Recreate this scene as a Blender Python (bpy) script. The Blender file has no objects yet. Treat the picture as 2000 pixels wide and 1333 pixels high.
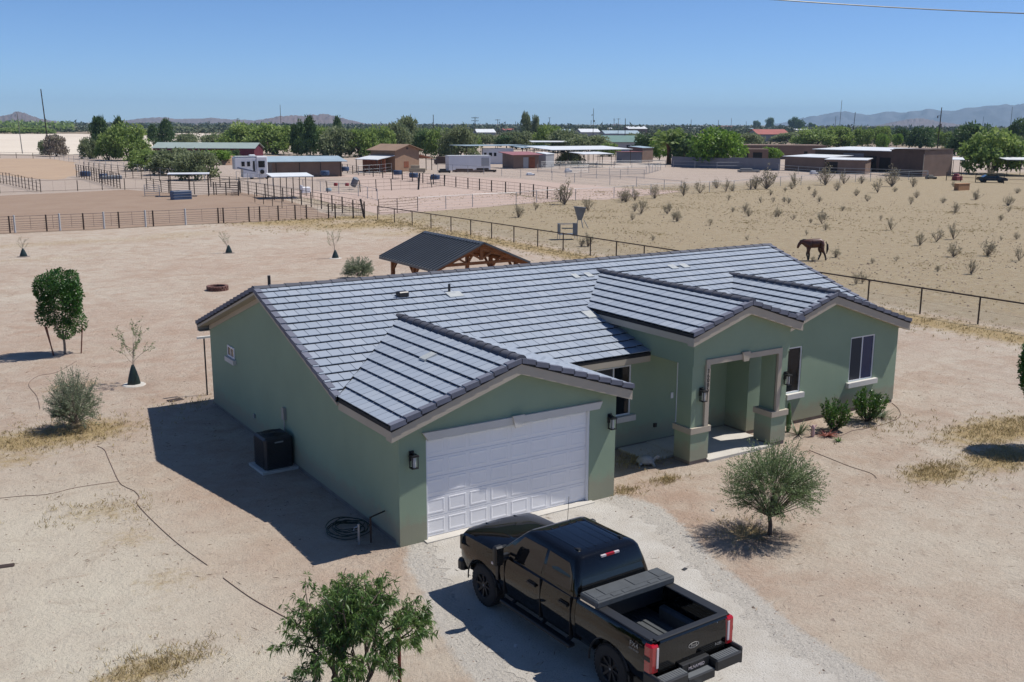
import bpy, bmesh, math, random
import numpy as np
from mathutils import Vector, Matrix, Euler
R = math.radians
scene = bpy.context.scene
C = scene.collection
# ------------------------------------------------------------------ camera
F_PX = 1981.0; CAM = np.array([-9.699, -19.755, 9.565])
YAW, PITCH, ROLL = R(32.814), R(12.103), R(0.231)
def _cam():
    f = np.array([math.sin(YAW)*math.cos(PITCH), math.cos(YAW)*math.cos(PITCH), -math.sin(PITCH)])
    r = np.array([math.cos(YAW), -math.sin(YAW), 0.0]); u = np.cross(r, f)
    return math.cos(ROLL)*r + math.sin(ROLL)*u, -math.sin(ROLL)*r + math.cos(ROLL)*u, f
CR, CU, CF = _cam()
def gp(u, v, z=0.0):
    """ground point seen at a pixel of the 2000 px photograph (used once, to survey where things stand)"""
    d = CF + CR*(u-1000)/F_PX - CU*(v-666.5)/F_PX
    return CAM + d*((z-CAM[2])/d[2])
def ppm(P):
    return F_PX/float((np.array(P)-CAM) @ CF)
cd = bpy.data.cameras.new('camera'); cam = bpy.data.objects.new('camera', cd); C.objects.link(cam)
cd.sensor_width = 36; cd.lens = F_PX*36/2000; cd.clip_start = 0.5; cd.clip_end = 60000
M = Matrix(((CR[0], CU[0], -CF[0], CAM[0]), (CR[1], CU[1], -CF[1], CAM[1]), (CR[2], CU[2], -CF[2], CAM[2]), (0, 0, 0, 1)))
cam.matrix_world = M
scene.camera = cam
# ------------------------------------------------------------------ object helpers
def tag(o, label=None, cat=None, group=None, kind=None):
    if label: o['label'] = label
    if cat: o['category'] = cat
    if group: o['group'] = group
    if kind: o['kind'] = kind
    return o
def thing(name, label, cat, loc=(0, 0, 0), rz=0.0, group=None):
    o = bpy.data.objects.new(name, None); C.objects.link(o)
    o.empty_display_size = 0.2
    o.location = loc; o.rotation_euler = (0, 0, rz)
    return tag(o, label, cat, group)
def link(name, mesh, parent=None, loc=None, rz=None, scale=None):
    o = bpy.data.objects.new(name, mesh); C.objects.link(o)
    if parent is not None: o.parent = parent
    if loc is not None: o.location = loc
    if rz is not None: o.rotation_euler = (0, 0, rz)
    if scale is not None: o.scale = scale
    return o
class MB:
    def __init__(s): s.v = []; s.f = []; s.r = []; s.T = None; s.rv = 0.0
    def add(s, vs, fs, r=None):
        n = len(s.v)
        for p in vs:
            p = Vector(p)
            if s.T is not None: p = s.T @ p
            s.v.append(tuple(p))
        for f in fs:
            s.f.append(tuple(n+i for i in f)); s.r.append(s.rv if r is None else r)
        return s
    def box(s, x0, x1, y0, y1, z0, z1):
        return s.add([(x0,y0,z0),(x1,y0,z0),(x1,y1,z0),(x0,y1,z0),(x0,y0,z1),(x1,y0,z1),(x1,y1,z1),(x0,y1,z1)],
              [(0,3,2,1),(4,5,6,7),(0,1,5,4),(1,2,6,5),(2,3,7,6),(3,0,4,7)])
    def bevbox(s, x0, x1, y0, y1, z0, z1, b):
        """box with chamfered vertical and top edges"""
        def ring(d, z): return [(x0+d,y0+b,z),(x0+b,y0+d,z),(x1-b,y0+d,z),(x1-d,y0+b,z),(x1-d,y1-b,z),(x1-b,y1-d,z),(x0+b,y1-d,z),(x0+d,y1-b,z)]
        vs = ring(0, z0)+ring(0, z1-b)+ring(b*0.9, z1)
        fs = [tuple(range(7,-1,-1)), tuple(range(16,24))]
        for k in (0, 8):
            for i in range(8): fs.append((k+i, k+(i+1)%8, k+8+(i+1)%8, k+8+i))
        return s.add(vs, fs)
    def bar(s, a, b, w, h=None, up=(0,0,1)):
        h = h or w; a = Vector(a); b = Vector(b); d = (b-a).normalized(); u = Vector(up)
        if abs(d.dot(u)) > .98: u = Vector((1,0,0))
        x = d.cross(u).normalized()*w/2; y = x.cross(d).normalized()*h/2
        vs = [a-x-y, a+x-y, a+x+y, a-x+y, b-x-y, b+x-y, b+x+y, b-x+y]
        return s.add(vs, [(0,1,2,3),(7,6,5,4),(0,4,5,1),(1,5,6,2),(2,6,7,3),(3,7,4,0)])
    def tube(s, pts, r, n=8, cap=True):
        pts = [Vector(p) for p in pts]; m = len(pts)
        rr = r if isinstance(r, (list, tuple)) else [r]*m
        vs = []
        for i, p in enumerate(pts):
            d = (pts[min(i+1, m-1)]-pts[max(i-1, 0)]).normalized()
            u = Vector((0,0,1)) if abs(d.z) < .95 else Vector((1,0,0))
            x = d.cross(u).normalized(); y = x.cross(d).normalized()
            for k in range(n):
                a = 2*math.pi*k/n
                vs.append(p + x*math.cos(a)*rr[i] + y*math.sin(a)*rr[i])
        fs = []
        for i in range(m-1):
            for k in range(n):
                fs.append((i*n+k, i*n+(k+1)%n, (i+1)*n+(k+1)%n, (i+1)*n+k))
        if cap: fs += [tuple(range(n-1, -1, -1)), tuple(range((m-1)*n, m*n))]
        return s.add(vs, fs)
    def prism(s, poly, axis, a, b):
        """polygon in the two axes other than `axis`, extruded from a to b"""
        n = len(poly)
        def P(p, t):
            return {'x': (t, p[0], p[1]), 'y': (p[0], t, p[1]), 'z': (p[0], p[1], t)}[axis]
        vs = [P(p, a) for p in poly]+[P(p, b) for p in poly]
        fs = [tuple(range(n-1, -1, -1)), tuple(range(n, 2*n))]
        for i in range(n): fs.append((i, (i+1) % n, n+(i+1) % n, n+i))
        return s.add(vs, fs)
    def lathe(s, prof, n=16, c=(0,0,0), axis='z', cap=True):
        vs = []; m = len(prof)
        for r, z in prof:
            for k in range(n):
                a = 2*math.pi*k/n
                if axis == 'z': vs.append((c[0]+r*math.cos(a), c[1]+r*math.sin(a), c[2]+z))
                else: vs.append((c[0]+r*math.cos(a), c[1]+z, c[2]+r*math.sin(a)))
        fs = []
        for i in range(m-1):
            for k in range(n): fs.append((i*n+k, i*n+(k+1)%n, (i+1)*n+(k+1)%n, (i+1)*n+k))
        if cap: fs += [tuple(range(n-1, -1, -1)), tuple(range((m-1)*n, m*n))]
        return s.add(vs, fs)
    def mesh(s, name, mat, smooth=None, fix=True):
        me = bpy.data.meshes.new(name); me.from_pydata(s.v, [], s.f); 
        if fix:
            bm = bmesh.new(); bm.from_mesh(me); bmesh.ops.recalc_face_normals(bm, faces=bm.faces); bm.to_mesh(me); bm.free()
        if any(s.r) and len(me.polygons) == len(s.r):
            at = me.attributes.new('rnd', 'FLOAT', 'FACE'); at.data.foreach_set('value', s.r)
        if mat: me.materials.append(mat)
        if smooth is not None:
            me.shade_smooth(); me.set_sharp_from_angle(angle=R(smooth))
        me.update(); return me
    def build(s, name, mat, parent=None, smooth=None, **k):
        return link(name, s.mesh(name, mat, smooth), parent, **k)
def quads_mesh(name, V, mat, nper=4, rnd=None):
    """V (N,nper,3) array of separate faces"""
    N = V.shape[0]; me = bpy.data.meshes.new(name)
    me.vertices.add(N*nper); me.vertices.foreach_set('co', V.reshape(-1).astype(np.float32))
    me.loops.add(N*nper); me.loops.foreach_set('vertex_index', np.arange(N*nper, dtype=np.int32))
    me.polygons.add(N); me.polygons.foreach_set('loop_start', np.arange(0, N*nper, nper, dtype=np.int32))
    me.polygons.foreach_set('loop_total', np.full(N, nper, dtype=np.int32))
    me.update(calc_edges=True)
    if rnd is not None:
        at = me.attributes.new('rnd', 'FLOAT', 'FACE'); at.data.foreach_set('value', rnd.astype(np.float32))
    if mat: me.materials.append(mat)
    return me
# ------------------------------------------------------------------ materials
def nd(nt, t, **k):
    n = nt.nodes.new(t)
    for a, b in k.items():
        if a in n.inputs.keys(): n.inputs[a].default_value = b
        else: setattr(n, a, b)
    return n
def new_mat(name):
    m = bpy.data.materials.new(name); m.use_nodes = True; nt = m.node_tree; nt.nodes.clear()
    out = nt.nodes.new('ShaderNodeOutputMaterial'); b = nt.nodes.new('ShaderNodeBsdfPrincipled')
    nt.links.new(b.outputs[0], out.inputs[0]); return m, nt, b
def coord(nt, kind='Object'):
    return nt.nodes.new('ShaderNodeTexCoord').outputs[kind]
def rgb(c): return (c[0], c[1], c[2], 1)
def noise(nt, vec, scale, detail=4, rough=.55):
    n = nd(nt, 'ShaderNodeTexNoise'); n.inputs['Scale'].default_value = scale; n.inputs['Detail'].default_value = detail
    n.inputs['Roughness'].default_value = rough; nt.links.new(vec, n.inputs['Vector']); return n.outputs['Fac']
def ramp(nt, fac, stops):
    r = nt.nodes.new('ShaderNodeValToRGB'); e = r.color_ramp.elements
    while len(e) < len(stops): e.new(.5)
    for i, (p, c) in enumerate(stops):
        e[i].position = p; e[i].color = rgb(c) if not isinstance(c, float) else (c, c, c, 1)
    nt.links.new(fac, r.inputs[0]); return r.outputs[0]
def mix(nt, fac, a, b, mode='MIX'):
    m = nt.nodes.new('ShaderNodeMix'); m.data_type = 'RGBA'; m.blend_type = mode
    for i, x in ((0, fac), (6, a), (7, b)):
        if hasattr(x, 'is_linked'): nt.links.new(x, m.inputs[i])
        else: m.inputs[i].default_value = x if i == 0 else rgb(x)
    return m.outputs[2]
def mat(name, c, rough=.7, var=.12, scale=3., c2=None, bump=0., bscale=60., metal=0., spec=.5, coat=0., kind='Object', rnd=0., rc=None):
    m, nt, b = new_mat(name)
    v = coord(nt, kind)
    c2 = c2 or tuple(x*(1-var*2) for x in c)
    f = noise(nt, v, scale)
    col = mix(nt, ramp(nt, f, [(.3, 0.), (.7, 1.)]), c, c2)
    if rnd:
        a = nt.nodes.new('ShaderNodeAttribute'); a.attribute_name = 'rnd'
        col = mix(nt, a.outputs['Fac'], col, rc or tuple(x*(1-rnd) for x in c))
    nt.links.new(col, b.inputs['Base Color'])
    b.inputs['Roughness'].default_value = rough; b.inputs['Metallic'].default_value = metal
    b.inputs['Specular IOR Level'].default_value = spec
    if coat: b.inputs['Coat Weight'].default_value = coat; b.inputs['Coat Roughness'].default_value = .03
    if bump:
        bn = nt.nodes.new('ShaderNodeBump'); bn.inputs['Strength'].default_value = bump; bn.inputs['Distance'].default_value = .02
        nt.links.new(noise(nt, v, bscale, 6, .7), bn.inputs['Height']); nt.links.new(bn.outputs[0], b.inputs['Normal'])
    return m
def leaf_mat(name, a, b_, trans=.35, rough=.5, c3=None):
    m, nt, b = new_mat(name); out = nt.nodes[0]
    at = nt.nodes.new('ShaderNodeAttribute'); at.attribute_name = 'rnd'
    col = ramp(nt, at.outputs['Fac'], [(0., a), (1., b_)] if not c3 else [(0., a), (.7, b_), (1., c3)])
    nt.links.new(col, b.inputs['Base Color']); b.inputs['Roughness'].default_value = rough
    t = nt.nodes.new('ShaderNodeBsdfTranslucent'); nt.links.new(col, t.inputs[0])
    ms = nt.nodes.new('ShaderNodeMixShader'); ms.inputs[0].default_value = trans
    nt.links.new(b.outputs[0], ms.inputs[1]); nt.links.new(t.outputs[0], ms.inputs[2]); nt.links.new(ms.outputs[0], out.inputs[0])
    return m
def emis(m, s): pass
def stucco():
    m, nt, b = new_mat('green_stucco'); v = coord(nt)
    c = mix(nt, ramp(nt, noise(nt, v, .55, 5, .6), [(.3, 0.), (.7, 1.)]), (.285,.365,.265), (.25,.325,.238))
    c = mix(nt, ramp(nt, noise(nt, v, 70, 3, .7), [(.35, .0), (.7, .25)]), c, (.19,.24,.17))
    sx = nt.nodes.new('ShaderNodeSeparateXYZ'); nt.links.new(v, sx.inputs[0]); mt = nt.nodes.new('ShaderNodeMath'); mt.operation = 'MULTIPLY_ADD'; nt.links.new(noise(nt, v, 3., 5, .7), mt.inputs[0]); mt.inputs[1].default_value = -.9; nt.links.new(sx.outputs[2], mt.inputs[2])
    c = mix(nt, ramp(nt, mt.outputs[0], [(0., .55), (.28, 0.)]), c, (.30,.25,.19))          # dust splashed up from the dirt
    nt.links.new(c, b.inputs['Base Color']); b.inputs['Roughness'].default_value = .93; b.inputs['Specular IOR Level'].default_value = .2
    bn = nt.nodes.new('ShaderNodeBump'); bn.inputs['Strength'].default_value = .55; bn.inputs['Distance'].default_value = .02; nt.links.new(noise(nt, v, 55, 6, .7), bn.inputs['Height']); nt.links.new(bn.outputs[0], b.inputs['Normal'])
    return m
STUCCO = stucco()
TRIM = mat('beige_trim', (.44,.39,.315), .85, .05, 1.2, bump=.15, bscale=50, spec=.2)
TRIMW = mat('pale_trim', (.60,.58,.54), .85, .04, 1.2, bump=.1, bscale=50, spec=.2)
FOOT = mat('footing_concrete', (.23,.19,.165), .95, .15, 2, bump=.3)
CONC = mat('concrete', (.52,.49,.44), .9, .08, 1.5, bump=.2, bscale=40)
WHITE = mat('white_paint', (.72,.73,.76), .5, .03, 1)
WHITEROOF = mat("white_roof", (.66,.68,.69), .5, .06, .5)
BLACKM = mat('black_metal', (.015,.015,.017), .4, .1, 4)
RUBBER = mat('tyre_rubber', (.018,.018,.019), .85, .2, 12, bump=.3)
STEEL = mat('galvanised_steel', (.38,.40,.42), .45, .12, 6, metal=.6)
RUST = mat('rusty_pipe', (.05,.03,.023), .8, .25, 3)
GLASS, _nt, _b = new_mat('window_glass')
_b.inputs['Base Color'].default_value = (.012,.015,.02,1); _b.inputs['Roughness'].default_value = .03; _b.inputs['IOR'].default_value = 1.33
BARK = mat('bark', (.12,.09,.07), .9, .25, 8, bump=.4)
BARKL = mat('pale_bark', (.27,.23,.19), .9, .25, 8, bump=.4)
random.seed(7); RNG = np.random.default_rng(11)
# ------------------------------------------------------------------ world, sun, view
SUN = Vector((.57, -.155, 1.0)).normalized()
w = bpy.data.worlds.new('World'); scene.world = w; w.use_nodes = True
nt = w.node_tree; nt.nodes.clear()
sky = nt.nodes.new('ShaderNodeTexSky'); sky.sky_type = 'NISHITA'; sky.sun_disc = False
sky.sun_elevation = math.asin(SUN.z); sky.sun_rotation = math.atan2(SUN.x, SUN.y)
sky.altitude = 1500; sky.air_density = .7; sky.dust_density = .5; sky.ozone_density = 10
bg = nt.nodes.new('ShaderNodeBackground'); bg.inputs[1].default_value = .12
wo = nt.nodes.new('ShaderNodeOutputWorld'); nt.links.new(sky.outputs[0], bg.inputs[0]); nt.links.new(bg.outputs[0], wo.inputs[0])
ld = bpy.data.lights.new('sun', 'SUN'); ld.energy = 5.0; ld.angle = R(.53); ld.color = (1, .955, .89)
sun = bpy.data.objects.new('sun', ld); C.objects.link(sun); sun.rotation_euler = SUN.to_track_quat('Z', 'Y').to_euler(); sun.location = (0, 0, 40)
scene.view_settings.view_transform = 'Standard'; scene.view_settings.look = 'None'; scene.view_settings.gamma = 1
scene.view_settings.exposure = 0.09
scene.render.engine = 'CYCLES'; scene.cycles.max_bounces = 6; scene.cycles.volume_bounces = 0; scene.cycles.transparent_max_bounces = 12
# ------------------------------------------------------------------ ground
def sm(x, a, b):
    t = np.clip((x-a)/(b-a), 0, 1); return t*t*(3-2*t)
def blob(X, Y, lst):
    o = np.zeros_like(X)
    for (u, v, ru, rv, k) in lst:
        # patches: surveyed centres, radii in metres
        P = gp(u, v); d = ((X-P[0])/ru)**2+((Y-P[1])/rv)**2
        o = np.maximum(o, k*np.exp(-d))
    return o
DRV = [(0.72,-.02),(0.45,-.45),(.1,-1.0),(-.15,-2.2),(-.55,-3.4),(-.95,-5.0),(-1.2,-7.0),(-1.5,-12),(3.8,-14),(4.1,-10.5),(4.35,-7.5),(4.9,-5.6),(5.3,-4.0),(6.0,-2.3),(6.35,-1.2),(6.1,-.35),(5.5,-.02)]
def grav(X, Y):
    d = np.full(X.shape, 1e9); ins = np.zeros(X.shape, bool); n = len(DRV)
    for i in range(n):
        a = np.array(DRV[i]); b = np.array(DRV[(i+1) % n]); e = b-a; t = np.clip(((X-a[0])*e[0]+(Y-a[1])*e[1])/(e@e), 0, 1)
        d = np.minimum(d, np.hypot(X-a[0]-t*e[0], Y-a[1]-t*e[1]))
        c = (a[1] > Y) != (b[1] > Y); ins ^= c & (X < (b[0]-a[0])*(Y-a[1])/((b[1]-a[1]) or 1e-9)+a[0])
    return np.where(ins, 1., np.exp(-(d/.55)**2))
def ground():
    # polar grid about the point below the camera: fine close by, coarse far out
    nr, na = 330, 420
    rr = np.concatenate([np.linspace(0, 90, 210, endpoint=False), np.geomspace(90, 13800, nr-210)])
    aa = np.linspace(0, 2*math.pi, na, endpoint=False)
    RR, AA = np.meshgrid(rr, aa, indexing='ij')
    X = CAM[0]+RR*np.sin(AA); Y = CAM[1]+RR*np.cos(AA)
    Z = np.zeros_like(X)
    V = np.stack([X, Y, Z], -1).reshape(-1, 3)
    idx = np.arange(nr*na).reshape(nr, na); nx = np.roll(idx, -1, axis=1)
    Fq = np.stack([idx[:-1], idx[1:], nx[1:], nx[:-1]], -1).reshape(-1, 4)
    me = bpy.data.meshes.new('ground'); me.from_pydata(V.tolist(), [], Fq.tolist())
    yel = blob(X, Y, [(60,860,2.2,1.4,.8),(150,845,2.0,1.6,.8),(20,900,1.5,1,.55),(200,1000,1.4,1.2,.45),(260,1050,1.1,1.,.4),(330,1130,1.2,1,.4),(280,1310,1.2,.6,.7),(330,1290,.7,.5,.55),
        (1830,925,1.3,.8,.85),(1950,840,3,1.2,.9),(1960,895,2,1,.9),(1960,970,1.5,.8,.3),(380,790,1.6,1,.35),(620,430,9,2.5,1.1),(700,440,9,5,.75),(800,455,7,4,.5),(440,450,8,2.,.6),(120,475,12,3,.42),(300,465,12,4,.4),
        (100,505,10,2,.35),(140,755,2.2,.9,.45),(1300,935,.5,.25,.8),(1460,1040,.6,.5,.8),(820,600,2,2,.1),(350,1180,1,.5,.3),(1240,900,.8,.6,.5),(1220,960,.5,.3,.6)])
    yel = np.maximum(yel, .75*np.exp(-((X-34.6)/1.8)**2)*(Y > -2)*(Y < 75))          # verge along the pipe fence
    yel = np.maximum(yel, .35*sm(X, 37, 41)*(Y < 110)*(1-sm(Y, 95, 112)))
    palea = blob(X, Y, [(200,1180,4.5,4,1),(60,1050,4,5,.9),(150,1290,4,3,1),(500,1290,3,2,.9),(1900,1100,5,4,.5),(1700,1250,4,3,.6)])
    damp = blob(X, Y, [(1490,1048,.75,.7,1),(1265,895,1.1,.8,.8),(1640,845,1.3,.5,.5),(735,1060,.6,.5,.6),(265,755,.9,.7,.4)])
    redc = blob(X, Y, [(700,1130,2.2,1.5,.6),(480,900,1.5,3,.5),(1600,1180,3,1.6,.4),(1450,1130,1.5,1.5,.5),(1250,960,1.,1.,.6),(700,500,18,8,.4),(200,640,10,8,.4),(1000,640,14,14,.5),(560,680,6,8,.5),(300,700,10,12,.35),(1330,1000,3,3,.55),(480,960,2.5,3.5,.6),(520,1090,2,1.5,.5),(1850,1250,3,2,.3),(700,560,10,6,.4)])
    field = sm(X+0*Y, 36.0, 37.5)*(Y > -60)*(1-sm(Y, 100, 112))
    yardpink = (1-sm(X, 34, 36))
    corr = sm(Y, 100, 112)*(1-sm(Y, 300, 330))*sm(X, -200, -150)
    far = sm(np.hypot(X-CAM[0], Y-CAM[1]), 420, 560)
    for n, a in (('yel', yel), ('redc', redc), ('field', field), ('corr', corr), ('far', far), ('damp', damp), ('palea', palea), ('grav', grav(X, Y))):
        at = me.attributes.new(n, 'FLOAT', 'POINT'); at.data.foreach_set('value', a.reshape(-1).astype(np.float32))
    m, nt, b = new_mat('desert_ground')
    geo = nt.nodes.new('ShaderNodeNewGeometry'); P = geo.outputs['Position']
    A = lambda n: (lambda x: (setattr(x, 'attribute_name', n), x.outputs['Fac'])[1])(nt.nodes.new('ShaderNodeAttribute'))
    def mth(op, a, b_):
        q = nt.nodes.new('ShaderNodeMath'); q.operation = op; q.use_clamp = True
        for i, x in enumerate((a, b_)):
            if hasattr(x, 'is_linked'): nt.links.new(x, q.inputs[i])
            else: q.inputs[i].default_value = x
        return q.outputs[0]
    sand = (.465,.385,.31); pink = (.42,.315,.245); pale = (.53,.47,.385)
    mpn = nt.nodes.new('ShaderNodeMapping'); mpn.inputs['Rotation'].default_value = (0, 0, R(32)); mpn.inputs['Scale'].default_value = (.7, 1.6, 1)
    wn = nt.nodes.new('ShaderNodeTexNoise'); wn.inputs['Scale'].default_value = .5; nt.links.new(P, wn.inputs['Vector']); wv = nt.nodes.new('ShaderNodeVectorMath'); wv.operation = 'MULTIPLY_ADD'; nt.links.new(wn.outputs['Color'], wv.inputs[0]); wv.inputs[1].default_value = (2.5, 2.5, 0); nt.links.new(P, wv.inputs[2]); nt.links.new(wv.outputs[0], mpn.inputs['Vector'])
    n6 = noise(nt, mpn.outputs[0], 1.3, 7, .7)
    n7 = noise(nt, P, .42, 8, .72); n1 = noise(nt, P, .16, 6, .6); n2 = noise(nt, P, 1.1, 6, .65); n3 = noise(nt, P, 9., 5, .7); n4 = noise(nt, P, 45., 3, .6); n5 = noise(nt, P, 3.2, 8, .75)
    c = mix(nt, ramp(nt, n1, [(.35, 0.), (.65, 1.)]), sand, pale)
    c = mix(nt, mth('MULTIPLY', ramp(nt, n2, [(.42, 0.), (.62, 1.)]), .45), c, pink)
    c = mix(nt, ramp(nt, n7, [(.50, .0), (.60, .55)]), c, (.385,.275,.20))
    c = mix(nt, mth('MULTIPLY', A('palea'), ramp(nt, n2, [(.25, .6), (.6, 1.)])), c, (.60,.55,.445))
    c = mix(nt, mth('MULTIPLY', A('redc'), ramp(nt, n2, [(.25, .45), (.6, 1.)])), c, (.40,.262,.19))
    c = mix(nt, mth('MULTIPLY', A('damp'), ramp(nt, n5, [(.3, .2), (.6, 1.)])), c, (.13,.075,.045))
    # far pasture: tan, coarse, many small clods and tufts
    fcol = mix(nt, ramp(nt, n2, [(.35, 0.), (.6, 1.)]), (.345,.295,.205), (.30,.245,.165))
    c = mix(nt, A('field'), c, fcol)
    ccol = mix(nt, ramp(nt, n1, [(.3, 0.), (.7, 1.)]), (.43,.355,.30), (.38,.31,.26))
    c = mix(nt, A('corr'), c, ccol)
    c = mix(nt, ramp(nt, n6, [(.52, .0), (.68, .36)]), c, (.31,.225,.165)); c = mix(nt, ramp(nt, n6, [(.30, .3), (.45, .0)]), c, (.60,.54,.45))
    # dry grass patches
    ym = mth('MULTIPLY', ramp(nt, mth('ADD', mth('MULTIPLY', A('yel'), .55), mth('MULTIPLY', n5, .65)), [(.48, 0.), (.68, 1.)]), .85)
    ycol = mix(nt, ramp(nt, n3, [(.3, 0.), (.7, 1.)]), (.46,.355,.15), (.24,.155,.065))
    c = mix(nt, ym, c, ycol)
    # small dark debris and light pebbles
    dk = ramp(nt, n3, [(.63, 0.), (.72, 1.)]); c = mix(nt, mth('MULTIPLY', dk, .42), c, (.17,.12,.085))
    vo = nt.nodes.new('ShaderNodeTexVoronoi'); vo.inputs['Scale'].default_value = 7.; nt.links.new(P, vo.inputs['Vector'])
    spots = ramp(nt, vo.outputs['Distance'], [(.055, 1.), (.10, 0.)])
    sep = nt.nodes.new('ShaderNodeSeparateColor'); nt.links.new(vo.outputs['Color'], sep.inputs[0])
    sel = ramp(nt, sep.outputs[0], [(.72, 0.), (.74, 1.)]); sel2 = ramp(nt, sep.outputs[1], [(.86, 0.), (.88, 1.)])
    c = mix(nt, mth('MULTIPLY', mth('MULTIPLY', spots, sel), .6), c, (.16,.11,.08))
    c = mix(nt, mth('MULTIPLY', mth('MULTIPLY', spots, sel2), .7), c, (.68,.63,.56))
    vo2 = nt.nodes.new('ShaderNodeTexVoronoi'); vo2.inputs['Scale'].default_value = 1.7; nt.links.new(P, vo2.inputs['Vector'])
    sp2 = ramp(nt, vo2.outputs['Distance'], [(.10, 1.), (.2, 0.)])
    c = mix(nt, mth('MULTIPLY', mth('MULTIPLY', mth('MULTIPLY', sp2, A('field')), ramp(nt, n2, [(.5, 0.), (.6, 1.)])), .5), c, (.20,.15,.10))
    c = mix(nt, ramp(nt, n4, [(.30, .0), (.72, .34)]), c, (.20,.155,.12))
    c = mix(nt, ramp(nt, noise(nt, P, 22., 3, .7), [(.56, .0), (.70, .35)]), c, (.60,.54,.46))
    gm = ramp(nt, mth('ADD', mth('MULTIPLY', A('grav'), .6), mth('MULTIPLY', noise(nt, P, 5., 6, .8), .5)), [(.5, 0.), (.64, 1.)])
    c = mix(nt, gm, c, mix(nt, ramp(nt, noise(nt, P, 22., 4, .7), [(.35, 0.), (.65, 1.)]), (.52,.485,.43), (.38,.35,.31)))
    fr = mix(nt, ramp(nt, noise(nt, P, .012, 8, .7), [(.4, 0.), (.6, 1.)]), (.13,.105,.07), (.33,.26,.19))
    c = mix(nt, A('far'), c, fr)
    nt.links.new(c, b.inputs['Base Color']); b.inputs['Roughness'].default_value = .97; b.inputs['Specular IOR Level'].default_value = .15
    h = mth('ADD', mth('MULTIPLY', n3, .5), mth('MULTIPLY', n2, .5))
    bn = nt.nodes.new('ShaderNodeBump'); bn.inputs['Strength'].default_value = 1.; bn.inputs['Distance'].default_value = .24
    nt.links.new(mth('ADD', mth('MULTIPLY', n2, .6), mth('MULTIPLY', n3, .25)), bn.inputs['Height'])
    bn2 = nt.nodes.new('ShaderNodeBump'); bn2.inputs['Strength'].default_value = .8; bn2.inputs['Distance'].default_value = .035
    nt.links.new(n4, bn2.inputs['Height']); nt.links.new(bn.outputs[0], bn2.inputs['Normal']); nt.links.new(bn2.outputs[0], b.inputs['Normal'])
    me.materials.append(m)
    tag(link('ground', me), kind='structure')
ground()
def sheet(name, pts, z, m, jag=.25, step=.5, label=None):
    """flat sheet with a ragged outline"""
    P = [np.array(p[:2]) for p in pts]; out = []
    for i in range(len(P)):
        a, b = P[i], P[(i+1) % len(P)]; L = np.linalg.norm(b-a); n = max(1, int(L/step))
        t = (b-a)/max(L, 1e-6); nrm = np.array([-t[1], t[0]])
        for k in range(n):
            out.append(a+(b-a)*k/n + nrm*random.uniform(-jag, jag)*(k > 0))
    me = bpy.data.meshes.new(name); bm = bmesh.new()
    f = bm.faces.new([bm.verts.new((p[0], p[1], z)) for p in out])
    if f.normal.z < 0: pass
    bm.normal_update()
    bmesh.ops.triangulate(bm, faces=bm.faces)
    for f in bm.faces:
        if f.normal.z < 0: f.normal_flip()
    bm.to_mesh(me); bm.free(); me.materials.append(m)
    return tag(link(name, me), kind='structure')
def pmat(name, c, c2, c3, s1, s2, bump=.5):
    m, nt, b = new_mat(name); P = nt.nodes.new('ShaderNodeNewGeometry').outputs['Position']
    col = mix(nt, ramp(nt, noise(nt, P, s1, 6, .65), [(.35, 0.), (.65, 1.)]), c, c2)
    f2 = noise(nt, P, s2, 4, .7)
    col = mix(nt, ramp(nt, f2, [(.56, 0.), (.68, .6)]), col, c3)
    nt.links.new(col, b.inputs['Base Color']); b.inputs['Roughness'].default_value = .95; b.inputs['Specular IOR Level'].default_value = .15
    bn = nt.nodes.new('ShaderNodeBump'); bn.inputs['Strength'].default_value = bump; bn.inputs['Distance'].default_value = .05
    nt.links.new(f2, bn.inputs['Height']); nt.links.new(bn.outputs[0], b.inputs['Normal']); return m
G = lambda *l: [gp(u, v) for u, v in l]
ARENA = pmat('arena_dirt', (.26,.185,.135), (.29,.215,.16), (.19,.13,.095), .25, 2.5)
sheet('arena_ground', G((-700,520),(0,458),(300,443),(640,427),(655,425),(600,404),(540,388),(470,376),(380,382),(250,371),(0,383),(-700,405)), .012, ARENA, .4, 3)
ARENA2 = pmat('arena_sand', (.40,.295,.205), (.36,.26,.185), (.27,.19,.14), .12, 1.5)
sheet('upper_arena_ground', G((-500,312),(60,310),(100,311),(148,318),(149,343),(110,352),(60,349),(0,342),(-500,345)), .012, ARENA2, .6, 4)
PADD = pmat('paddock_dirt', (.43,.335,.285), (.395,.30,.25), (.31,.24,.195), .1, 1.6)
sheet('paddock_ground', G((700,345),(790,353),(870,364),(1000,380),(1095,393),(1000,400),(830,414),(745,420),(650,400),(560,376),(600,372),(700,378)), .012, PADD, .8, 4)
sheet('long_paddock_ground', G((560,352),(700,341),(800,338),(900,345),(1010,350),(1190,366),(1330,374),(1300,379),(1180,391),(1100,391),(960,374),(870,363),(700,346)), .016, PADD, .8, 4)
PALE = pmat('pale_sand', (.62,.55,.46), (.55,.475,.39), (.47,.41,.34), .02, .3)
sheet('wash_sand', G((-400,290),(-400,265),(0,262),(150,262),(290,266),(400,268),(420,283),(290,292),(180,303),(60,303)), .1, PALE, 2, 12)
sheet('pale_flat', G((330,261),(560,262),(560,270),(390,271)), .12, PALE, 2, 12)
GRV = pmat('gravel', (.50,.475,.43), (.42,.385,.335), (.27,.25,.225), .9, 24, .8)
sheet('driveway', [(x+(.3 if x < 2 else -.3)*(y < -.1), y) for x, y in DRV], .006, GRV, .16, .12)
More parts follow.
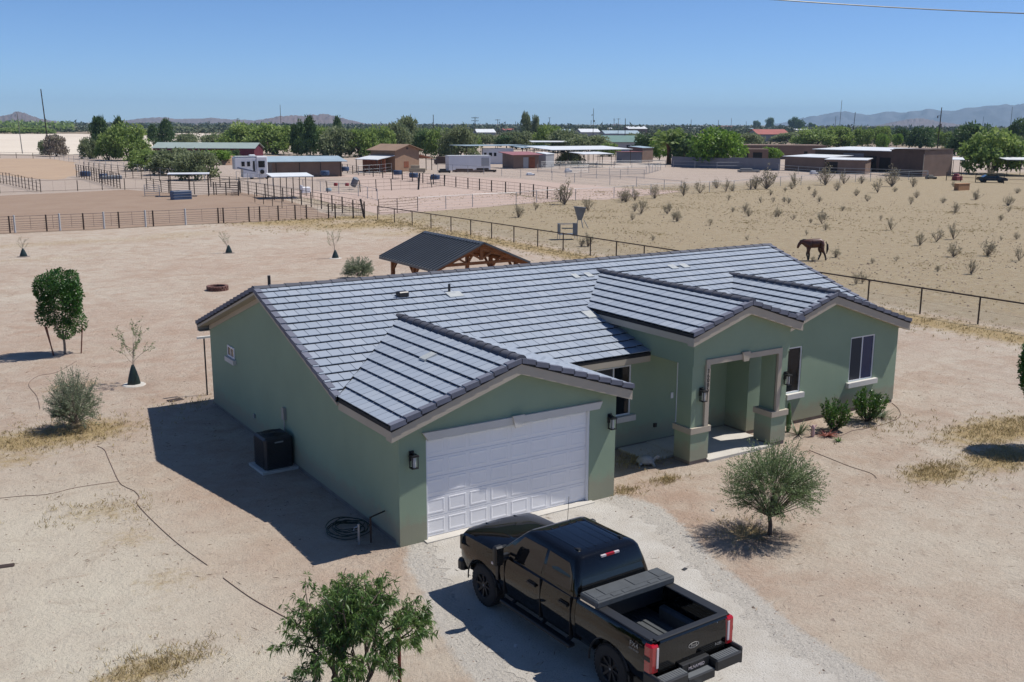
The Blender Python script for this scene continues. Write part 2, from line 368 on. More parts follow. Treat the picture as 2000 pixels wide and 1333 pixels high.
# ------------------------------------------------------------------ far hills
def hills(name, prof, dist, depth, m, seed, base=-5, wob=1.0):
    """prof: (u, v) skyline in photograph pixels; built as a rugged ridge at its own distance"""
    rng = np.random.default_rng(seed); us = np.linspace(prof[0][0], prof[-1][0], 150)
    vs = np.interp(us, [p[0] for p in prof], [p[1] for p in prof]); nd_ = 26
    V = []; 
    for j in range(nd_):
        t = j/(nd_-1)*2-1
        row = []
        for u, v in zip(us, vs):
            d = CF+CR*(u-1000)/F_PX-CU*(v-666.5)/F_PX; hz = math.hypot(d[0], d[1])
            P = CAM+d*(dist/hz); H = max(P[2], 0)
            dirv = np.array([d[0], d[1]])/hz
            env = max(0, 1-abs(t)**1.3)
            V.append((CAM[0]+dirv[0]*(dist+t*depth), CAM[1]+dirv[1]*(dist+t*depth), H*env))
    V = np.array(V).reshape(nd_, len(us), 3)
    # gullies
    k = rng.normal(size=(nd_, len(us)))
    for _ in range(2): k = (k+np.roll(k, 1, 0)+np.roll(k, -1, 0)+np.roll(k, 1, 1)+np.roll(k, -1, 1))/5
    V[..., 2] *= 1+np.clip(k, -1.2, 1.2)*.13*wob*(V[..., 2] > 8)
    edge = np.minimum(1, V[..., 2]/60)
    mid = 1-np.exp(-((np.arange(nd_)-(nd_-1)/2)/3.)**2)[:, None]
    V[..., 2] += k*V[..., 2].max()*.16*wob*edge*mid
    V[..., 2] = np.where(V[..., 2] < .5, base, V[..., 2])
    n = len(us); fs = [(j*n+i, j*n+i+1, (j+1)*n+i+1, (j+1)*n+i) for j in range(nd_-1) for i in range(n-1)]
    me = bpy.data.meshes.new(name); me.from_pydata(V.reshape(-1, 3).tolist(), [], fs); me.materials.append(m); me.shade_smooth()
    tag(link(name, me), kind='structure')
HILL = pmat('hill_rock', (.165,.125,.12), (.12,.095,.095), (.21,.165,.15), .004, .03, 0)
HILLF = pmat('hazed_mountain_rock', (.13,.14,.165), (.09,.10,.125), (.165,.17,.19), .002, .01, 0)  # rock tone shifted to blue-grey: distance haze painted into the colour
hills('hill', [(-120,238),(-60,233),(0,229),(15,224),(30,219.5),(48,220),(60,226),(80,233),(110,237)], 5200, 500, HILL, 1)
hills('hill', [(220,237),(250,235),(280,231),(300,229.5),(325,230),(340,233),(365,232.5),(395,232),(414,230),(430,232.5),(470,234),(490,235),(530,239)], 6500, 700, HILL, 2)
hills('hill', [(470,240),(500,236),(520,232),(545,228),(575,225.5),(590,227),(610,224),(640,224),(665,230),(690,236),(715,242),(740,246)], 4800, 600, HILL, 3)
hills('hill', [(1150,248),(1180,244),(1205,242),(1225,245),(1250,248)], 6000, 300, HILL, 4)
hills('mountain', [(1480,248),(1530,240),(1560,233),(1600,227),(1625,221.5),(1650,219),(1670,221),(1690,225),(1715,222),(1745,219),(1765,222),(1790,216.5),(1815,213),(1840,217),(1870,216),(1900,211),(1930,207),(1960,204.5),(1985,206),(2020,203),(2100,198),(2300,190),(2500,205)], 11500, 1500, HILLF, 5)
hills('hill', [(1700,247),(1725,243),(1750,237),(1775,233),(1790,231),(1815,234),(1840,239),(1870,243),(1900,247)], 7000, 500, HILL, 6)
# ------------------------------------------------------------------ haze: one closed box of even, thin air
def haze():
    b = MB(); b.box(-14600, 14600, -14600, 14600, -6.5, 300)
    m = bpy.data.materials.new('haze_air'); m.use_nodes = True; nt = m.node_tree; nt.nodes.clear()
    out = nt.nodes.new('ShaderNodeOutputMaterial'); pv = nt.nodes.new('ShaderNodeVolumePrincipled')
    pv.inputs['Color'].default_value = (.50,.76,1,1); pv.inputs['Density'].default_value = .000068; pv.inputs['Anisotropy'].default_value = .0
    nt.links.new(pv.outputs[0], out.inputs['Volume'])
    o = b.build('haze', m); tag(o, kind='stuff'); return o
haze()
# ------------------------------------------------------------------ the house
S_ = .328; HW, HD, HL = 6.24, 14.3, 20.3; OV = .30; YR, ZR = 8.46, 4.91
zmain = lambda y: ZR - S_*abs(y-YR)
ymain = lambda z: YR - (ZR-z)/S_
house = thing('house', 'single storey sage green stucco house with grey tile roof', 'house', (0, 0, 0))
TILE = mat('roof_tile', (.27,.312,.372), .8, .10, .35, c2=(.24,.277,.335), bump=.15, bscale=30, rnd=1, rc=(.32,.355,.405), spec=.3)
CAPT = mat('ridge_tile', (.105,.11,.135), .75, .12, 2, bump=.15, bscale=25, rnd=.35, spec=.3)
RAKE = mat('rake_tile', (.165,.175,.225), .75, .1, 2, bump=.12, bscale=25, rnd=.3, spec=.3)
UNDER = mat('roof_underlay', (.02,.02,.022), .9)
def clip(poly, a, b, c_):
    """keep a*x+b*y<=c"""
    out = []; n = len(poly)
    for i in range(n):
        p, q = poly[i], poly[(i+1) % n]; dp = a*p[0]+b*p[1]-c_; dq = a*q[0]+b*q[1]-c_
        if dp <= 0: out.append(p)
        if (dp < 0 and dq > 0) or (dp > 0 and dq < 0):
            t = dp/(dp-dq); out.append((p[0]+(q[0]-p[0])*t, p[1]+(q[1]-p[1])*t))
    return out
def convex_ccw(poly):
    A = sum(poly[i][0]*poly[(i+1) % len(poly)][1]-poly[(i+1) % len(poly)][0]*poly[i][1] for i in range(len(poly)))
    return poly if A > 0 else poly[::-1]
EXPO = .392; TW = .335; LIP = .046
def tile_plane(parts, O, ud, dn, up, seed=0, rakes=()):
    """parts: convex polygons (u, d) on the slope; u along the eave, d down the slope from O; up: plane normal"""
    rg = random.Random(seed); mb = MB(); O = Vector(O); ud = Vector(ud); dn = Vector(dn); up = Vector(up)
    us = [p[0] for q in parts for p in q]; ds = [p[1] for q in parts for p in q]
    d0, d1 = min(ds), max(ds); k = 0
    dmax = d1
    rows = []
    d = dmax
    while d > d0+.02: rows.append((max(d-EXPO, d0), d)); d -= EXPO
    for ri, (a, b) in enumerate(reversed(rows)):
        off = (TW/2 if ri % 2 else 0)+rg.uniform(-.004, .004)
        u = min(us)-off-TW
        while u < max(us):
            v = rg.random(); lift = rg.uniform(0, .006); v = v**2.2
            if rg.random() < .012: v = 1.0
            for q in parts:
                c = convex_ccw(q); c = clip(c, -1, 0, -(u+.008)); c = clip(c, 1, 0, u+TW-.008) if len(c) > 2 else c
                c = clip(c, 0, -1, -a) if len(c) > 2 else c; c = clip(c, 0, 1, b) if len(c) > 2 else c
                if len(c) < 3: continue
                top = []; bot = []
                for (x, y) in c:
                    t = (y-a)/EXPO
                    hh = .004+(LIP+lift)*t
                    base = O+ud*x+dn*y
                    top.append(base+up*hh); bot.append(base+up*(hh-.020))
                n = len(c); vs = top+bot
                fs = [tuple(range(n))]+[(i, n+i, n+(i+1) % n, (i+1) % n) for i in range(n)]
                mb.add(vs, fs, r=v*.6)
            u += TW
    return mb
def slope(parts, O, ud, dn, name, seed):
    ud_, dn_ = Vector(ud).normalized(), Vector(dn).normalized(); up = ud_.cross(dn_)
    if up.z < 0: up = -up
    mb = tile_plane(parts, O, ud_, dn_, up, seed)
    me = mb.mesh(name, TILE, fix=False)
    bm = bmesh.new(); bm.from_mesh(me)
    bmesh.ops.recalc_face_normals(bm, faces=bm.faces)
    for f in bm.faces:
        pass
    bm.to_mesh(me); bm.free()
    return me
cs = math.sqrt(1+S_*S_)
roof = None
# base deck of every roof slope (dark underlay) and tiles on top of it
deck = MB()
def deckpoly(pts3, t=.09):
    up = Vector((0, 0, 1)); n = len(pts3)
    vs = [Vector(p)-up*.02 for p in pts3]+[Vector(p)-up*(.02+t) for p in pts3]
    deck.add(vs, [tuple(range(n)), tuple(range(2*n-1, n-1, -1))]+[(i, n+i, n+(i+1) % n, (i+1) % n) for i in range(n)])
GA = dict(xc=3.12, hw=3.12, ov=.30, y0=0.0, z=4.12)
PO = dict(xc=11.52, hw=1.93, ov=.26, y0=.75, z=4.62)
BE = dict(xc=16.68, hw=3.62, ov=.27, y0=2.0, z=4.25)
tmesh = []
# main roof, front slope: convex pieces between the cross gables (u = x, d = distance down the slope from the ridge)
def dd(z): return (ZR-z)/S_*cs
zeG = GA['z']-S_*(GA['hw']+GA['ov']); zeP = PO['z']-S_*(PO['hw']+PO['ov']); zeB = BE['z']-S_*(BE['hw']+BE['ov'])
xl, xr = -.36, HL+OV; DE = dd(2.985)
xg0, xgc, xg1 = -OV, GA['xc'], GA['xc']+GA['hw']+GA['ov']
xp0, xpc, xp1 = PO['xc']-PO['hw']-PO['ov'], PO['xc'], PO['xc']+PO['hw']+PO['ov']
xb0, xbc, xb1 = BE['xc']-BE['hw']-BE['ov'], BE['xc'], BE['xc']+BE['hw']+BE['ov']
dG, dP, dB = dd(GA['z']), dd(PO['z']), dd(BE['z'])
P1 = [(xl, 0), (xgc, 0), (xgc, dG), (xl, dd(zeG))]
P2 = [(xgc, 0), (xp0, 0), (xp0, DE), (xg1, DE), (xgc, dG)]
P3 = [(xp0, 0), (xpc, 0), (xpc, dP), (xp0, dd(zeP))]
# between portico and bedroom ridges: meets portico right slope and bedroom left slope
zx = None
# intersection x where portico right slope and bedroom left slope have the same height
xi = (PO['z']+S_*xpc-BE['z']+S_*xbc)/(2*S_); zi = PO['z']-S_*(xi-xpc)
P4 = [(xpc, 0), (xi, 0), (xi, dd(zi)), (xpc, dP)]
P5 = [(xi, 0), (xbc, 0), (xbc, dB), (xi, dd(zi))]
P6 = [(xbc, 0), (xr, 0), (xr, dd(zeB)), (xbc, dB)]
dnf = (0, -1, -S_)
allp = [P1, P2, P3, P4, P5, P6]
tmesh.append(slope(allp, (0, YR, ZR), (1, 0, 0), dnf, 'roof_tiles', 3))
# strip under the portico's left eave down to the main eave (right of xp0, visible in shade)
P7 = [(xp0, dd(zeP)), (PO['xc']-PO['hw'], dd(zeP)), (PO['xc']-PO['hw'], DE), (xp0, DE)]
tmesh.append(slope([P7], (0, YR, ZR), (1, 0, 0), dnf, 'roof_tiles', 4))
DB = dd(2.90)
tmesh.append(slope([[(xl, 0), (xr, 0), (xr, DB), (xl, DB)]], (0, YR, ZR), (1, 0, 0), (0, 1, -S_), 'roof_tiles', 5))
for p in (P1, P2, P3, P4, P5, P6, P7): deckpoly([(x, YR-d/cs, ZR-d/cs*S_) for x, d in p])
deckpoly([(xl, YR, ZR), (xr, YR, ZR), (xr, YR+DB/cs, 2.90), (xl, YR+DB/cs, 2.90)])
def cross(G, sd, left_y=None, right_y=None, cutl=None, cutr=None):
    xc, z, y0 = G['xc'], G['z'], G['y0']-G['ov']; h = G['hw']+G['ov']; ze = z-S_*h; L = h*cs
    yv = ymain(z)
    for sgn in (-1, 1):
        # u = y, d = down-slope
        yl = ymain(ze)
        poly = [(y0, 0), (yv, 0), (yl, L), (y0, L)]
        if sgn == 1 and cutr is not None:
            xx, zz = cutr; dx = (xx-xc)*cs; yy = ymain(zz)
            poly = [(y0, 0), (yv, 0), (yy, dx), (cutr_y, dx), (cutr_y, L), (y0, L)] if False else [(y0, 0), (yv, 0), (yy, dx), (y0, dx)]
        if sgn == -1 and cutl is not None:
            xx, zz = cutl; dx = (xc-xx)*cs; yy = ymain(zz)
            poly = [(y0, 0), (yv, 0), (yy, dx), (y0, dx)]
        tmesh.append(slope([poly], (xc, 0, z), (0, 1, 0), (sgn, 0, -S_), 'roof_tiles', sd+sgn))
        deckpoly([(xc+sgn*d/cs, y, z-d/cs*S_) for y, d in poly])
cross(GA, 20)
cross(PO, 30)
cross(BE, 40)
allv, allf, allr = [], [], []
for me in tmesh:
    n = len(allv); allv += [v.co[:] for v in me.vertices]; allf += [tuple(n+i for i in p.vertices) for p in me.polygons]
    allr += [d.value for d in me.attributes['rnd'].data]
me = bpy.data.meshes.new('roof_tiles'); me.from_pydata(allv, [], allf); me.materials.append(TILE)
at = me.attributes.new('rnd', 'FLOAT', 'FACE'); at.data.foreach_set('value', allr)
for q in tmesh: bpy.data.meshes.remove(q)
roof = link('roof', deck.mesh('roof', UNDER), house)
link('tiles', me, roof)
# ridge caps
def caps(mb, a, b, n, w=.16, h=.085, lf=.026):
    a = Vector(a); b = Vector(b); d = (b-a)/n; dn = d.normalized(); side = dn.cross(Vector((0, 0, 1))).normalized()
    for i in range(n):
        s0 = a+d*i; s1 = a+d*(i+1.14); r = random.random()
        vs = []
        for P, k in ((s0, 1.0), (s1, .86)):
            lift = lf if k == 1.0 else .0
            for t in np.linspace(-1, 1, 7):
                ang = t*R(82); vs.append(P+side*math.sin(ang)*w*k+Vector((0, 0, 1))*((math.cos(ang)-.55)*h*1.6*k+lift))
        fs = [(j, j+1, j+8, j+7) for j in range(6)]+[tuple(range(6, -1, -1)), tuple(range(7, 14))]
        mb.add(vs, fs, r=r)
cb = MB(); caps(cb, (xl, YR, ZR+.02), (xr, YR, ZR+.02), 44, .15, .05, .014); cb.build('ridge_caps', CAPT, roof, smooth=40)
for G, n in ((GA, 17), (PO, 19), (BE, 13)):
    cb = MB(); caps(cb, (G['xc'], G['y0']-G['ov']+.02, G['z']+.03), (G['xc'], ymain(G['z'])+.1, G['z']+.03), n); cb.build('ridge_caps', CAPT, roof, smooth=40)
# rake tiles: L shaped pieces down each gable edge
def rake(mb, top, bot, inward, n, w=.15, leg=.12):
    top = Vector(top); bot = Vector(bot); d = (bot-top)/n; inn = Vector(inward)
    dn = d.normalized(); up = dn.cross(inn); up = up if up.z > 0 else -up
    for i in range(n):
        a = top+d*i; b = top+d*(i+1.03); r = random.random()
        la, lb = .022, .060
        p = lambda P, l, s, z: P+inn*s+up*(l)+Vector((0, 0, z))
        sec = lambda P, l: [P-inn*.025+up*l-Vector((0,0,leg)), P-inn*.025+up*l, P+inn*w+up*l, P+inn*w+up*(l-.02), P-inn*.003+up*(l-.02), P-inn*.003+up*l-Vector((0,0,leg))]
        vs = sec(a, la+.012)+sec(b, lb+.012)
        mb.add(vs, [(j, (j+1) % 6, 6+(j+1) % 6, 6+j) for j in range(6)]+[(5,4,1,0),(4,3,2,1),(6,7,10,11),(7,8,9,10)], r=r)
rb = MB()
nmain = int(round(dd(zeG)/EXPO))
rake(rb, (xl, YR, ZR), (xl, ymain(zeG)+.05, zeG), (1, 0, 0), nmain)
rake(rb, (xl, YR, ZR), (xl, YR+DB/cs, 2.90), (1, 0, 0), 17)
rb.build('rake_tiles', RAKE, roof); rb = MB()
rake(rb, (xr, YR, ZR), (xr, ymain(zeB), zeB), (-1, 0, 0), nmain)
rake(rb, (xr, YR, ZR), (xr, YR+DB/cs, 2.90), (-1, 0, 0), 17)
rb.build('rake_tiles', RAKE, roof)
for G in (GA, PO, BE):
    rb = MB(); h = G['hw']+G['ov']; n = max(4, int(round(h*cs/EXPO))); y = G['y0']-G['ov']
    for sg in (-1, 1):
        rake(rb, (G['xc'], y, G['z']), (G['xc']+sg*h, y, G['z']-S_*h), (0, 1, 0), n)
    rb.build('rake_tiles', RAKE, roof)
# soffits, barge boards and fascias (beige)
tb = MB()
def sl(a, b, dz0, dz1, y0, y1):
    """board following a-b (x,z) with vertical depth dz0..dz1 below it, from y0 to y1"""
    tb.add([(a[0], y0, a[1]-dz1), (b[0], y0, b[1]-dz1), (b[0], y0, b[1]-dz0), (a[0], y0, a[1]-dz0),
            (a[0], y1, a[1]-dz1), (b[0], y1, b[1]-dz1), (b[0], y1, b[1]-dz0), (a[0], y1, a[1]-dz0)],
           [(0,1,2,3),(7,6,5,4),(0,4,5,1),(3,2,6,7),(0,3,7,4),(1,5,6,2)])
for G in (GA, PO, BE):
    h = G['hw']+G['ov']; z = G['z']; y = G['y0']-G['ov']; xc = G['xc']
    for sg in (-1, 1):
        sl((xc, z), (xc+sg*h, z-S_*h), .115, .36, y+.012, G['y0']-.001)
        # eave fascia running back
        xe = xc+sg*h; ze = z-S_*h; yb = ymain(ze)
        x0, x1 = sorted((xe, xe-sg*.04)); tb.box(x0, x1, G['y0']-.001, yb+.02, ze-.30, ze-.112)
        x0, x1 = sorted((xe-sg*.04, xc+sg*G['hw'])); tb.box(x0, x1, G['y0']-.001, yb+.02, ze-.30, ze-.28)
# left and right gable soffits (sloping undersides), slim
for x0, x1 in ((xl+.012, -.001), (HL+.001, xr-.012)):
    for ya, yb, za, zb in ((YR, ymain(zeG), ZR, zeG), (YR, YR+DB/cs, ZR, 2.90)):
        tb.add([(x0, ya, za-.19), (x1, ya, za-.19), (x1, yb, zb-.19), (x0, yb, zb-.19), (x0, ya, za-.115), (x1, ya, za-.115), (x1, yb, zb-.115), (x0, yb, zb-.115)],
               [(3,2,1,0),(4,5,6,7),(0,1,5,4),(1,2,6,5),(2,3,7,6),(3,0,4,7)])
for ya, yb, za, zb_ in ((ymain(zeG)+.3, YR, zmain(ymain(zeG)+.3), ZR), (HD, YR, zmain(HD), ZR)):
    tb.add([(x_, y_, z_) for x_ in (-.02, -.001) for y_, z_ in ((ya, za-.34), (yb, zb_-.34), (yb, zb_-.191), (ya, za-.191))], [(0,1,2,3),(7,6,5,4),(0,4,5,1),(1,5,6,2),(2,6,7,3),(3,7,4,0)])
yE = ymain(2.985)
tb.box(xg1+.05, PO['xc']-PO['hw']-.002, yE, yE+.04, 2.70, 2.875); tb.box(xg1+.05, PO['xc']-PO['hw']-.002, yE+.04, 2.949, 2.70, 2.72)
tb.box(xl+.02, xr-.02, YR+DB/cs-.04, YR+DB/cs, 2.62, 2.79); tb.box(xl+.02, xr-.02, HD+.001, YR+DB/cs-.04, 2.62, 2.64)
tb.build('fascia', TRIM, house)
# walls
wb = MB()
def wall_y(y0, y1, x0, x1, z0, z1, holes):
    """wall in the xz plane with rectangular openings (x0,x1,z0,z1)"""
    xs = sorted({x0, x1, *[h[0] for h in holes], *[h[1] for h in holes]}); zs = sorted({z0, z1, *[h[2] for h in holes], *[h[3] for h in holes]})
    for i in range(len(xs)-1):
        run = None
        for j in range(len(zs)-1):
            cx, cz = (xs[i]+xs[i+1])/2, (zs[j]+zs[j+1])/2
            if any(h[0] < cx < h[1] and h[2] < cz < h[3] for h in holes):
                if run: wb.box(xs[i], xs[i+1], y0, y1, run[0], run[1]); run = None
            else: run = (run[0], zs[j+1]) if run else (zs[j], zs[j+1])
        if run: wb.box(xs[i], xs[i+1], y0, y1, run[0], run[1])
ZB = .12; ZH = 2.72
# garage
wall_y(0, .22, 0, HW, ZB, ZH, [(.70, 5.41, ZB-.2, 2.47)])
wb.prism([(0, ZH), (HW, ZH), (HW, zeG+.02+S_*GA['ov']-.14), (GA['xc'], GA['z']-.13), (0, zeG+.02+S_*GA['ov']-.14)], 'y', 0, .22)
g_side = zeG+S_*GA['ov']-.14
wb.prism([(.22, ZB), (HD, ZB), (HD, zmain(HD)-.13), (YR, ZR-.13), (ymain(g_side+.13), g_side), (.22, g_side)], 'x', 0, .2)   # left wall with gable
wb.prism([(.22, ZB), (2.95, ZB), (2.95, g_side), (.22, g_side)], 'x', HW-.2, HW)
# main front wall with the kitchen window and entry door
wall_y(2.95, 3.15, HW, 13.1, ZB, 2.80, [(7.86, 9.17, 1.05, 2.58), (10.98, 11.92, ZB-.02, 2.42)])
# bedroom wing
zb = zeB+S_*BE['ov']-.14
wall_y(2.0, 2.2, 13.1, HL, ZB, 2.62, [(14.80, 15.47, 1.08, 2.60), (17.84, 19.08, 1.06, 2.60)])
xbl = BE['xc']-BE['hw']
wb.prism([(xbl, 2.62), (HL, 2.62), (HL, zb), (BE['xc'], BE['z']-.13), (xbl, zb)], 'y', 2.0, 2.2)
wb.box(13.1, 13.3, 2.2, 2.95, ZB, 2.9)
wb.box(HL-.2, HL, 2.2, HD-.2, ZB, 2.62); wb.prism([(2.2, 2.62), (HD-.2, 2.62), (HD-.2, zmain(HD-.2)-.13), (YR, ZR-.13), (2.2, zmain(2.2)-.13)], 'x', HL-.2, HL)
wb.box(.2, HL, HD-.2, HD, ZB, 2.8)
# portico: gable front, piers, side beams
px0, px1 = PO['xc']-PO['hw'], PO['xc']+PO['hw']; zp = zeP+S_*PO['ov']-.14
ox0, ox1, oz = 10.20, 12.96, 2.90
wb.prism([(px0, oz), (px1, oz), (px1, zp), (PO['xc'], PO['z']-.13), (px0, zp)], 'y', .75, 1.0)
wb.box(px0, px0+.2, 1.0, 2.93, oz, zp); wb.box(px1-.2, px1, 1.0, 1.999, oz, zp)
wb.prism([(2.93, oz+.12), (ymain(zp+.13), zp), (2.93, zp)], 'x', px0, px0+.2)
wb.box(px0, ox0-.0, .78, 1.38, .95, oz); wb.box(ox1, px1, .78, 1.38, .95, oz)          # upper piers
wb.box(px0-.015, 10.27, .735, 1.42, ZB, .95); wb.box(ox1-.13, px1+.015, .735, 1.42, ZB, .95)   # lower piers
wb.box(px0+.2, px1-.2, 1.0, 2.93, 2.93, 2.97)                                               # porch ceiling
wb.build('wall', STUCCO, house)
fb = MB()
for a in ((.02, .70, .02, .24), (5.41, HW-.02, .02, .24)): fb.box(a[0], a[1], a[2], a[3], -.1, ZB)
fb.box(.02, .2, .24, HD-.02, -.1, ZB); fb.box(HW-.2, HW-.02, .24, 2.97, -.1, ZB); fb.box(HW, 13.12, 2.97, 3.13, -.1, ZB)
fb.box(13.12, HL-.02, 2.02, 2.2, -.1, ZB); fb.box(HL-.2, HL-.02, 2.2, HD-.02, -.1, ZB); fb.box(.2, HL-.2, HD-.18, HD-.02, -.1, ZB); fb.box(13.12, 13.3, 2.2, 2.97, -.1, ZB)
for a in ((px0, 10.255), (ox1-.115, px1)): fb.box(a[0], a[1], .75, 1.405, -.1, ZB)
fb.build('footing', FOOT, house)
pb = MB(); pb.box(8.75, 9.85, 1.6, 2.96, -.1, .055); pb.box(9.85, 13.09, 1.42, 2.96, -.1, .075); pb.box(10.26, 12.82, .66, 1.419, -.1, .075)
pb.build('porch_slab', CONC, house)
# stucco pop-outs
sb = MB()
sb.box(10.05, 10.20, .70, .80, .97, 3.06); sb.box(12.96, 13.11, .70, .80, .97, 3.06); sb.box(10.20, 12.96, .70, .80, 2.90, 3.06)
sb.prism([(11.42, 3.12), (11.48, 2.84), (11.68, 2.84), (11.74, 3.12)], 'y', .665, .72)
sb.box(px0-.06, 10.31, .69, 1.46, .93, 1.10); sb.box(ox1-.17, px1+.06, .69, 1.46, .93, 1.10)
sb.build('door_surround', TRIM, house)
sw = MB()
for x0, x1, y, z in ((14.76, 15.52, 2.0, 1.06), (17.72, 19.22, 2.0, 1.04), (7.8, 9.29, 2.95, 1.03)): sw.box(x0, x1, y-.13, y+.02, z-.17, z)
wsills = sw
sills = [((14.76, 15.56), 2.0, 1.06), ((17.72, 19.22), 2.0, 1.04), ((7.8, 9.29), 2.95, 1.03)]
SCREEN = mat('insect_screen', (.045,.05,.06), .85, .1, 30)
SKYTINTG = GLASS.copy(); SKYTINTG.name = 'sky_tinted_glass'; SKYTINTG.node_tree.nodes['Principled BSDF'].inputs['Base Color'].default_value = (.018,.034,.10,1)  # blue base colour paints a sky reflection into one pane
def window(x0, x1, z0, z1, y, style):
    f = MB(); t = .045
    f.box(x0, x0+t, y+.02, y+.10, z0, z1); f.box(x1-t, x1, y+.02, y+.10, z0, z1); f.box(x0+t, x1-t, y+.02, y+.10, z0, z0+t); f.box(x0+t, x1-t, y+.02, y+.10, z1-t, z1)
    if style == 2: xm = (x0+x1)/2-.02; f.box(xm, xm+.05, y+.025, y+.09, z0+t, z1-t)
    wo_ = f.build('window', WHITE, house)
    xs = [x0+t, x1-t] if style == 1 else [x0+t, (x0+x1)/2-.02, (x0+x1)/2+.03, x1-t]
    for a_, b_ in zip(xs[::2], xs[1::2]): g = MB(); g.box(a_, b_, y+.05, y+.062, z0+t, z1-t); g.build('pane', SKYTINTG if (x0 > 17 and a_ > 18) else GLASS, wo_)
    if style == 2: g = MB(); g.box(xs[0], xs[1], y+.036, y+.040, z0+t, z1-t); g.build('insect_screen', SCREEN, wo_)
    return wo_
wn1 = window(14.80, 15.47, 1.08, 2.60, 2.0, 1); wn2 = window(17.84, 19.08, 1.06, 2.60, 2.0, 2); wn3 = window(7.86, 9.17, 1.05, 2.58, 2.95, 2)
for wn, ((a, b), y, z) in zip((wn1, wn2, wn3), sills):
    q = MB(); q.box(a, b, y-.13, y-.002, z-.15, z+.02); q.build('sill', TRIMW, wn)
# small bathroom window on the left wall
f = MB(); ya, yb, z0, z1 = 11.65, 12.33, 2.14, 2.50
f.box(-.035, -.002, ya, ya+.05, z0, z1); f.box(-.035, -.002, yb-.05, yb, z0, z1); f.box(-.035, -.002, ya+.05, yb-.05, z0, z0+.05); f.box(-.035, -.002, ya+.05, yb-.05, z1-.05, z1); f.box(-.03, -.002, (ya+yb)/2-.02, (ya+yb)/2+.02, z0+.05, z1-.05)
wn4 = f.build('window', WHITE, house); g = MB(); g.box(-.02, -.003, ya+.05, yb-.05, z0+.05, z1-.05); g.build('pane', GLASS, wn4)
q = MB(); q.box(-.11, -.002, ya-.1, yb+.1, z0-.17, z0-.02); q.build('sill', TRIMW, wn4)
# garage door with raised panels
gd = MB(); X0, X1, Z0, Z1, Y = .70, 5.41, .03, 2.47, .13
gd.box(X0, X1, Y, Y+.05, Z0, Z1)
rows, cols = 5, 8; ph = (Z1-Z0)/rows; pw = (X1-X0)/cols
for r_ in range(rows):
    za = Z0+r_*ph
    gd.box(X0, X1, Y-.012, Y-.0005, za+.012, za+ph-.006)
    for c_ in range(cols):
        xa = X0+c_*pw
        o = [(xa+.055, za+.075), (xa+pw-.055, za+.075), (xa+pw-.055, za+ph-.065), (xa+.055, za+ph-.065)]
        i1 = [(o[0][0]+.03, o[0][1]+.03), (o[1][0]-.03, o[1][1]+.03), (o[2][0]-.03, o[2][1]-.03), (o[3][0]+.03, o[3][1]-.03)]
        i2 = [(a+(.025 if k in (0, 3) else -.025), b+(.025 if k in (0, 1) else -.025)) for k, (a, b) in enumerate(i1)]
        lv = [[(a, Y-.0125, b) for a, b in o], [(a+(.008 if k in (0,3) else -.008), Y-.018, b+(.008 if k in (0,1) else -.008)) for k, (a, b) in enumerate(o)], [(a, Y-.018, b) for a, b in i1], [(a, Y-.0135, b) for a, b in i2]]
        vs = [p for l in lv for p in l]
        gd.add(vs, [(l*4+k, l*4+(k+1) % 4, l*4+4+(k+1) % 4, l*4+4+k) for l in range(3) for k in range(4)]+[(12,13,14,15)])
DOORW = mat('garage_door_white', (.82,.82,.84), .55, .03, .6, spec=.25)
gdo = gd.build('garage_door', DOORW, house)
for a_ in (X0, X1-.035): q = MB(); q.box(a_, a_+.035, .02, Y-.013, Z0, Z1); q.build('door_frame', WHITE, gdo)
q = MB(); q.prism([(.60, 2.66), (.72, 2.475), (5.39, 2.475), (5.66, 2.475), (5.75, 2.66)], 'y', -.075, -.002)
q.prism([(3.0, 2.70), (3.08, 2.40), (3.26, 2.40), (3.34, 2.70)], 'y', -.125, -.08); q.build('door_header', TRIMW, gdo)
q = MB(); q.box(.62, 5.5, -.16, .22, -.08, .03); q.build('door_sill', CONC, gdo)
# entry door
q = MB(); q.box(11.05, 11.85, 3.0, 3.05, .1, 2.36); fd = q.build('door', WHITE, house)
q = MB(); q.box(10.98, 11.05, 2.93, 3.1, .1, 2.42); q.box(11.85, 11.92, 2.93, 3.1, .1, 2.42); q.box(11.05, 11.85, 2.93, 3.1, 2.36, 2.42); q.build('door_frame', WHITE, fd)
q = MB(); q.tube([(11.78, 2.98, 1.3), (11.78, 2.94, 1.27), (11.78, 2.94, 1.02), (11.78, 2.98, .98)], .012, 6); q.build('door_handle', BLACKM, fd)
# lanterns
LG = mat('lantern_glass', (.55,.56,.55), .15, .05, 5)
def lantern(x, y, z):
    a = MB(); a.box(x-.06, x+.06, y-.03, y-.001, z+.02, z+.26); a.box(x-.02, x+.02, y-.12, y-.03, z+.21, z+.24)
    a.box(x-.085, x+.085, y-.215, y-.045, z+.17, z+.195); a.box(x-.095, x+.095, y-.225, y-.035, z+.155, z+.17)
    for sx in (-1, 1):
        for sy in (-1, 1): a.box(x+sx*.07-.009, x+sx*.07+.009, y-.13+sy*.07-.009, y-.13+sy*.07+.009, z-.11, z+.155)
    a.box(x-.082, x+.082, y-.212, y-.048, z-.125, z-.11); a.box(x-.03, x+.03, y-.16, y-.10, z-.14, z-.125)
    l = a.build('wall_lantern', BLACKM, house)
    g = MB(); g.lathe([(.045, -.105), (.05, -.09), (.05, .14), (.045, .15)], 12, (x, y-.13, z)); g.build('lamp_glass', LG, l, smooth=40)
for x, y, z in ((.32, 0, 2.02), (6.03, 0, 2.02), (9.93, .78, 2.0), (13.36, .78, 2.02)): lantern(x, y, z)
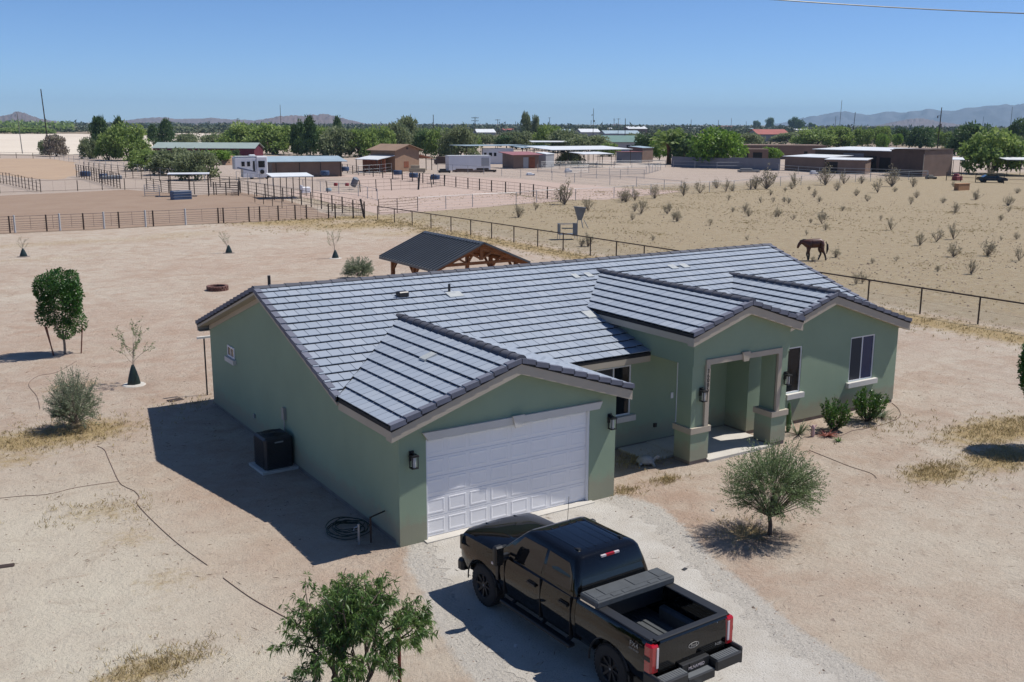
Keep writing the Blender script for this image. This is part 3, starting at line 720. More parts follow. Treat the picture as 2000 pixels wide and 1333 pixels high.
# small things on walls and roof
def text_mesh(name, s, size, m, parent, mtx, ext=.004):
    cu = bpy.data.curves.new(name, 'FONT'); cu.body = s; cu.size = size; cu.extrude = ext; cu.align_x = 'CENTER'; cu.align_y = 'CENTER'
    o = bpy.data.objects.new(name+'_src', cu); C.objects.link(o)
    dg = bpy.context.evaluated_depsgraph_get(); me = bpy.data.meshes.new_from_object(o.evaluated_get(dg)); 
    bpy.data.objects.remove(o); me.name = name; me.materials.clear(); me.materials.append(m); me.transform(mtx)
    return link(name, me, parent)
for i, ch in enumerate('36005'):
    text_mesh('house_number', ch, .17, BLACKM, house, Matrix.Translation((10.125, .694, 2.72-i*.135)) @ Matrix.Rotation(R(90), 4, 'X'), .006)
q = MB(); q.box(10.74, 10.83, 2.915, 2.949, 1.32, 1.50); q.build('doorbell', WHITE, house)
q = MB(); q.box(10.1, 10.2, 2.90, 2.949, .5, .62); q.build('outlet_cover', BLACKM, house)
pv = MB(); pv.tube([(.25, YR+.35, ZR-.2), (.25, YR+.35, ZR+.28)], .045, 10); 
pv.build('roof_vent_pipe', BLACKM, roof)
pv = MB(); pv.tube([(5.35, 7.15, zmain(7.15)), (5.35, 7.15, zmain(7.15)+.27)], .04, 10); pv.build('roof_vent_pipe', BLACKM, roof)
pv = MB(); xx, yy = 3.75, 7.15; zz = zmain(yy)+.06; pv.bevbox(xx-.17, xx+.17, yy-.13, yy+.13, zz-.03, zz+.12, .03); pv.tube([(xx-.22, yy-.1, zz), (xx-.22, yy-.1, zz+.14)], .03, 6)
pv.build('roof_vent', BLACKM, roof)
FLASH = mat('pale_flashing', (.44,.46,.45), .5, .1, 5)
def flash(x, y, w, d):
    q = MB(); n = (0, -S_, 1); z = zmain(y)
    q.add([(x-w/2, y-d/2, zmain(y-d/2)+.065), (x+w/2, y-d/2, zmain(y-d/2)+.065), (x+w/2, y+d/2, zmain(y+d/2)+.05), (x-w/2, y+d/2, zmain(y+d/2)+.05),
           (x-w/2, y-d/2, zmain(y-d/2)), (x+w/2, y-d/2, zmain(y-d/2)), (x+w/2, y+d/2, zmain(y+d/2)), (x-w/2, y+d/2, zmain(y+d/2))],
          [(0,1,2,3),(7,6,5,4),(0,4,5,1),(1,5,6,2),(2,6,7,3),(3,7,4,0)]); q.build('roof_flashing', FLASH, roof)
flash(5.42, 6.93, .5, .34); flash(10.3, 7.35, .22, .32); flash(10.85, 7.35, .24, .32); flash(14.6, 7.35, .3, .32); flash(15.15, 7.35, .3, .32); flash(9.15, 4.93, .5, .42)
q = MB(); q.add([(p[0], p[1], p[2]+dz) for dz in (.075, 0) for p in ((2.2, 2.2, GA['z']-S_*.92), (2.2, 2.5, GA['z']-S_*.92), (1.86, 2.5, GA['z']-S_*1.26), (1.86, 2.2, GA['z']-S_*1.26))], [(0,1,2,3),(7,6,5,4),(0,4,5,1),(1,5,6,2),(2,6,7,3),(3,7,4,0)]); q.build('roof_flashing', FLASH, roof)
# electrical bits on the left wall
q = MB(); q.box(-.09, -.002, 7.15, 7.32, 1.25, 1.6); q.tube([(-.05, 7.22, 1.25), (-.05, 7.22, .5)], .02, 6); q.build('disconnect_box', STEEL, house)
q = MB(); q.box(-.05, -.002, 9.9, 10.0, .62, .75); q.build('outlet_cover', STEEL, house)
# ------------------------------------------------------------------ pickup truck
PAINT, _nt, _b = new_mat('black_car_paint')
_b.inputs['Base Color'].default_value = (.0025,.0025,.003,1); _b.inputs['Roughness'].default_value = .6; _b.inputs['Specular IOR Level'].default_value = 0; _b.inputs['Coat Weight'].default_value = 1; _b.inputs['Coat Roughness'].default_value = .02; _b.inputs['Coat IOR'].default_value = 1.5
PLAST = mat('black_plastic', (.012,.013,.015), .5, .1, 8)
LINER = mat('bed_liner', (.06,.068,.075), .75, .12, 6, bump=.2, bscale=120)
STEPM = mat('step_pad', (.10,.11,.12), .7, .1, 5)
REDL = mat('red_lens', (.42,.006,.012), .15, .1, 5, spec=.6, coat=.6)
CLEARL = mat('clear_lens', (.62,.55,.56), .12, .05, 5, coat=.5)
CHROME = mat('bright_metal', (.7,.7,.7), .2, .05, 5, metal=1)
BADGE = mat('badge_grey', (.32,.31,.29), .4, .05, 5)
TG, _nt, _b = new_mat('tinted_glass'); _b.inputs['Base Color'].default_value = (.006,.007,.009,1); _b.inputs['Roughness'].default_value = .02; _b.inputs['IOR'].default_value = 1.55
TS = .965
truck = thing('pickup_truck', 'black crew cab pickup truck parked on the gravel facing the garage door', 'pickup truck', (1.06, -3.45, .012), R(92.3))
truck.scale = (TS, TS, TS)
def loft(sections, cap=True):
    """sections: list of (x, half profile [(y, z)...] from bottom centre to top centre), mirrored"""
    mb = MB(); rings = []
    for x, hp in sections:
        rings.append([(x, y, z) for y, z in hp]+[(x, -y, z) for y, z in hp[::-1] if abs(y) > 1e-6])
    n = len(rings[0]); vs = [p for r_ in rings for p in r_]
    fs = [(i*n+k, i*n+(k+1) % n, (i+1)*n+(k+1) % n, (i+1)*n+k) for i in range(len(rings)-1) for k in range(n)]
    if cap: fs += [tuple(range(n)), tuple(range((len(rings)-1)*n, len(rings)*n))[::-1]]
    mb.add(vs, fs); return mb
def boolean(me, cutters, mt, sharp=32):
    o = bpy.data.objects.new('tmp', me); C.objects.link(o); cs_ = []
    for c in cutters:
        co = bpy.data.objects.new('cut', c); C.objects.link(co); cs_.append(co)
        md = o.modifiers.new('b', 'BOOLEAN'); md.object = co; md.operation = 'DIFFERENCE'; md.solver = 'EXACT'
    dg = bpy.context.evaluated_depsgraph_get(); out = bpy.data.meshes.new_from_object(o.evaluated_get(dg))
    for x in cs_+[o]: bpy.data.objects.remove(x)
    out.materials.clear(); out.materials.append(mt); out.shade_smooth(); out.set_sharp_from_angle(angle=R(sharp)); return out
WBX = -4.06; AZ = .47
def arch(x, r=.535):
    c = MB()
    for s_ in (-1, 1):
        y0, y1 = sorted((s_*.62, s_*1.3)); c.lathe([(r, y0), (r, y1)], 40, (x, 0, AZ), 'y')
    return c.mesh('cut', None)
def hp(w, zb, zs, wt, zt, cr, fl=0.0):
    return [(0, zb), (w*.86, zb), (w*.955, zb+.07), (w*.985+fl, .80), (w+fl, 1.0), (w-.012+fl*.7, 1.17), (w-.035, zs-.03), (w-.06, zs), (wt, zt), (wt*.5, zt+cr*.8), (0, zt+cr)]
sec = [(.955, hp(.86, .62, 1.10, .70, 1.18, .01)), (.93, hp(.93, .56, 1.24, .74, 1.33, .02)), (.84, hp(.975, .55, 1.31, .78, 1.392, .035)), (.62, hp(.99, .54, 1.35, .80, 1.425, .045, .01)),
       (.2, hp(1.0, .54, 1.372, .80, 1.445, .05, .02)), (-.2, hp(1.0, .54, 1.385, .80, 1.455, .05, .02)), (-.52, hp(.985, .54, 1.39, .80, 1.44, .045, .005)), (-.70, hp(.98, .50, 1.385, .84, 1.41, .03)),
       (-.9, hp(.98, .48, 1.375, .90, 1.385, .0)), (-2.0, hp(.98, .48, 1.375, .90, 1.385, .0)), (-2.9, hp(.975, .48, 1.38, .90, 1.39, .0)), (-3.03, hp(.96, .50, 1.375, .88, 1.385, .0))]
body_me = boolean(loft(sec).mesh('body', PAINT), [arch(0)], PAINT, 28)
body = link('body', body_me, truck)
# greenhouse: stacked rounded rings
def ring(x0, x1, w0, w1, z, c=.10, zc=0):
    pts = []
    for (cx, cy, a0) in ((x0-c, w0-c, 0), (x1+c, w1-c, 90), (x1+c, -w1+c, 180), (x0-c, -w0+c, 270)):
        for k in range(5):
            a = R(a0+k*22.5); pts.append((cx+c*math.cos(a), cy+c*math.sin(a), z))
    return pts
lv = [ring(-.40, -3.03, .90, .93, 1.34), ring(-.46, -3.02, .90, .93, 1.40), ring(-.80, -2.95, .825, .86, 1.68, .10), ring(-1.13, -2.86, .735, .77, 1.96, .10), ring(-1.21, -2.82, .69, .725, 2.02, .12), ring(-1.32, -2.74, .62, .66, 2.052, .12), ring(-1.55, -2.55, .4, .42, 2.068, .1)]
mb = MB(); n = 20; mb.add([p for l in lv for p in l], [(i*n+k, i*n+(k+1) % n, (i+1)*n+(k+1) % n, (i+1)*n+k) for i in range(len(lv)-1) for k in range(n)]+[tuple(range(n))[::-1], tuple(range((len(lv)-1)*n, len(lv)*n))])
cab = mb.build('cab', PAINT, truck, smooth=35)
for y in (-.50, -.32, -.13, .13, .32, .50):
    q = MB(); q.add([(-1.42, y-.028, 2.045), (-2.66, y-.028, 2.050), (-2.66, y+.028, 2.050), (-1.42, y+.028, 2.045), (-1.46, y-.012, 2.070), (-2.62, y-.012, 2.074), (-2.62, y+.012, 2.074), (-1.46, y+.012, 2.070)], [(3,2,1,0),(4,5,6,7),(0,1,5,4),(1,2,6,5),(2,3,7,6),(3,0,4,7)])
    q.build('roof_rib', PAINT, cab)
def side_y(z, x):
    x0 = np.interp(z, [1.40, 1.68, 1.96], [-.46, -.80, -1.13]); x1 = np.interp(z, [1.40, 1.68, 1.96], [-3.02, -2.95, -2.86])
    w0 = np.interp(z, [1.40, 1.68, 1.96], [.90, .825, .735]); w1 = np.interp(z, [1.40, 1.68, 1.96], [.93, .86, .77])
    t = min(1, max(0, (x-x0)/(x1-x0))); return w0+(w1-w0)*t
def panel_side(name, pts, m, off=.009, th=.02, par=truck):
    for s_ in (1, -1):
        q = MB(); a = [(x, s_*(side_y(z, x)+off), z) for x, z in pts]; b_ = [(x, s_*(side_y(z, x)+off-th), z) for x, z in pts]
        k = len(pts); q.add(a+b_, [tuple(range(k)), tuple(range(2*k-1, k-1, -1))]+[(i, (i+1) % k, k+(i+1) % k, k+i) for i in range(k)]); q.build(name, m, par)
panel_side('side_window', [(-.74, 1.425), (-.88, 1.56), (-1.20, 1.90), (-1.95, 1.915), (-1.93, 1.43), (-1.3, 1.425), (-1.1, 1.40)], TG)
panel_side('side_window', [(-2.02, 1.43), (-2.03, 1.915), (-2.66, 1.90), (-2.82, 1.72), (-2.86, 1.44)], TG)
def panel_front(name, xs, ws, zs, m, off):
    q = MB(); vs = []
    for x, w_, z in zip(xs, ws, zs): vs += [(x+off, w_, z), (x+off, -w_, z)]
    for x, w_, z in zip(xs, ws, zs): vs += [(x, w_, z), (x, -w_, z)]
    q.add(vs, [(0,1,3,2),(4,6,7,5),(0,4,5,1),(2,3,7,6),(0,2,6,4),(1,5,7,3)]); q.build(name, m, truck)
panel_front('windshield', (-.485, -1.10), (.80, .63), (1.425, 1.925), TG, .008)
panel_front('rear_window', (-3.022, -2.868), (.80, .66), (1.43, 1.90), TG, -.008)
q = MB(); q.box(-.70, -.42, -.84, .84, 1.40, 1.452); q.build('cowl', PLAST, truck)
# hood with twin creases
for s_ in (-1, 1):
    q = MB(); q.add([(.80, s_*.36, 1.425), (-.45, s_*.44, 1.487), (-.45, s_*.47, 1.487), (.80, s_*.385, 1.425), (.80, s_*.37, 1.447), (-.45, s_*.453, 1.512), (-.45, s_*.457, 1.512), (.80, s_*.375, 1.447)], [(3,2,1,0),(4,5,6,7),(0,1,5,4),(1,2,6,5),(2,3,7,6),(3,0,4,7)])
    q.build('hood_crease', PAINT, body)
text_mesh('hood_lettering', 'SUPER DUTY', .13, PLAST, body, Matrix.Translation((-.52, 0, 1.497)) @ Matrix.Rotation(R(-90), 4, 'Z'), .003)
q = MB(); q.bevbox(.93, .975, -.62, .62, .80, 1.20, .02); q.build('grille', PLAST, truck)
for s_ in (-1, 1):
    q = MB(); y0, y1 = sorted((s_*.64, s_*.93)); q.box(.80, .965, y0, y1, .92, 1.24); q.build('headlight', PLAST, truck)
q = MB(); q.bevbox(.82, 1.04, -.97, .97, .46, .70, .05); q.build('front_bumper', PLAST, truck)
# bed
for s_ in (1, -1):
    prof = [(.90, .56), (.965, .66), (.99, .90), (1.0, 1.08), (.985, 1.25), (.955, 1.375), (.93, 1.405), (.735, 1.405), (.725, .80), (.70, .60)]
    q = MB(); k = len(prof); xs = (-3.09, -3.6, -4.06, -4.6, -5.0, -5.06); fl = (0, .005, .02, .005, 0, -.02)
    vs = [(x, s_*(y+(f if y > .9 else 0)), z) for x, f in zip(xs, fl) for y, z in prof]
    q.add(vs, [(i*k+j, i*k+(j+1) % k, (i+1)*k+(j+1) % k, (i+1)*k+j) for i in range(5) for j in range(k)]+[tuple(range(k))[::-1], tuple(range(5*k, 6*k))])
    link('bed_side', boolean(q.mesh('bed_side', PAINT), [arch(WBX)], PAINT, 28), truck)
    q = MB(); y0, y1 = sorted((s_*.715, s_*.935)); q.bevbox(-5.02, -3.10, y0, y1, 1.400, 1.425, .012); q.build('bed_rail', PLAST, truck)
    q = MB(); y0, y1 = sorted((s_*.56, s_*.73)); q.bevbox(-4.52, -3.62, y0, y1, .79, 1.06, .05); q.build('wheel_house', LINER, truck)
q = MB(); q.box(-5.0, -3.09, -.73, .73, .70, .785)
for i, y in enumerate(np.linspace(-.6, .6, 9)):
    x0, x1 = (-3.2, -4.9) if i % 3 else (-3.35, -4.75)
    q.bevbox(x1, x0, y-.042, y+.042, .785, .806, .01)
q.build('bed_floor', LINER, truck)
q = MB(); q.box(-3.14, -3.09, -.73, .73, .79, 1.40); q.build('bed_bulkhead', PLAST, truck)
for y in (-.25, .25):
    q = MB(); q.lathe([(.03, -.015), (.03, .015)], 8, (-3.15, y, .98)); q.build('bed_light', CHROME, truck)
q = MB(); q.prism([(-5.0, .70), (-5.10, .72), (-5.125, 1.05), (-5.10, 1.33), (-5.135, 1.375), (-5.12, 1.41), (-5.02, 1.42), (-5.0, 1.39)], 'y', -.80, .80)
tg = q.build('tailgate', PAINT, truck, smooth=30)
q = MB(); q.bevbox(-5.11, -4.98, -.86, .86, 1.412, 1.432, .01); q.build('tailgate_cap', PLAST, tg)
# oval emblem on the tailgate
q = MB(); vs = []; N_ = 28
for k in range(N_):
    a = 2*math.pi*k/N_
    for (rx, ry, xx) in ((.125, .052, -5.130), (.113, .042, -5.130), (.125, .052, -5.122), (.113, .042, -5.122)): vs.append((xx, rx*math.cos(a), 1.10+ry*math.sin(a)))
fs = []
for k in range(N_):
    j = (k+1) % N_
    for a_, b_ in ((0, 1), (0, 2), (1, 3)): fs.append((k*4+a_, j*4+a_, j*4+b_, k*4+b_))
q.add(vs, fs); q.build('emblem', BADGE, tg)
text_mesh('emblem_lettering', 'Ford', .075, BADGE, tg, Matrix.Translation((-5.132, 0, 1.10)) @ Matrix.Rotation(R(-90), 4, 'Z') @ Matrix.Rotation(R(90), 4, 'X'), .002)
text_mesh('model_lettering', 'F-250', .07, BADGE, tg, Matrix.Translation((-5.118, -.62, .93)) @ Matrix.Rotation(R(-90), 4, 'Z') @ Matrix.Rotation(R(90), 4, 'X'), .002)
q = MB(); q.lathe([(.02, -.004), (.02, .004)], 8, (-5.12, -.55, 1.36), 'y'); q.build('camera_lens', CHROME, tg)
for s_ in (1, -1):
    y0, y1 = sorted((s_*.805, s_*1.0)); q = MB(); q.bevbox(-5.13, -4.93, y0, y1, .86, 1.36, .035); tl = q.build('tail_light', REDL, truck)
    y0, y1 = sorted((s_*.83, s_*.875)); q = MB(); q.box(-5.139, -5.12, y0, y1, .93, 1.30); q.build('reversing_lens', CLEARL, tl)
    y0, y1 = sorted((s_*.90, s_*1.007)); q = MB(); q.box(-5.10, -4.95, y0, y1, 1.07, 1.15); q.build('dark_lens', PLAST, tl)
# badge
def side_text(name, s, size, x, z, m):
    for s_ in (1,):
        mt = Matrix.Translation((x, s_*1.004, z)) @ Matrix.Rotation(R(180), 4, 'Z') @ Matrix.Rotation(R(90), 4, 'X'); text_mesh(name, s, size, m, truck, mt, .002)
side_text('side_badge', 'FX4', .13, -4.70, 1.22, BADGE); side_text('side_badge', 'OFF ROAD', .05, -4.70, 1.13, BADGE)
# rear bumper, plate, hitch
q = MB()
for s_ in (1, -1):
    y0, y1 = sorted((s_*.33, s_*.98)); q.bevbox(-5.38, -5.14, y0, y1, .60, .80, .03); y0, y1 = sorted((s_*.93, s_*1.02)); q.bevbox(-5.36, -4.95, y0, y1, .56, .86, .03)
q.bevbox(-5.36, -5.14, -.33, .33, .50, .66, .02); q.bevbox(-5.20, -5.10, -.33, .33, .66, .84, .01)
bp = q.build('rear_bumper', PLAST, truck)
q = MB()
for s_ in (1, -1):
    y0, y1 = sorted((s_*.36, s_*.90)); q.box(-5.36, -5.18, y0, y1, .80, .808)
    for k in range(9): yy = s_*(.40+k*.056); q.box(-5.355, -5.19, yy-.012, yy+.012, .808, .816)
q.box(-5.34, -5.21, -.30, .30, .66, .667); q.build('step_pad', STEPM, bp)
q = MB(); q.box(-5.214, -5.204, -.16, .16, .675, .83); pl = q.build('number_plate', PLAST, bp)
text_mesh('plate_lettering', 'MLNAMED', .082, CLEARL, pl, Matrix.Translation((-5.217, 0, .745)) @ Matrix.Rotation(R(-90), 4, 'Z') @ Matrix.Rotation(R(90), 4, 'X'), .001)
q = MB(); q.box(-5.50, -5.1, -.05, .05, .38, .48); q.lathe([(.012, .0), (.012, .05), (.028, .06), (.028, .09), (.01, .105)], 10, (-5.56, 0, .40)); q.box(-5.62, -5.46, -.05, .05, .36, .40); q.build('tow_hitch', CHROME, truck)
# tool box across the bed
q = MB(); q.box(-3.60, -3.20, -.71, .71, 1.12, 1.43); tbx = q.build('tool_box', PLAST, truck)
q = MB(); q.bevbox(-3.66, -3.16, -.96, .96, 1.435, 1.56, .03); lid = q.build('tool_box_lid', LINER, tbx)
q = MB()
for a_, b_ in ((-.90, -.66), (-.64, -.06), (.06, .64), (.66, .90)): q.bevbox(-3.52, -3.22, a_, b_, 1.56, 1.572, .008)
for a_, b_ in ((-.90, -.60), (-.56, -.34), (-.30, .30), (.34, .56), (.60, .90)): q.bevbox(-3.64, -3.54, a_, b_, 1.56, 1.570, .008)
q.build('lid_pad', LINER, lid)
q = MB(); q.bar((-3.62, .955, 1.44), (-3.20, .955, 1.44), .03, .03); q.build('lid_latch', CHROME, lid)
# third brake light
q = MB(); q.box(-2.895, -2.85, -.10, .10, 1.945, 1.985); q.build('brake_light', REDL, cab)
for s_ in (1, -1):
    q = MB(); y0, y1 = sorted((s_*.102, s_*.22)); q.box(-2.893, -2.85, y0, y1, 1.945, 1.982); q.build('cargo_light', CLEARL, cab)
    q = MB(); q.prism([(-2.62, 2.045), (-2.42, 2.05), (-2.60, 2.10)], 'y', s_*.52-.03, s_*.52+.03); q.build('roof_bracket', PLAST, cab)
    # mirrors
    q = MB(); y0, y1 = sorted((s_*1.09, s_*1.30)); q.bevbox(-.94, -.80, y0, y1, 1.30, 1.70, .035); q.bar((-.86, s_*.93, 1.46), (-.87, s_*1.12, 1.46), .08, .05); q.bar((-.86, s_*.93, 1.38), (-.87, s_*1.12, 1.36), .06, .04)
    mi = q.build('side_mirror', PLAST, truck); q = MB(); y0, y1 = sorted((s_*1.11, s_*1.28)); q.box(-.948, -.941, y0, y1, 1.34, 1.66); q.build('mirror_glass', TG, mi)
    q = MB(); y0, y1 = sorted((s_*1.2, s_*1.305)); q.box(-.86, -.79, y0, y1, 1.32, 1.36); q.build('marker_lamp', CLEARL, mi)
    for x in (-1.72, -2.72):
        q = MB(); q.bar((x-.13, s_*1.0, 1.17), (x+.13, s_*1.0, 1.17), .03, .035); q.box(x-.12, x+.12, min(s_*.965, s_*.984), max(s_*.965, s_*.984), 1.13, 1.21); q.build('door_handle', PLAST, truck)
    q = MB(); q.bevbox(-3.0, -.72, min(s_*.90, s_*1.06), max(s_*.90, s_*1.06), .40, .46, .02)
    for x in (-1.0, -2.0, -2.8): q.bar((x, s_*.7, .55), (x, s_*.95, .43), .06)
    q.build('side_step', PLAST, truck)
    # door gaps
    for x in (-.78, -1.985, -2.92): q = MB(); q.prism([(x, .56), (x+.009, .56), (x+.009, 1.36), (x, 1.36)], 'y', s_*.94, s_*.9865); q.build('door_gap', BLACKM, truck)
    # wheels
    for x in (0, WBX):
        wy = s_*.84
        q = MB(); prof = [(.25, -.14), (.38, -.145), (.425, -.125), (.445, -.09), (.447, 0), (.445, .09), (.425, .125), (.38, .145), (.25, .14)]
        q.lathe(prof, 40, (x, wy, .447), 'y', cap=False)
        for k in range(40):
            a = 2*math.pi*k/40
            for yy in (-.07, .07):
                a2 = a+(.08 if yy > 0 else 0); cx, cz = x+.449*math.cos(a2), .447+.449*math.sin(a2); t = Vector((-math.sin(a2), 0, math.cos(a2)))
                q.bar(Vector((cx, wy+yy-.045, cz))-t*.0, Vector((cx, wy+yy+.045, cz)), .045, .016, up=(math.cos(a2), 0, math.sin(a2)))
        wh = q.build('wheel', RUBBER, truck, smooth=35)
        q = MB(); q.lathe([(.02, s_*.06), (.255, s_*.07), (.262, s_*.13), (.25, s_*.145), (.24, s_*.13), (.235, s_*.09)], 32, (x, wy, .447), 'y')
        for k in range(8):
            a = 2*math.pi*k/8; q.bar((x+.06*math.cos(a), wy+s_*.10, .447+.06*math.sin(a)), (x+.24*math.cos(a), wy+s_*.125, .447+.24*math.sin(a)), .045, .03, up=(0, 1, 0))
        q.lathe([(.075, s_*.08), (.07, s_*.12), (.03, s_*.125)], 16, (x, wy, .447), 'y')
        q.build('rim', BLACKM, wh, smooth=40)
        q = MB(); q.lathe([(.022, s_*.125), (.02, s_*.129)], 10, (x, wy, .447), 'y'); q.build('centre_cap', BADGE, wh)
        q = MB(); pts = [(x+.545*math.cos(a), s_*.995, AZ+.545*math.sin(a)) for a in np.linspace(R(-5), R(185), 22)]; q.tube(pts, .017, 6); q.build('wheel_arch_trim', PLAST, truck, smooth=60)
    q = MB(); q.box(-4.72, -4.70, min(s_*.70, s_*.98), max(s_*.70, s_*.98), .22, .62); q.build('mud_flap', PLAST, truck)
q = MB(); q.box(-5.0, .7, -.55, .55, .36, .60); q.tube([(0, -.75, .44), (0, .75, .44)], .07, 8); q.tube([(WBX, -.75, .44), (WBX, .75, .44)], .09, 8); q.build('chassis', PLAST, truck)
q = MB(); q.tube([(-.55, -.80, 1.42), (-.60, -.80, 2.22)], .006, 5); q.build('antenna', BLACKM, truck)
q = MB(); q.prism([(-.60, .80), (-.52, .80), (-.50, 1.20), (-.60, 1.22)], 'y', .985, 1.008); q.build('fender_vent', PLAST, truck)
# ------------------------------------------------------------------ vegetation
def unit(a): return a/np.maximum(np.linalg.norm(a, axis=-1, keepdims=True), 1e-9)
def leafcards(P, D, L, W, rng, sag=0.0):
    N = len(P); D = unit(D); S = unit(np.cross(D, rng.normal(size=(N, 3)))); L = np.broadcast_to(np.asarray(L, float), (N,))[:, None]; W = np.broadcast_to(np.asarray(W, float), (N,))[:, None]
    mid = P+D*L*.45; tip = P+D*L; tip[:, 2] -= (L[:, 0]*sag)
    return np.stack([P, mid+S*W/2, tip, mid-S*W/2], 1)
def grow(mb, twigs, p, d, L, r, depth, rng, nb=3, spread=.6, up=.15, taper=.62, shrink=.72, minr=.0):
    n = 3; pts = [Vector(p)]; dd_ = Vector(d).normalized(); rad = [r]
    for i in range(n):
        dd_ = (dd_+Vector(rng.normal(size=3)*.14)+Vector((0, 0, up*.3))).normalized(); pts.append(pts[-1]+dd_*L/n); rad.append(r+(r*taper-r)*(i+1)/n)
    if r > minr: mb.tube(pts, rad, 5 if r < .02 else 7, cap=False)
    if depth == 0:
        twigs.append((np.array(pts[0]), np.array(pts[-1]))); return
    for k in range(nb):
        a = 2*math.pi*(k+rng.random()*.7)/nb; side = dd_.orthogonal(); side.rotate(Matrix.Rotation(a, 3, dd_))
        nd_ = (dd_+side*spread*(.6+.8*rng.random())+Vector((0, 0, up))).normalized()
        t = .45+.55*(k+1)/nb; base = pts[0].lerp(pts[-1], t) if k < nb-1 else pts[-1]
        grow(mb, twigs, base, nd_, L*shrink*(.8+.4*rng.random()), r*taper, depth-1, rng, nb, spread, up, taper, shrink, minr)
def plant(name, label, cat, loc, stem_mb, V, rnd, lm, sm_, group=None, stem='trunk', crown='crown', kind=None):
    o = thing(name, label, cat, loc, 0, group)
    if stem_mb is not None: stem_mb.build(stem, sm_, o, smooth=50)
    link(crown, quads_mesh(crown, V, lm, 4, rnd), o)
    return o
SUMAC = leaf_mat('sumac_leaf', (.045,.105,.025), (.13,.22,.055), .4, .42, (.23,.29,.09))
OLIVE = leaf_mat('olive_leaf', (.10,.155,.06), (.21,.28,.12), .35, .5, (.27,.31,.17))
SAGE = leaf_mat('sage_leaf', (.14,.18,.105), (.25,.29,.185), .3, .6, (.33,.36,.25))
FICUS = leaf_mat('ficus_leaf', (.022,.075,.012), (.055,.145,.022), .25, .4, (.10,.20,.03))
LAUREL = leaf_mat('laurel_leaf', (.03,.085,.014), (.07,.155,.025), .25, .35, (.15,.24,.05))
DRYT = mat('dry_twig', (.31,.255,.195), .9, .2, 8)
# 1. front shrub with long drooping leaflets
def sumac():
    rng = np.random.default_rng(3); mb = MB(); tw = []
    for a in range(5):
        an = a*1.26+.3; grow(mb, tw, (.06*math.cos(an), .06*math.sin(an), -.05), (.42*math.cos(an), .42*math.sin(an), 1), .85, .035, 3, rng, 4, .66, .14, .62, .74)
    P = []; D = []; L = []; rr = []
    tw = [t for t in tw]
    for a, b in tw:
        b = b*1.0
        cl = rng.random()
        for k in range(9):
            q = a+(b-a)*(.25+.85*rng.random())+rng.normal(size=3)*.035
            out = unit(q-np.array([0, 0, 1.0])); m = 5+int(rng.integers(0, 4))
            base = unit(out*.6+rng.normal(size=3)*.7)
            for j in range(m):
                P.append(q); D.append(base*.8+rng.normal(size=3)*.55+np.array([0, 0, -.35])); L.append(.085+.05*rng.random()); rr.append(np.clip(cl*.55+.45*rng.random(), 0, 1))
    P = np.array(P); V = leafcards(P, np.array(D), np.array(L), .0185, rng, .25)
    return mb, V, np.array(rr)
mb, V, rr = sumac()
o = plant('tall_shrub', 'leafy green shrub with long narrow drooping leaves at the bottom edge beside the truck', 'shrub', (-3.62, -5.35, 0), mb, V, rr, SUMAC, BARK)
o.scale = (1.04, 1.04, 1.17)
q = MB(); q.tube([(.62, -.55, -.05), (.64, -.53, 1.25)], .03, 8); q.build('stake', mat('red_stake', (.22,.05,.04), .8, .2, 6), o)
# 2/3. olive-like shrubs: dense upright shoots
def shooty(seed, H, W_, z0, nsh, nl, L, Wd, trunk=True, up=.6, full=1.0):
    rng = np.random.default_rng(seed); mb = MB(); P = []; D = []; rr = []
    cz = z0+(H-z0)*(.42 if trunk else .30)
    if trunk:
        pts = [Vector((0, 0, -.05)), Vector((.03, .02, z0*.6)), Vector((-.02, .03, z0+.1))]; mb.tube(pts, [.06, .05, .045], 8)
    for s in range(nsh):
        th = rng.random()*2*math.pi; ph = math.acos(1-rng.random()*1.55); dirv = np.array([math.sin(ph)*math.cos(th), math.sin(ph)*math.sin(th), math.cos(ph)])
        ell = np.array([W_/2, W_/2, (H-z0)*.58]); k0 = .15+.35*rng.random(); k1 = (.72+.33*rng.random())*full
        a = np.array([0, 0, cz])+dirv*ell*k0; b = np.array([0, 0, cz])+dirv*ell*k1; b[2] += up*.25*rng.random()
        b += rng.normal(size=3)*.05
        c = (a+b)/2+np.array([0, 0, -.05])
        if s < 60 or s % 3 == 0: mb.tube([Vector((0, 0, z0+.05)) if s % 6 == 0 else Vector(a), Vector(c), Vector(b)], [.012 if s % 6 == 0 else .006, .006, .002], 4, cap=False)
        t = rng.random(nl)**.8; q = a[None]*(1-t)[:, None]+b[None]*t[:, None]+4*(t*(1-t))[:, None]*(c-(a+b)/2)[None]
        q += rng.normal(size=(nl, 3))*.022; dv = unit(b-a)[None]*.9+rng.normal(size=(nl, 3))*.55+np.array([0, 0, .15])
        P.append(q); D.append(dv); rr.append(np.clip(rng.random()*.5+.5*rng.random(nl)*(.4+.6*t), 0, 1))
    P = np.concatenate(P); D = np.concatenate(D); rr = np.concatenate(rr)
    return mb, leafcards(P, D, L*(.7+.6*rng.random(len(P))), Wd, rng), rr
mb, V, rr = shooty(5, 2.3, 2.5, .40, 560, 46, .055, .016)
o = plant('olive_tree', 'small round olive tree with fine grey green leaves beside the gravel drive', 'tree', (7.77, -4.03, 0), mb, V, rr, OLIVE, BARK)
mb, V, rr = shooty(6, 2.05, 1.75, .12, 380, 42, .06, .018, False, 1.2, 1.0)
plant('sage_shrub', 'silvery green feathery shrub on dry grass at the left edge', 'shrub', (-4.57, 13.82, 0), mb, V, rr, SAGE, BARKL, stem='stem', crown='foliage')
mb, V, rr = shooty(8, 1.35, 2.1, .1, 240, 34, .10, .03, False, 1.2, 1.0)
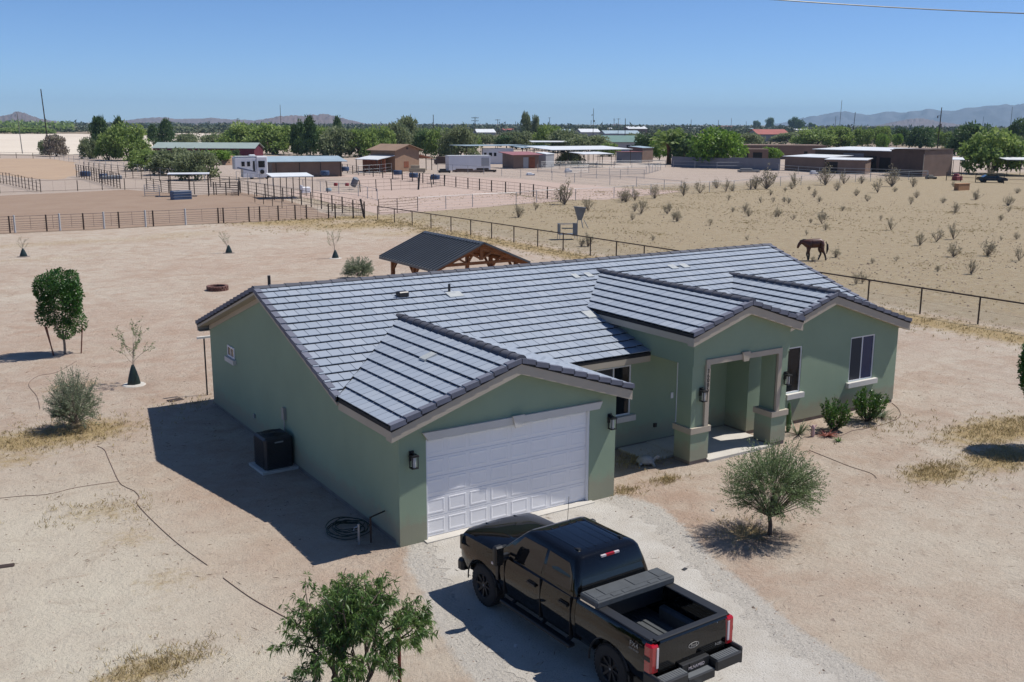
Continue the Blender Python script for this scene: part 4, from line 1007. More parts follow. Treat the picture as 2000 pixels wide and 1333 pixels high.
plant('sage_shrub', 'silvery green shrub showing above the roof ridge left of the pavilion', 'shrub', (16.4, 38.6, 0), mb, V, rr, SAGE, BARKL, stem='stem', crown='foliage')
# 4. ficus trees
def boxy(seed, w_, z0, z1, n, L, Wd):
    rng = np.random.default_rng(seed); mb = MB(); P = []; rr = []; D = []
    mb.tube([(0, 0, -.05), (.02, 0, z0*.6), (0, .02, z0+.3)], [.055, .05, .045], 8)
    lobes = []
    for k in range(26):
        th = rng.random()*6.28; t = rng.random(); z = z0+.3+(z1-z0-.45)*t; r = w_/2*(.50+.2*rng.random())*(1 if t > .1 else .8)
        lobes.append((np.array([r*math.cos(th), r*math.sin(th), z]), .26+.16*rng.random(), rng.random()))
    for th in (0.4, 1.9, 2.9, 4.4, 5.5): lobes.append((np.array([w_*.36*math.cos(th), w_*.36*math.sin(th), z1-.25-.2*rng.random()]), .25, rng.random()))
    lobes.append((np.array([0, 0, (z0+z1)/2]), w_*.42, .3))
    for c, r, v in lobes:
        m = int(n*r*r/2.2); d = unit(rng.normal(size=(m, 3))); q = c+d*r*(.78+.3*rng.random((m, 1)))*np.array([1, 1, 1.15])
        P.append(q); D.append(d+rng.normal(size=(m, 3))*.6+np.array([0, 0, -.2])); rr.append(np.clip(v*.45+.55*rng.random(m), 0, 1))
    P = np.concatenate(P); D = np.concatenate(D); rr = np.concatenate(rr)
    for k in range(5):
        th = k*1.3; mb.tube([(0, 0, z0*.8), (w_*.18*math.cos(th), w_*.18*math.sin(th), z0+.5), (w_*.3*math.cos(th), w_*.3*math.sin(th), z1-.6)], [.03, .02, .008], 5)
    return mb, leafcards(P, D, L*(.7+.6*rng.random(len(P))), Wd, rng), rr
mb, V, rr = boxy(12, 1.75, .72, 3.45, 9500, .085, .05)
o = plant('ficus_tree', 'dense dark green boxy tree propped by three reddish stakes in the left yard', 'tree', (-2.96, 25.42, 0), mb, V, rr, FICUS, BARKL)
STK = mat('reddish_stake', (.20,.085,.055), .8, .2, 5)
for a, b in (((-.62, -.05), (-.25, 0)), ((-.66, .1), (-.1, .25)), ((.75, -.2), (.42, -.1))):
    q = MB(); q.tube([(a[0]*.55+b[0]*.45+.0, a[1], -.05), (a[0], a[1], 1.25)], .028, 6); q.build('stake', STK, o)
mb, V, rr = boxy(13, 1.5, 1.15, 3.2, 11000, .08, .048)
plant('ficus_tree', 'dense dark green tree cut off by the right edge of the yard', 'tree', (19.75, -3.75, 0), mb, V, rr, FICUS, BARKL)
# 5. saplings with watering bags
BAG = mat('green_bag', (.012,.028,.026), .45, .15, 5)
def sapling(x, y, H, nleaf, seed, label, bagH, lean=(0, 0), sparse=.5, col=OLIVE, bw=.24):
    rng = np.random.default_rng(seed); mb = MB(); tw = []
    top = Vector((lean[0], lean[1], H*.62)); mb.tube([(0, 0, 0), (lean[0]*.3, lean[1]*.3, H*.35), top], [.022, .017, .010], 6)
    for k in range(9):
        t = .38+.6*k/9; p = Vector((lean[0]*t, lean[1]*t, H*.66*t/ .98)); th = k*2.4+seed
        grow(mb, tw, p, (math.cos(th)*.8, math.sin(th)*.8, .9), H*.27, .007, 1, rng, 3, .5, .25, .6, .65)
    P = []; 
    for a, b in tw:
        m = nleaf; t = rng.random(m); P.append(a[None]*(1-t)[:, None]+b[None]*t[:, None]+rng.normal(size=(m, 3))*.012)
    P = np.concatenate(P); D = rng.normal(size=P.shape)+np.array([0, 0, .1])
    V = leafcards(P, D, .07*H/2.2, .026*H/2.2, rng); o = plant('sapling', label, 'sapling', (x, y, 0), mb, V, rng.random(len(P)), col, BARKL)
    g = MB(); pr = [(bw*1.05, 0), (bw*1.1, .06), (bw*.9, bagH*.35), (bw*.5, bagH*.75), (.05, bagH*.97), (.02, bagH)]; g.lathe(pr, 14)
    b_ = g.build('watering_bag', BAG, o, smooth=40); b_.scale = (1.0, .7, 1)
    q = MB(); q.lathe([(bw*1.9, .0), (bw*1.75, .03), (bw*1.2, .035)], 20); q.build('soil_ring', CONC if H > 2.2 else FOOT, o)
    return o
sapling(-1.70, 18.59, 2.55, 22, 1, 'thin sapling with a dark green watering bag left of the house', .78, (.08, 0), bw=.22)
sapling(19.03, 48.37, 2.3, 11, 2, 'slender sapling with a black watering bag behind the house left of the pavilion', .62, (-.12, .05))
sapling(13.41, 55.19, 1.75, 11, 3, 'bent sapling with a black watering bag near the corral fence', .62, (-.3, .2))
sapling(0.14, 60.73, 1.6, 6, 4, 'small sapling with a black watering bag at the far left of the yard', .62, (.0, .05))
# 6. foundation plants along the bedroom wall
def leafybush(seed, w_, h, n, L, Wd):
    rng = np.random.default_rng(seed); mb = MB(); P = []; D = []; rr = []
    for s in range(46):
        th = rng.random()*6.28; k = rng.random()**.6; hh = h*(.65+.4*rng.random())*(1-.25*k); tip = np.array([w_/2*k*math.cos(th), w_/2*k*math.sin(th), hh]); base = np.array([tip[0]*.15, tip[1]*.15, .0]); mid = base*.4+tip*.6+np.array([tip[0]*.2, tip[1]*.2, -.05])
        mb.tube([Vector(base), Vector(mid), Vector(tip)], [.01, .007, .003], 4, cap=False); m = n//46; t = .22+.78*rng.random(m)
        q = base*((1-t)**2)[:, None]+2*(t*(1-t))[:, None]*mid+tip*(t**2)[:, None]+rng.normal(size=(m, 3))*.03
        P.append(q); d = q-np.array([0, 0, h*.3]); D.append(unit(d)*.7+rng.normal(size=(m, 3))*.5+np.array([0, 0, .35])); rr.append(np.clip(.2*rng.random()+.8*rng.random(m), 0, 1))
    P = np.concatenate(P); return mb, leafcards(P, np.concatenate(D), L*(.7+.6*rng.random(len(P))), Wd, rng), np.concatenate(rr)
mb, V, rr = leafybush(21, .95, 1.12, 1500, .10, .042)
plant('laurel_bush', 'glossy green bush against the bedroom wall, left of the bigger one under the wide window', 'bush', (15.85, .85, 0), mb, V, rr, LAUREL, BARK, stem='stem', crown='foliage')
mb, V, rr = leafybush(22, 1.25, 1.15, 2300, .10, .042)
plant('laurel_bush', 'wider glossy green bush under the right bedroom window', 'bush', (17.62, .95, 0), mb, V, rr, LAUREL, BARK, stem='stem', crown='foliage')
def spiky(name, label, x, y, n, L, w_, col, seed, upr=.5, cat='succulent'):
    rng = np.random.default_rng(seed); mb = MB()
    for k in range(n):
        th = rng.random()*6.28; e = upr+.9*rng.random(); d = Vector((math.cos(th), math.sin(th), e)).normalized(); l = L*(.6+.5*rng.random()); s = d.cross(Vector((0, 0, 1))).normalized()*w_/2
        a = Vector((.04*math.cos(th), .04*math.sin(th), 0)); m = a+d*l*.55; t = a+d*l-Vector((0, 0, l*.22))
        mb.add([a-s, a+s, m+s*.8, m-s*.8, t], [(0, 1, 2, 3), (3, 2, 4)], r=rng.random())
    o = mb.build(name, col); o.location = (x, y, 0); return tag(o, label, cat)
SPK = leaf_mat('spiky_leaf', (.10,.14,.075), (.18,.21,.12), .15, .5)
spiky('yucca', 'spiky grey green rosette plant beside the right porch pillar', 14.55, 1.15, 70, .75, .022, SPK, 31)
spiky('yucca', 'spiky plant with arching leaves right of the biggest laurel bush', 18.35, .95, 60, .85, .022, SPK, 32, .25)
spiky('low_succulent', 'low reddish spreading plant left of the first laurel bush', 15.2, .55, 60, .42, .03, leaf_mat('red_leaf', (.25,.06,.05), (.35,.13,.09), .2, .6), 33, .15)
spiky('low_succulent', 'tiny bright green plant in front of the first laurel bush', 15.05, .0, 26, .22, .03, LAUREL, 34, .5)
CACT = mat('cactus_green', (.05,.12,.03), .6, .2, 6)
q = MB()
for dx, h in ((0, 1.0), (.09, .72)):
    pr = [(.03, 0), (.055, .1), (.06, h*.5), (.05, h*.9), (.0001, h)]; q.lathe(pr, 8, (dx, dx*.4, 0))
o = q.build('cactus', CACT, None, smooth=30); o.location = (14.45, 1.5, 0); tag(o, 'upright green cactus behind the spiky plant at the porch', 'cactus')
q = MB(); q.lathe([(.05, 0), (.07, .1), (.05, .22), (.07, .30), (.03, .38)], 10); q.bar((0, 0, .26), (.16, .0, .36), .03); q.bar((0, 0, .26), (-.12, .05, .38), .03)
o = q.build('garden_ornament', mat('pink_ornament', (.5,.33,.32), .6, .1, 4), None, smooth=40); o.location = (14.75, .75, 0); tag(o, 'small pinkish garden ornament among the spiky leaves by the porch', 'ornament')
# 7. dry desert bushes in the pasture
DRYL = leaf_mat('dry_leaf', (.26,.235,.14), (.38,.34,.23), .15, .7)
bush_meshes = []
for s in range(5):
    rng = np.random.default_rng(50+s); mb = MB(); P = []; D = []
    for k in range(26 if s < 3 else 18):
        th = rng.random()*6.28; sp = .2+.8*rng.random(); h = (.6+.45*rng.random()); tip = Vector((.5*sp*math.cos(th), .5*sp*math.sin(th), h*(1-.45*sp))); m = tip*.55+Vector((0, 0, -.03))+Vector(rng.normal(size=3)*.03)
        mb.tube([Vector((0, 0, 0)), m, tip], [.014, .01, .004], 4, cap=False)
        for j in range(3):
            e = m.lerp(tip, .3+.7*rng.random()); f_ = e+Vector(rng.normal(size=3)*.09)+Vector((0, 0, .06)); mb.tube([e, f_], [.007, .003], 3, cap=False); P += [list(f_)]*3+[list(e)]*2
    P = np.array(P)+rng.normal(size=(len(P), 3))*.03; D = rng.normal(size=P.shape); V = leafcards(P, D, .07, .035, rng)
    bush_meshes.append((mb.mesh('branches', DRYT), quads_mesh('foliage', V, DRYL, 4, rng.random(len(P)))))
BUSH = [(1148,482,28),(1135,482,20),(1103,400,44),(1148,412,34),(1046,410,16),(1012,425,30),(1222,395,30),(1240,391,24),(1252,418,32),(1240,414,22),(1279,388,24),(1215,393,26),(1335,383,24),(1367,378,26),(1303,419,20),(1308,414,14),(1322,433,22),(1316,430,14),(1387,441,16),(1418,375,22),(1430,374,16),(1400,368,20),
 (1431,415,12),(1423,392,12),(1455,414,22),(1462,423,16),(1497,370,40),(1475,370,26),(1466,371,24),(1552,364,28),(1546,370,16),(1533,374,10),(1540,398,14),(1510,396,12),(1486,397,12),(1505,382,12),(1532,395,12),(1580,372,10),(1548,430,14),(1520,424,20),(1515,424,12),(1590,386,12),(1612,362,36),(1648,360,26),(1592,380,10),(1635,373,16),(1672,383,14),(1683,359,18),
 (1694,394,16),(1714,377,26),(1742,365,34),(1747,375,12),(1783,366,18),(1779,400,16),(1740,450,22),(1790,387,14),(1841,397,14),(1866,414,18),(1864,418,12),(1908,390,22),(1905,391,14),(1968,402,24),(1955,431,14),(1970,415,12),(1934,352,24),(1862,365,10),(1986,378,14),(1797,480,24),(1829,473,26),(1862,468,28),(1862,502,30),(1928,500,36),(1897,536,26),(1990,510,26),(1605,438,26),(1612,450,14),(1632,503,22),(1588,512,14),(1672,556,24),(1684,553,24),(1703,515,12),(1584,436,10),(1610,430,18),(1750,510,8),(1955,470,10),(1985,468,14),(1832,531,10),(1275,470,12),(1320,505,10),(1460,470,12),(1235,430,12),(1645,412,12),(1600,395,14),(1720,430,10),(1575,460,10)]
bush_meshes.sort(key=lambda t: 0)
seen = {}
for i, (u, v, w_) in enumerate(BUSH):
    P = gp(u, v); sc = max(.5, w_/ppm(P)*1.05); tr, cr = bush_meshes[i % 5]
    if v > 470 : lb, g = 'dry grey brown bush low in the near pasture beyond the pipe fence', 'near pasture bushes'
    elif v > 404: lb, g = 'dry twiggy bush in the middle of the tan pasture', 'middle pasture bushes'
    else: lb, g = 'dry twiggy bush at the far edge of the tan pasture by the wire fence', 'far pasture bushes'
    if w_ >= 40 and u < 1200: lb, g = 'large dry bush standing alone where two wire fences meet', None
    o = thing('desert_bush', lb, 'bush', (P[0], P[1], 0), random.random()*6.28, g); hz = .75+.35*random.random(); o.scale = (sc, sc, sc*hz*1.15)
    link('branches', tr, o); link('foliage', cr, o)
# 8. dry grass tufts and stones: uncountable ground cover
def tufts():
    rng = np.random.default_rng(77); P = []; 
    spots = [(60,860,2.2,1.5,230),(150,845,2,1.6,250),(200,1000,1.3,1.1,90),(280,1310,1.1,.6,150),(1830,925,1.2,.7,240),(1950,840,2.6,1,420),(1960,895,1.8,.9,260),(620,430,8,2.3,420),(700,440,8,4,420),(1250,900,.9,.6,120),(1222,962,.5,.3,60),(380,790,1.2,.8,60),(1300,940,.5,.3,80),(1730,830,1.5,.8,80),(1445,1035,.8,.6,70),(330,1295,.8,.5,120)]
    for u, v, ru, rv, n in spots:
        c = gp(u, v); q = rng.normal(size=(n, 2))*np.array([ru, rv])*.6+c[:2]; P.append(q)
    n = 2600; q = np.stack([34.6+rng.normal(size=n)*1.4, rng.uniform(0, 74, n)], 1); P.append(q)
    n = 6000; q = (rng.uniform([37, -10], [110, 105], (120, 1, 2))+rng.normal(size=(120, 50, 2))*rng.uniform(.8, 4, (120, 1, 1))).reshape(-1, 2); q = q[(q[:, 0] > 36.5)]; P.append(q)
    P = np.concatenate(P); k = 5; P = np.repeat(P, k, 0)+rng.normal(size=(len(P)*k, 2))*.05; N = len(P); P3 = np.concatenate([P, np.zeros((N, 1))], 1)
    D = rng.normal(size=(N, 3))*.6; D[:, 2] = .7+.5*rng.random(N)
    dist = np.linalg.norm(P-CAM[:2], axis=1); V = leafcards(P3, D, .09+.06*rng.random(N), np.clip(.008+dist*.0003, .008, .04), rng)
    me = quads_mesh('dry_grass', V, leaf_mat('straw', (.30,.23,.10), (.42,.34,.17), .2, .8, (.22,.15,.07)), 4, rng.random(N)); tag(link('dry_grass', me), kind='stuff')
tufts()
def stones(name, m, pos, size, seed, flat=.6):
    rng = np.random.default_rng(seed); N = len(pos); base = np.array([[1,0,0],[0,1,0],[-1,0,0],[0,-1,0],[0,0,1]], float)
    V = base[None]*(1+.35*rng.normal(size=(N, 5, 1)))*size[:, None, None]; V[:, :, 2] *= flat; a = rng.random(N)*6.28; c, s = np.cos(a), np.sin(a)
    X = V[..., 0]*c[:, None]-V[..., 1]*s[:, None]; Y = V[..., 0]*s[:, None]+V[..., 1]*c[:, None]; V = np.stack([X, Y, np.abs(V[..., 2])*(np.arange(5) == 4)], -1); V[:, :, :2] += pos[:, None, :]
    tri = np.array([[0,1,4],[1,2,4],[2,3,4],[3,0,4]]); T = V[:, tri].reshape(-1, 3, 3)
    me = quads_mesh(name, T, m, 3, np.repeat(rng.random(N), 4)); return tag(link(name, me), kind='stuff')
rng = np.random.default_rng(5)
def inpoly(q, poly):
    x, y = q[:, 0], q[:, 1]; r_ = np.zeros(len(q), bool); n = len(poly)
    for i in range(n):
        a, b = poly[i], poly[(i+1) % n]; cnd = ((a[1] > y) != (b[1] > y)); xx = (b[0]-a[0])*(y-a[1])/((b[1]-a[1]) or 1e-9)+a[0]; r_ ^= cnd & (x < xx)
    return r_
q = rng.uniform([-2.5, -14], [8, 0], (16000, 2)); q = q[inpoly(q, [(a-(.35 if a < 2 else -.5), b) for a, b in DRV])]
stones('gravel_stones', mat('gravel_stone', (.55,.52,.47), .9, .1, 30, rnd=1, rc=(.24,.22,.20)), q, rng.uniform(.006, .020, len(q)), 1)
q = np.concatenate([rng.uniform([-14, -9], [26, 22], (9000, 2)), rng.uniform([-10, 20], [34, 75], (4000, 2))]); q = q[~((q[:, 0] > -.1) & (q[:, 0] < 20.4) & (q[:, 1] > 0) & (q[:, 1] < 14.4))]
stones('ground_pebbles', mat('pebble', (.50,.41,.33), .95, .1, 30, rnd=1, rc=(.17,.12,.09)), q, rng.uniform(.008, .028, len(q))*np.where(rng.random(len(q)) > .97, 2.0, 1), 2)
q = np.concatenate([rng.uniform([37, -5], [110, 105], (2500, 2)), (rng.normal(size=(60, 1, 2))*0+rng.uniform([37, -5], [110, 105], (60, 1, 2))+rng.normal(size=(60, 70, 2))*3.).reshape(-1, 2)]); stones('pasture_clods', mat('clod', (.27,.20,.145), .95, .1, 30, rnd=.4), q, rng.uniform(.03, .10, len(q)), 3)

def litter():
    rng = np.random.default_rng(9); n = 2600; q = np.concatenate([rng.uniform([-13, -9], [24, 24], (1500, 2)), (rng.uniform([-12, -6], [22, 22], (40, 1, 2))+rng.normal(size=(40, 28, 2))*.5).reshape(-1, 2)])
    q = q[~((q[:, 0] > -.1) & (q[:, 0] < 20.4) & (q[:, 1] > 0) & (q[:, 1] < 14.4))]; n = len(q)
    P = np.concatenate([q, np.full((n, 1), .012)], 1); D = rng.normal(size=(n, 3)); D[:, 2] = np.abs(D[:, 2])*.12; V = leafcards(P, D, rng.uniform(.04, .22, n), rng.uniform(.008, .022, n), rng)
    me = quads_mesh('ground_litter', V, leaf_mat('litter', (.14,.09,.06), (.30,.23,.16), .0, .9), 4, rng.random(n)); tag(link('ground_litter', me), kind='stuff')
litter()
# ------------------------------------------------------------------ things about the yard
# air conditioner
DARKM = mat('dark_grey_metal', (.028,.030,.034), .5, .1, 5)
ac = thing('air_conditioner', 'dark louvred air conditioner unit on the shaded side of the house', 'air conditioner', (-.50, 6.95, 0), R(2)); ac.scale = (1.04, 1.04, 1.04)
q = MB(); q.box(-.52, .52, -.52, .52, -.03, .07); q.build('pad', CONC, ac)
q = MB(); q.bevbox(-.40, .40, -.40, .40, .07, .95, .06); q.build('housing', DARKM, ac)
q = MB()
for i in range(17):
    z = .13+i*.045
    for sx in (-1, 1): q.box(min(sx*.40, sx*.425), max(sx*.40, sx*.425), -.33, .33, z, z+.022); q.box(-.33, .33, min(sx*.40, sx*.425), max(sx*.40, sx*.425), z, z+.022)
q.build('louvres', DARKM, ac)
q = MB()
for r_ in (.32, .26, .20, .14, .08): q.tube([(r_*math.cos(a), r_*math.sin(a), .97) for a in np.linspace(0, 2*math.pi, 25)], .006, 4)
for k in range(8): a = k*math.pi/4; q.bar((.05*math.cos(a), .05*math.sin(a), .965), (.33*math.cos(a), .33*math.sin(a), .965), .01)
q.lathe([(.08, .96), (.07, .985), (.02, .99)], 14); q.build('fan_grille', BLACKM, ac)
q = MB(); q.box(-.12, .12, -.432, -.426, .80, .84); q.build('name_plate', STEEL, ac)
# hose, tap and riser by the garage corner
HOSE = mat('hose_green', (.012,.03,.02), .5, .1, 5)
def loose(name, label, cat, pts, r, m, n=5):
    q = MB(); P = [Vector(p) for p in pts]; out = []
    for i in range(len(P)-1):
        for t in np.linspace(0, 1, 6, endpoint=False):
            a = P[max(i-1, 0)]; b = P[i]; c = P[i+1]; d = P[min(i+2, len(P)-1)]
            out.append(.5*((2*b)+(-a+c)*t+(2*a-5*b+4*c-d)*t*t+(-a+3*b-3*c+d)*t*t*t))
    out.append(P[-1]); q.tube(out, r, n); o = q.build(name, m, None, smooth=60); return tag(o, label, cat)
pts = []
for k in range(140):
    a = k*.32; r_ = .30+.10*math.sin(k*.09)+.02*math.sin(k*.7); pts.append((-.62+r_*1.35*math.cos(a), 1.55+r_*1.5*math.sin(a), .02+.0011*k+.015*math.sin(k*1.3)))
q = MB(); q.tube(pts, .012, 5); tag(q.build('garden_hose', HOSE, None, smooth=60), 'coiled dark green garden hose in the shade by the garage wall', 'garden hose')
tp = thing('standpipe', 'short standpipe with a tap and black lever beside the coiled hose', 'tap', (-.45, .62, 0))
q = MB(); q.tube([(0, 0, 0), (0, 0, .62)], .022, 8); q.build('pipe', RUST, tp)
q = MB(); q.bar((-.02, 0, .62), (.42, .1, .66), .03, .025); q.build('lever', BLACKM, tp)
q = MB(); q.tube([(-.28, .05, 0), (-.28, .05, .5)], .03, 8); q.tube([(-.28, .05, .45), (-.40, .03, .44), (-.41, .03, .38)], .018, 6); q.build('tap', STEEL, tp)
gz = lambda u, v, z=.008: tuple(gp(u, v)[:2])+(z,)
DRIP = mat('drip_line', (.17,.11,.085), .7, .2, 5)
loose('drip_line', 'brown irrigation line wandering across the left yard down to the gap', 'irrigation line', [gz(*p) for p in ((190,872),(204,880),(213,900),(232,941),(245,952),(262,960),(272,972),(268,985),(300,1020),(350,1065),(405,1105))], .011, DRIP)
loose('drip_line', 'brown irrigation line running to the tall leafy shrub', 'irrigation line', [gz(*p) for p in ((436,1130),(470,1155),(500,1175),(550,1203),(600,1230))], .012, DRIP)
loose('drip_line', 'thin branch of the irrigation line ending at the left edge', 'irrigation line', [gz(*p) for p in ((0,974),(40,970),(95,966),(150,953),(232,941))], .008, DRIP)
loose('drip_line', 'thin curved line between the silvery shrub and the staked tree', 'irrigation line', [gz(*p) for p in ((78,800),(72,775),(56,752),(75,735),(110,728),(150,706))], .010, DRIP)
loose('drip_line', 'dark line curving in front of the bedroom bushes', 'irrigation line', [gz(*p) for p in ((1610,852),(1640,852),(1665,842),(1690,838),(1730,828),(1757,815),(1755,800),(1742,788))], .012, DRIP)
loose('drip_line', 'dark line in the ground from the porch corner toward the right', 'irrigation line', [gz(*p) for p in ((1580,880),(1620,896),(1660,912),(1700,925),(1712,935))], .010, DRIP)
# brick fire ring
fr = thing('fire_ring', 'low round brick fire ring in the left yard', 'fire pit', tuple(gp(425, 567)))
BRICK = mat('ring_brick', (.21,.10,.08), .9, .25, 3, bump=.3, rnd=.4)
for tier in range(2):
    q = MB()
    for k in range(18):
        a = k*2*math.pi/18+tier*.17; T = Matrix.Rotation(a, 4, 'Z'); q.T = T; q.rv = random.random(); q.bevbox(.44, .62, -.088, .088, tier*.135, tier*.135+.13, .015)
    q.build('brick_course', BRICK, fr)
q = MB(); q.lathe([(.46, .0), (.46, .04), (.2, .06)], 18); q.build('ash', BLACKM, fr)
# T shaped post
P = gp(405, 772); tpst = thing('yard_post', 'thin post with a flat top bar behind the back left corner of the house', 'post', (P[0], P[1], 0))
q = MB(); q.tube([(0, 0, -.05), (0, 0, 2.08)], .028, 8); q.build('pole', BLACKM, tpst)
q = MB(); q.box(-.24, .24, -.05, .05, 2.08, 2.15); q.build('top_bar', TRIMW, tpst)
# tortoise ornament
ts_ = thing('tortoise_statue', 'pale tortoise statue in the shade between garage and porch', 'statue', (8.56, 1.48, 0), R(-25)); ts_.scale = (1.15, 1.15, 1.15)
STN = mat('pale_stone', (.36,.36,.34), .9, .2, 12, bump=.5, bscale=25)
q = MB(); pr = [(.20, .07), (.215, .10), (.19, .16), (.13, .215), (.06, .24), (.001, .245)]; q.lathe(pr, 12); q.T = None; sh = q.build('shell', STN, ts_); sh.scale = (1.1, .85, 1)
q = MB(); q.lathe([(.17, .06), (.17, .09)], 10)
for x, y in ((.14, .12), (.14, -.12), (-.14, .12), (-.14, -.12)): q.tube([(x*.8, y*.8, .1), (x*1.25, y*1.25, .05), (x*1.35, y*1.3, 0)], [.05, .042, .045], 8)
q.tube([(.16, 0, .12), (.25, 0, .17), (.30, 0, .20), (.36, 0, .19)], [.045, .04, .055, .03], 8); q.tube([(-.18, 0, .08), (-.26, 0, .05)], [.02, .008], 6); q.build('body', STN, ts_, smooth=60)
# pavilion
WOOD = mat('orange_cedar', (.30,.115,.035), .75, .2, 2, bump=.2)
MROOF = mat('dark_metal_roof', (.075,.085,.10), .42, .06, 1, spec=.5)
pv = thing('pavilion', 'open timber pavilion with a dark ribbed metal roof behind the house', 'pavilion', (17.0, 27.5, 0))
hx, hy, ze_, zr_ = 2.85, 3.2, 2.40, 3.60
q = MB()
for sg in (-1, 1):
    q.add([(0, -hy, zr_), (0, hy, zr_), (sg*hx, hy, ze_), (sg*hx, -hy, ze_), (0, -hy, zr_-.03), (0, hy, zr_-.03), (sg*hx, hy, ze_-.03), (sg*hx, -hy, ze_-.03)], [(0,1,2,3),(7,6,5,4),(0,4,5,1),(1,5,6,2),(2,6,7,3),(3,7,4,0)])
    for k in range(22):
        y = -hy+.02+k*(2*hy-.04)/21; q.bar((sg*.05, y, zr_+.02), (sg*hx, y, ze_+.038), .04, .07)
pr_ = q.build('metal_roof', MROOF, pv)
q = MB(); q.prism([(-.16, zr_-.035), (0, zr_+.04), (.16, zr_-.035), (.16, zr_-.01), (0, zr_+.07), (-.16, zr_-.01)], 'y', -hy-.02, hy+.02)
for sg in (-1, 1): q.bar((sg*hx, -hy, ze_-.05), (sg*hx, hy, ze_-.05), .03, .12)
q.build('roof_trim', MROOF, pr_)
for sx in (-1, 1):
    for y in (-2.55, 0, 2.55):
        q = MB(); q.box(sx*2.35-.09, sx*2.35+.09, y-.09, y+.09, 0, 2.42); q.build('post', WOOD, pv)
    q = MB(); q.box(sx*2.35-.08, sx*2.35+.08, -2.9, 2.9, 2.40-.02, 2.56-.02)
    q.build('beam', WOOD, pv)
    for y in (-2.55, 0, 2.55):
        for d in (-1, 1):
            if abs(y+d*.7) > 2.9: continue
            q = MB(); q.bar((sx*2.35, y+d*.05, 1.75), (sx*2.35, y+d*.7, 2.4), .10, .10); q.build('brace', WOOD, pv)
for y in (-2.9, 0, 2.9):
    q = MB(); q.box(-2.2, 2.2, y-.07, y+.07, 2.50, 2.64); q.box(-.09, .09, y-.07, y+.07, 2.72, 3.42)
    for sx in (-1, 1): q.bar((0, y, 3.42), (sx*2.72, y, 2.30), .12, .13); q.bar((sx*.08, y, 2.8), (sx*.75, y, 3.15), .10, .10); q.bar((sx*.95, y, 2.65), (sx*1.5, y, 2.95), .09, .09)
    q.build('roof_truss', WOOD, pv)
for sx in (-1, 1):
    q = MB()
    q.add([(sx*.02, -hy+.03, zr_-.04), (sx*.02, hy-.03, zr_-.04), (sx*hx, hy-.03, ze_-.035), (sx*hx, -hy+.03, ze_-.035), (sx*.02, -hy+.03, zr_-.07), (sx*.02, hy-.03, zr_-.07), (sx*hx, hy-.03, ze_-.065), (sx*hx, -hy+.03, ze_-.065)], [(0,1,2,3),(7,6,5,4),(0,4,5,1),(1,5,6,2),(2,6,7,3),(3,7,4,0)])
    q.build('ceiling_boards', WOOD, pv)
q = MB()
for k in range(-8, 9):
    for dx in (-1, 1):
        a = Vector((-2.35, -2.1+k*.0, 0)); y0 = -1.9+k*.12
        q.bar((-2.35, y0, 1.0), (-2.35, y0+dx*.7, 1.9), .015, .012)
q.build('lattice', WOOD, pv)
# steel feeders in the pasture
SHEET = mat('grey_sheet_metal', (.19,.21,.24), .5, .15, 2, metal=.3)
P = gp(1108, 468); fd_ = thing('hay_feeder', 'grey sheet metal hay feeder standing on legs behind the pipe fence', 'feeder', (P[0], P[1], 0), R(-22))
q = MB()
for x in (-.75, .75):
    for y in (-.4, .4): q.bar((x, y, 0), (x, y, 1.35), .04)
for y in (-.4, .4): q.bar((-.75, y, 1.32), (.75, y, 1.32), .04); q.bar((-.75, y, .45), (.75, y, .45), .04)
for x in (-.75, .75): q.bar((x, -.4, 1.32), (x, .4, 1.32), .04); q.bar((x, -.4, .45), (x, .4, .45), .04)
q.build('frame', STEEL, fd_)
q = MB(); q.box(-.74, -.70, -.42, .42, .50, 1.30); q.build('side_panel', SHEET, fd_)
q = MB(); q.box(.35, .77, -.46, -.43, .35, 1.40); q.build('side_panel', SHEET, fd_)
q = MB(); q.box(-.73, .73, -.38, .38, .44, .48); q.build('tray', SHEET, fd_)
P = gp(1133, 447); fd2 = thing('hay_feeder', 'tapered grey feeder hopper standing just behind the sheet metal hay feeder', 'feeder', (P[0]+.3, P[1]+.5, 0), R(-32))
q = MB(); b = [(-.18, -.3), (.18, -.3), (.18, .3), (-.18, .3)]; t = [(-.55, -.5), (.55, -.5), (.55, .5), (-.55, .5)]
q.add([(x, y, .75) for x, y in b]+[(x, y, 1.75+(.25 if x < 0 else .15)) for x, y in t]+[(x*.9, y*.9, .78) for x, y in b]+[(x*.95, y*.95, 1.72+(.25 if x < 0 else .15)) for x, y in t],
      [(0,1,5,4),(1,2,6,5),(2,3,7,6),(3,0,4,7),(9,8,12,13),(10,9,13,14),(11,10,14,15),(8,11,15,12),(4,5,13,12),(5,6,14,13),(6,7,15,14),(7,4,12,15),(0,3,2,1),(8,9,10,11)])
q.build('hopper', SHEET, fd2)
q = MB()
for x in (-.2, .2, .5):
    for y in (-.3, .3): q.bar((x*.8, y, .78), (x*1.6, y*1.3, 0), .035)
q.build('legs', STEEL, fd2)
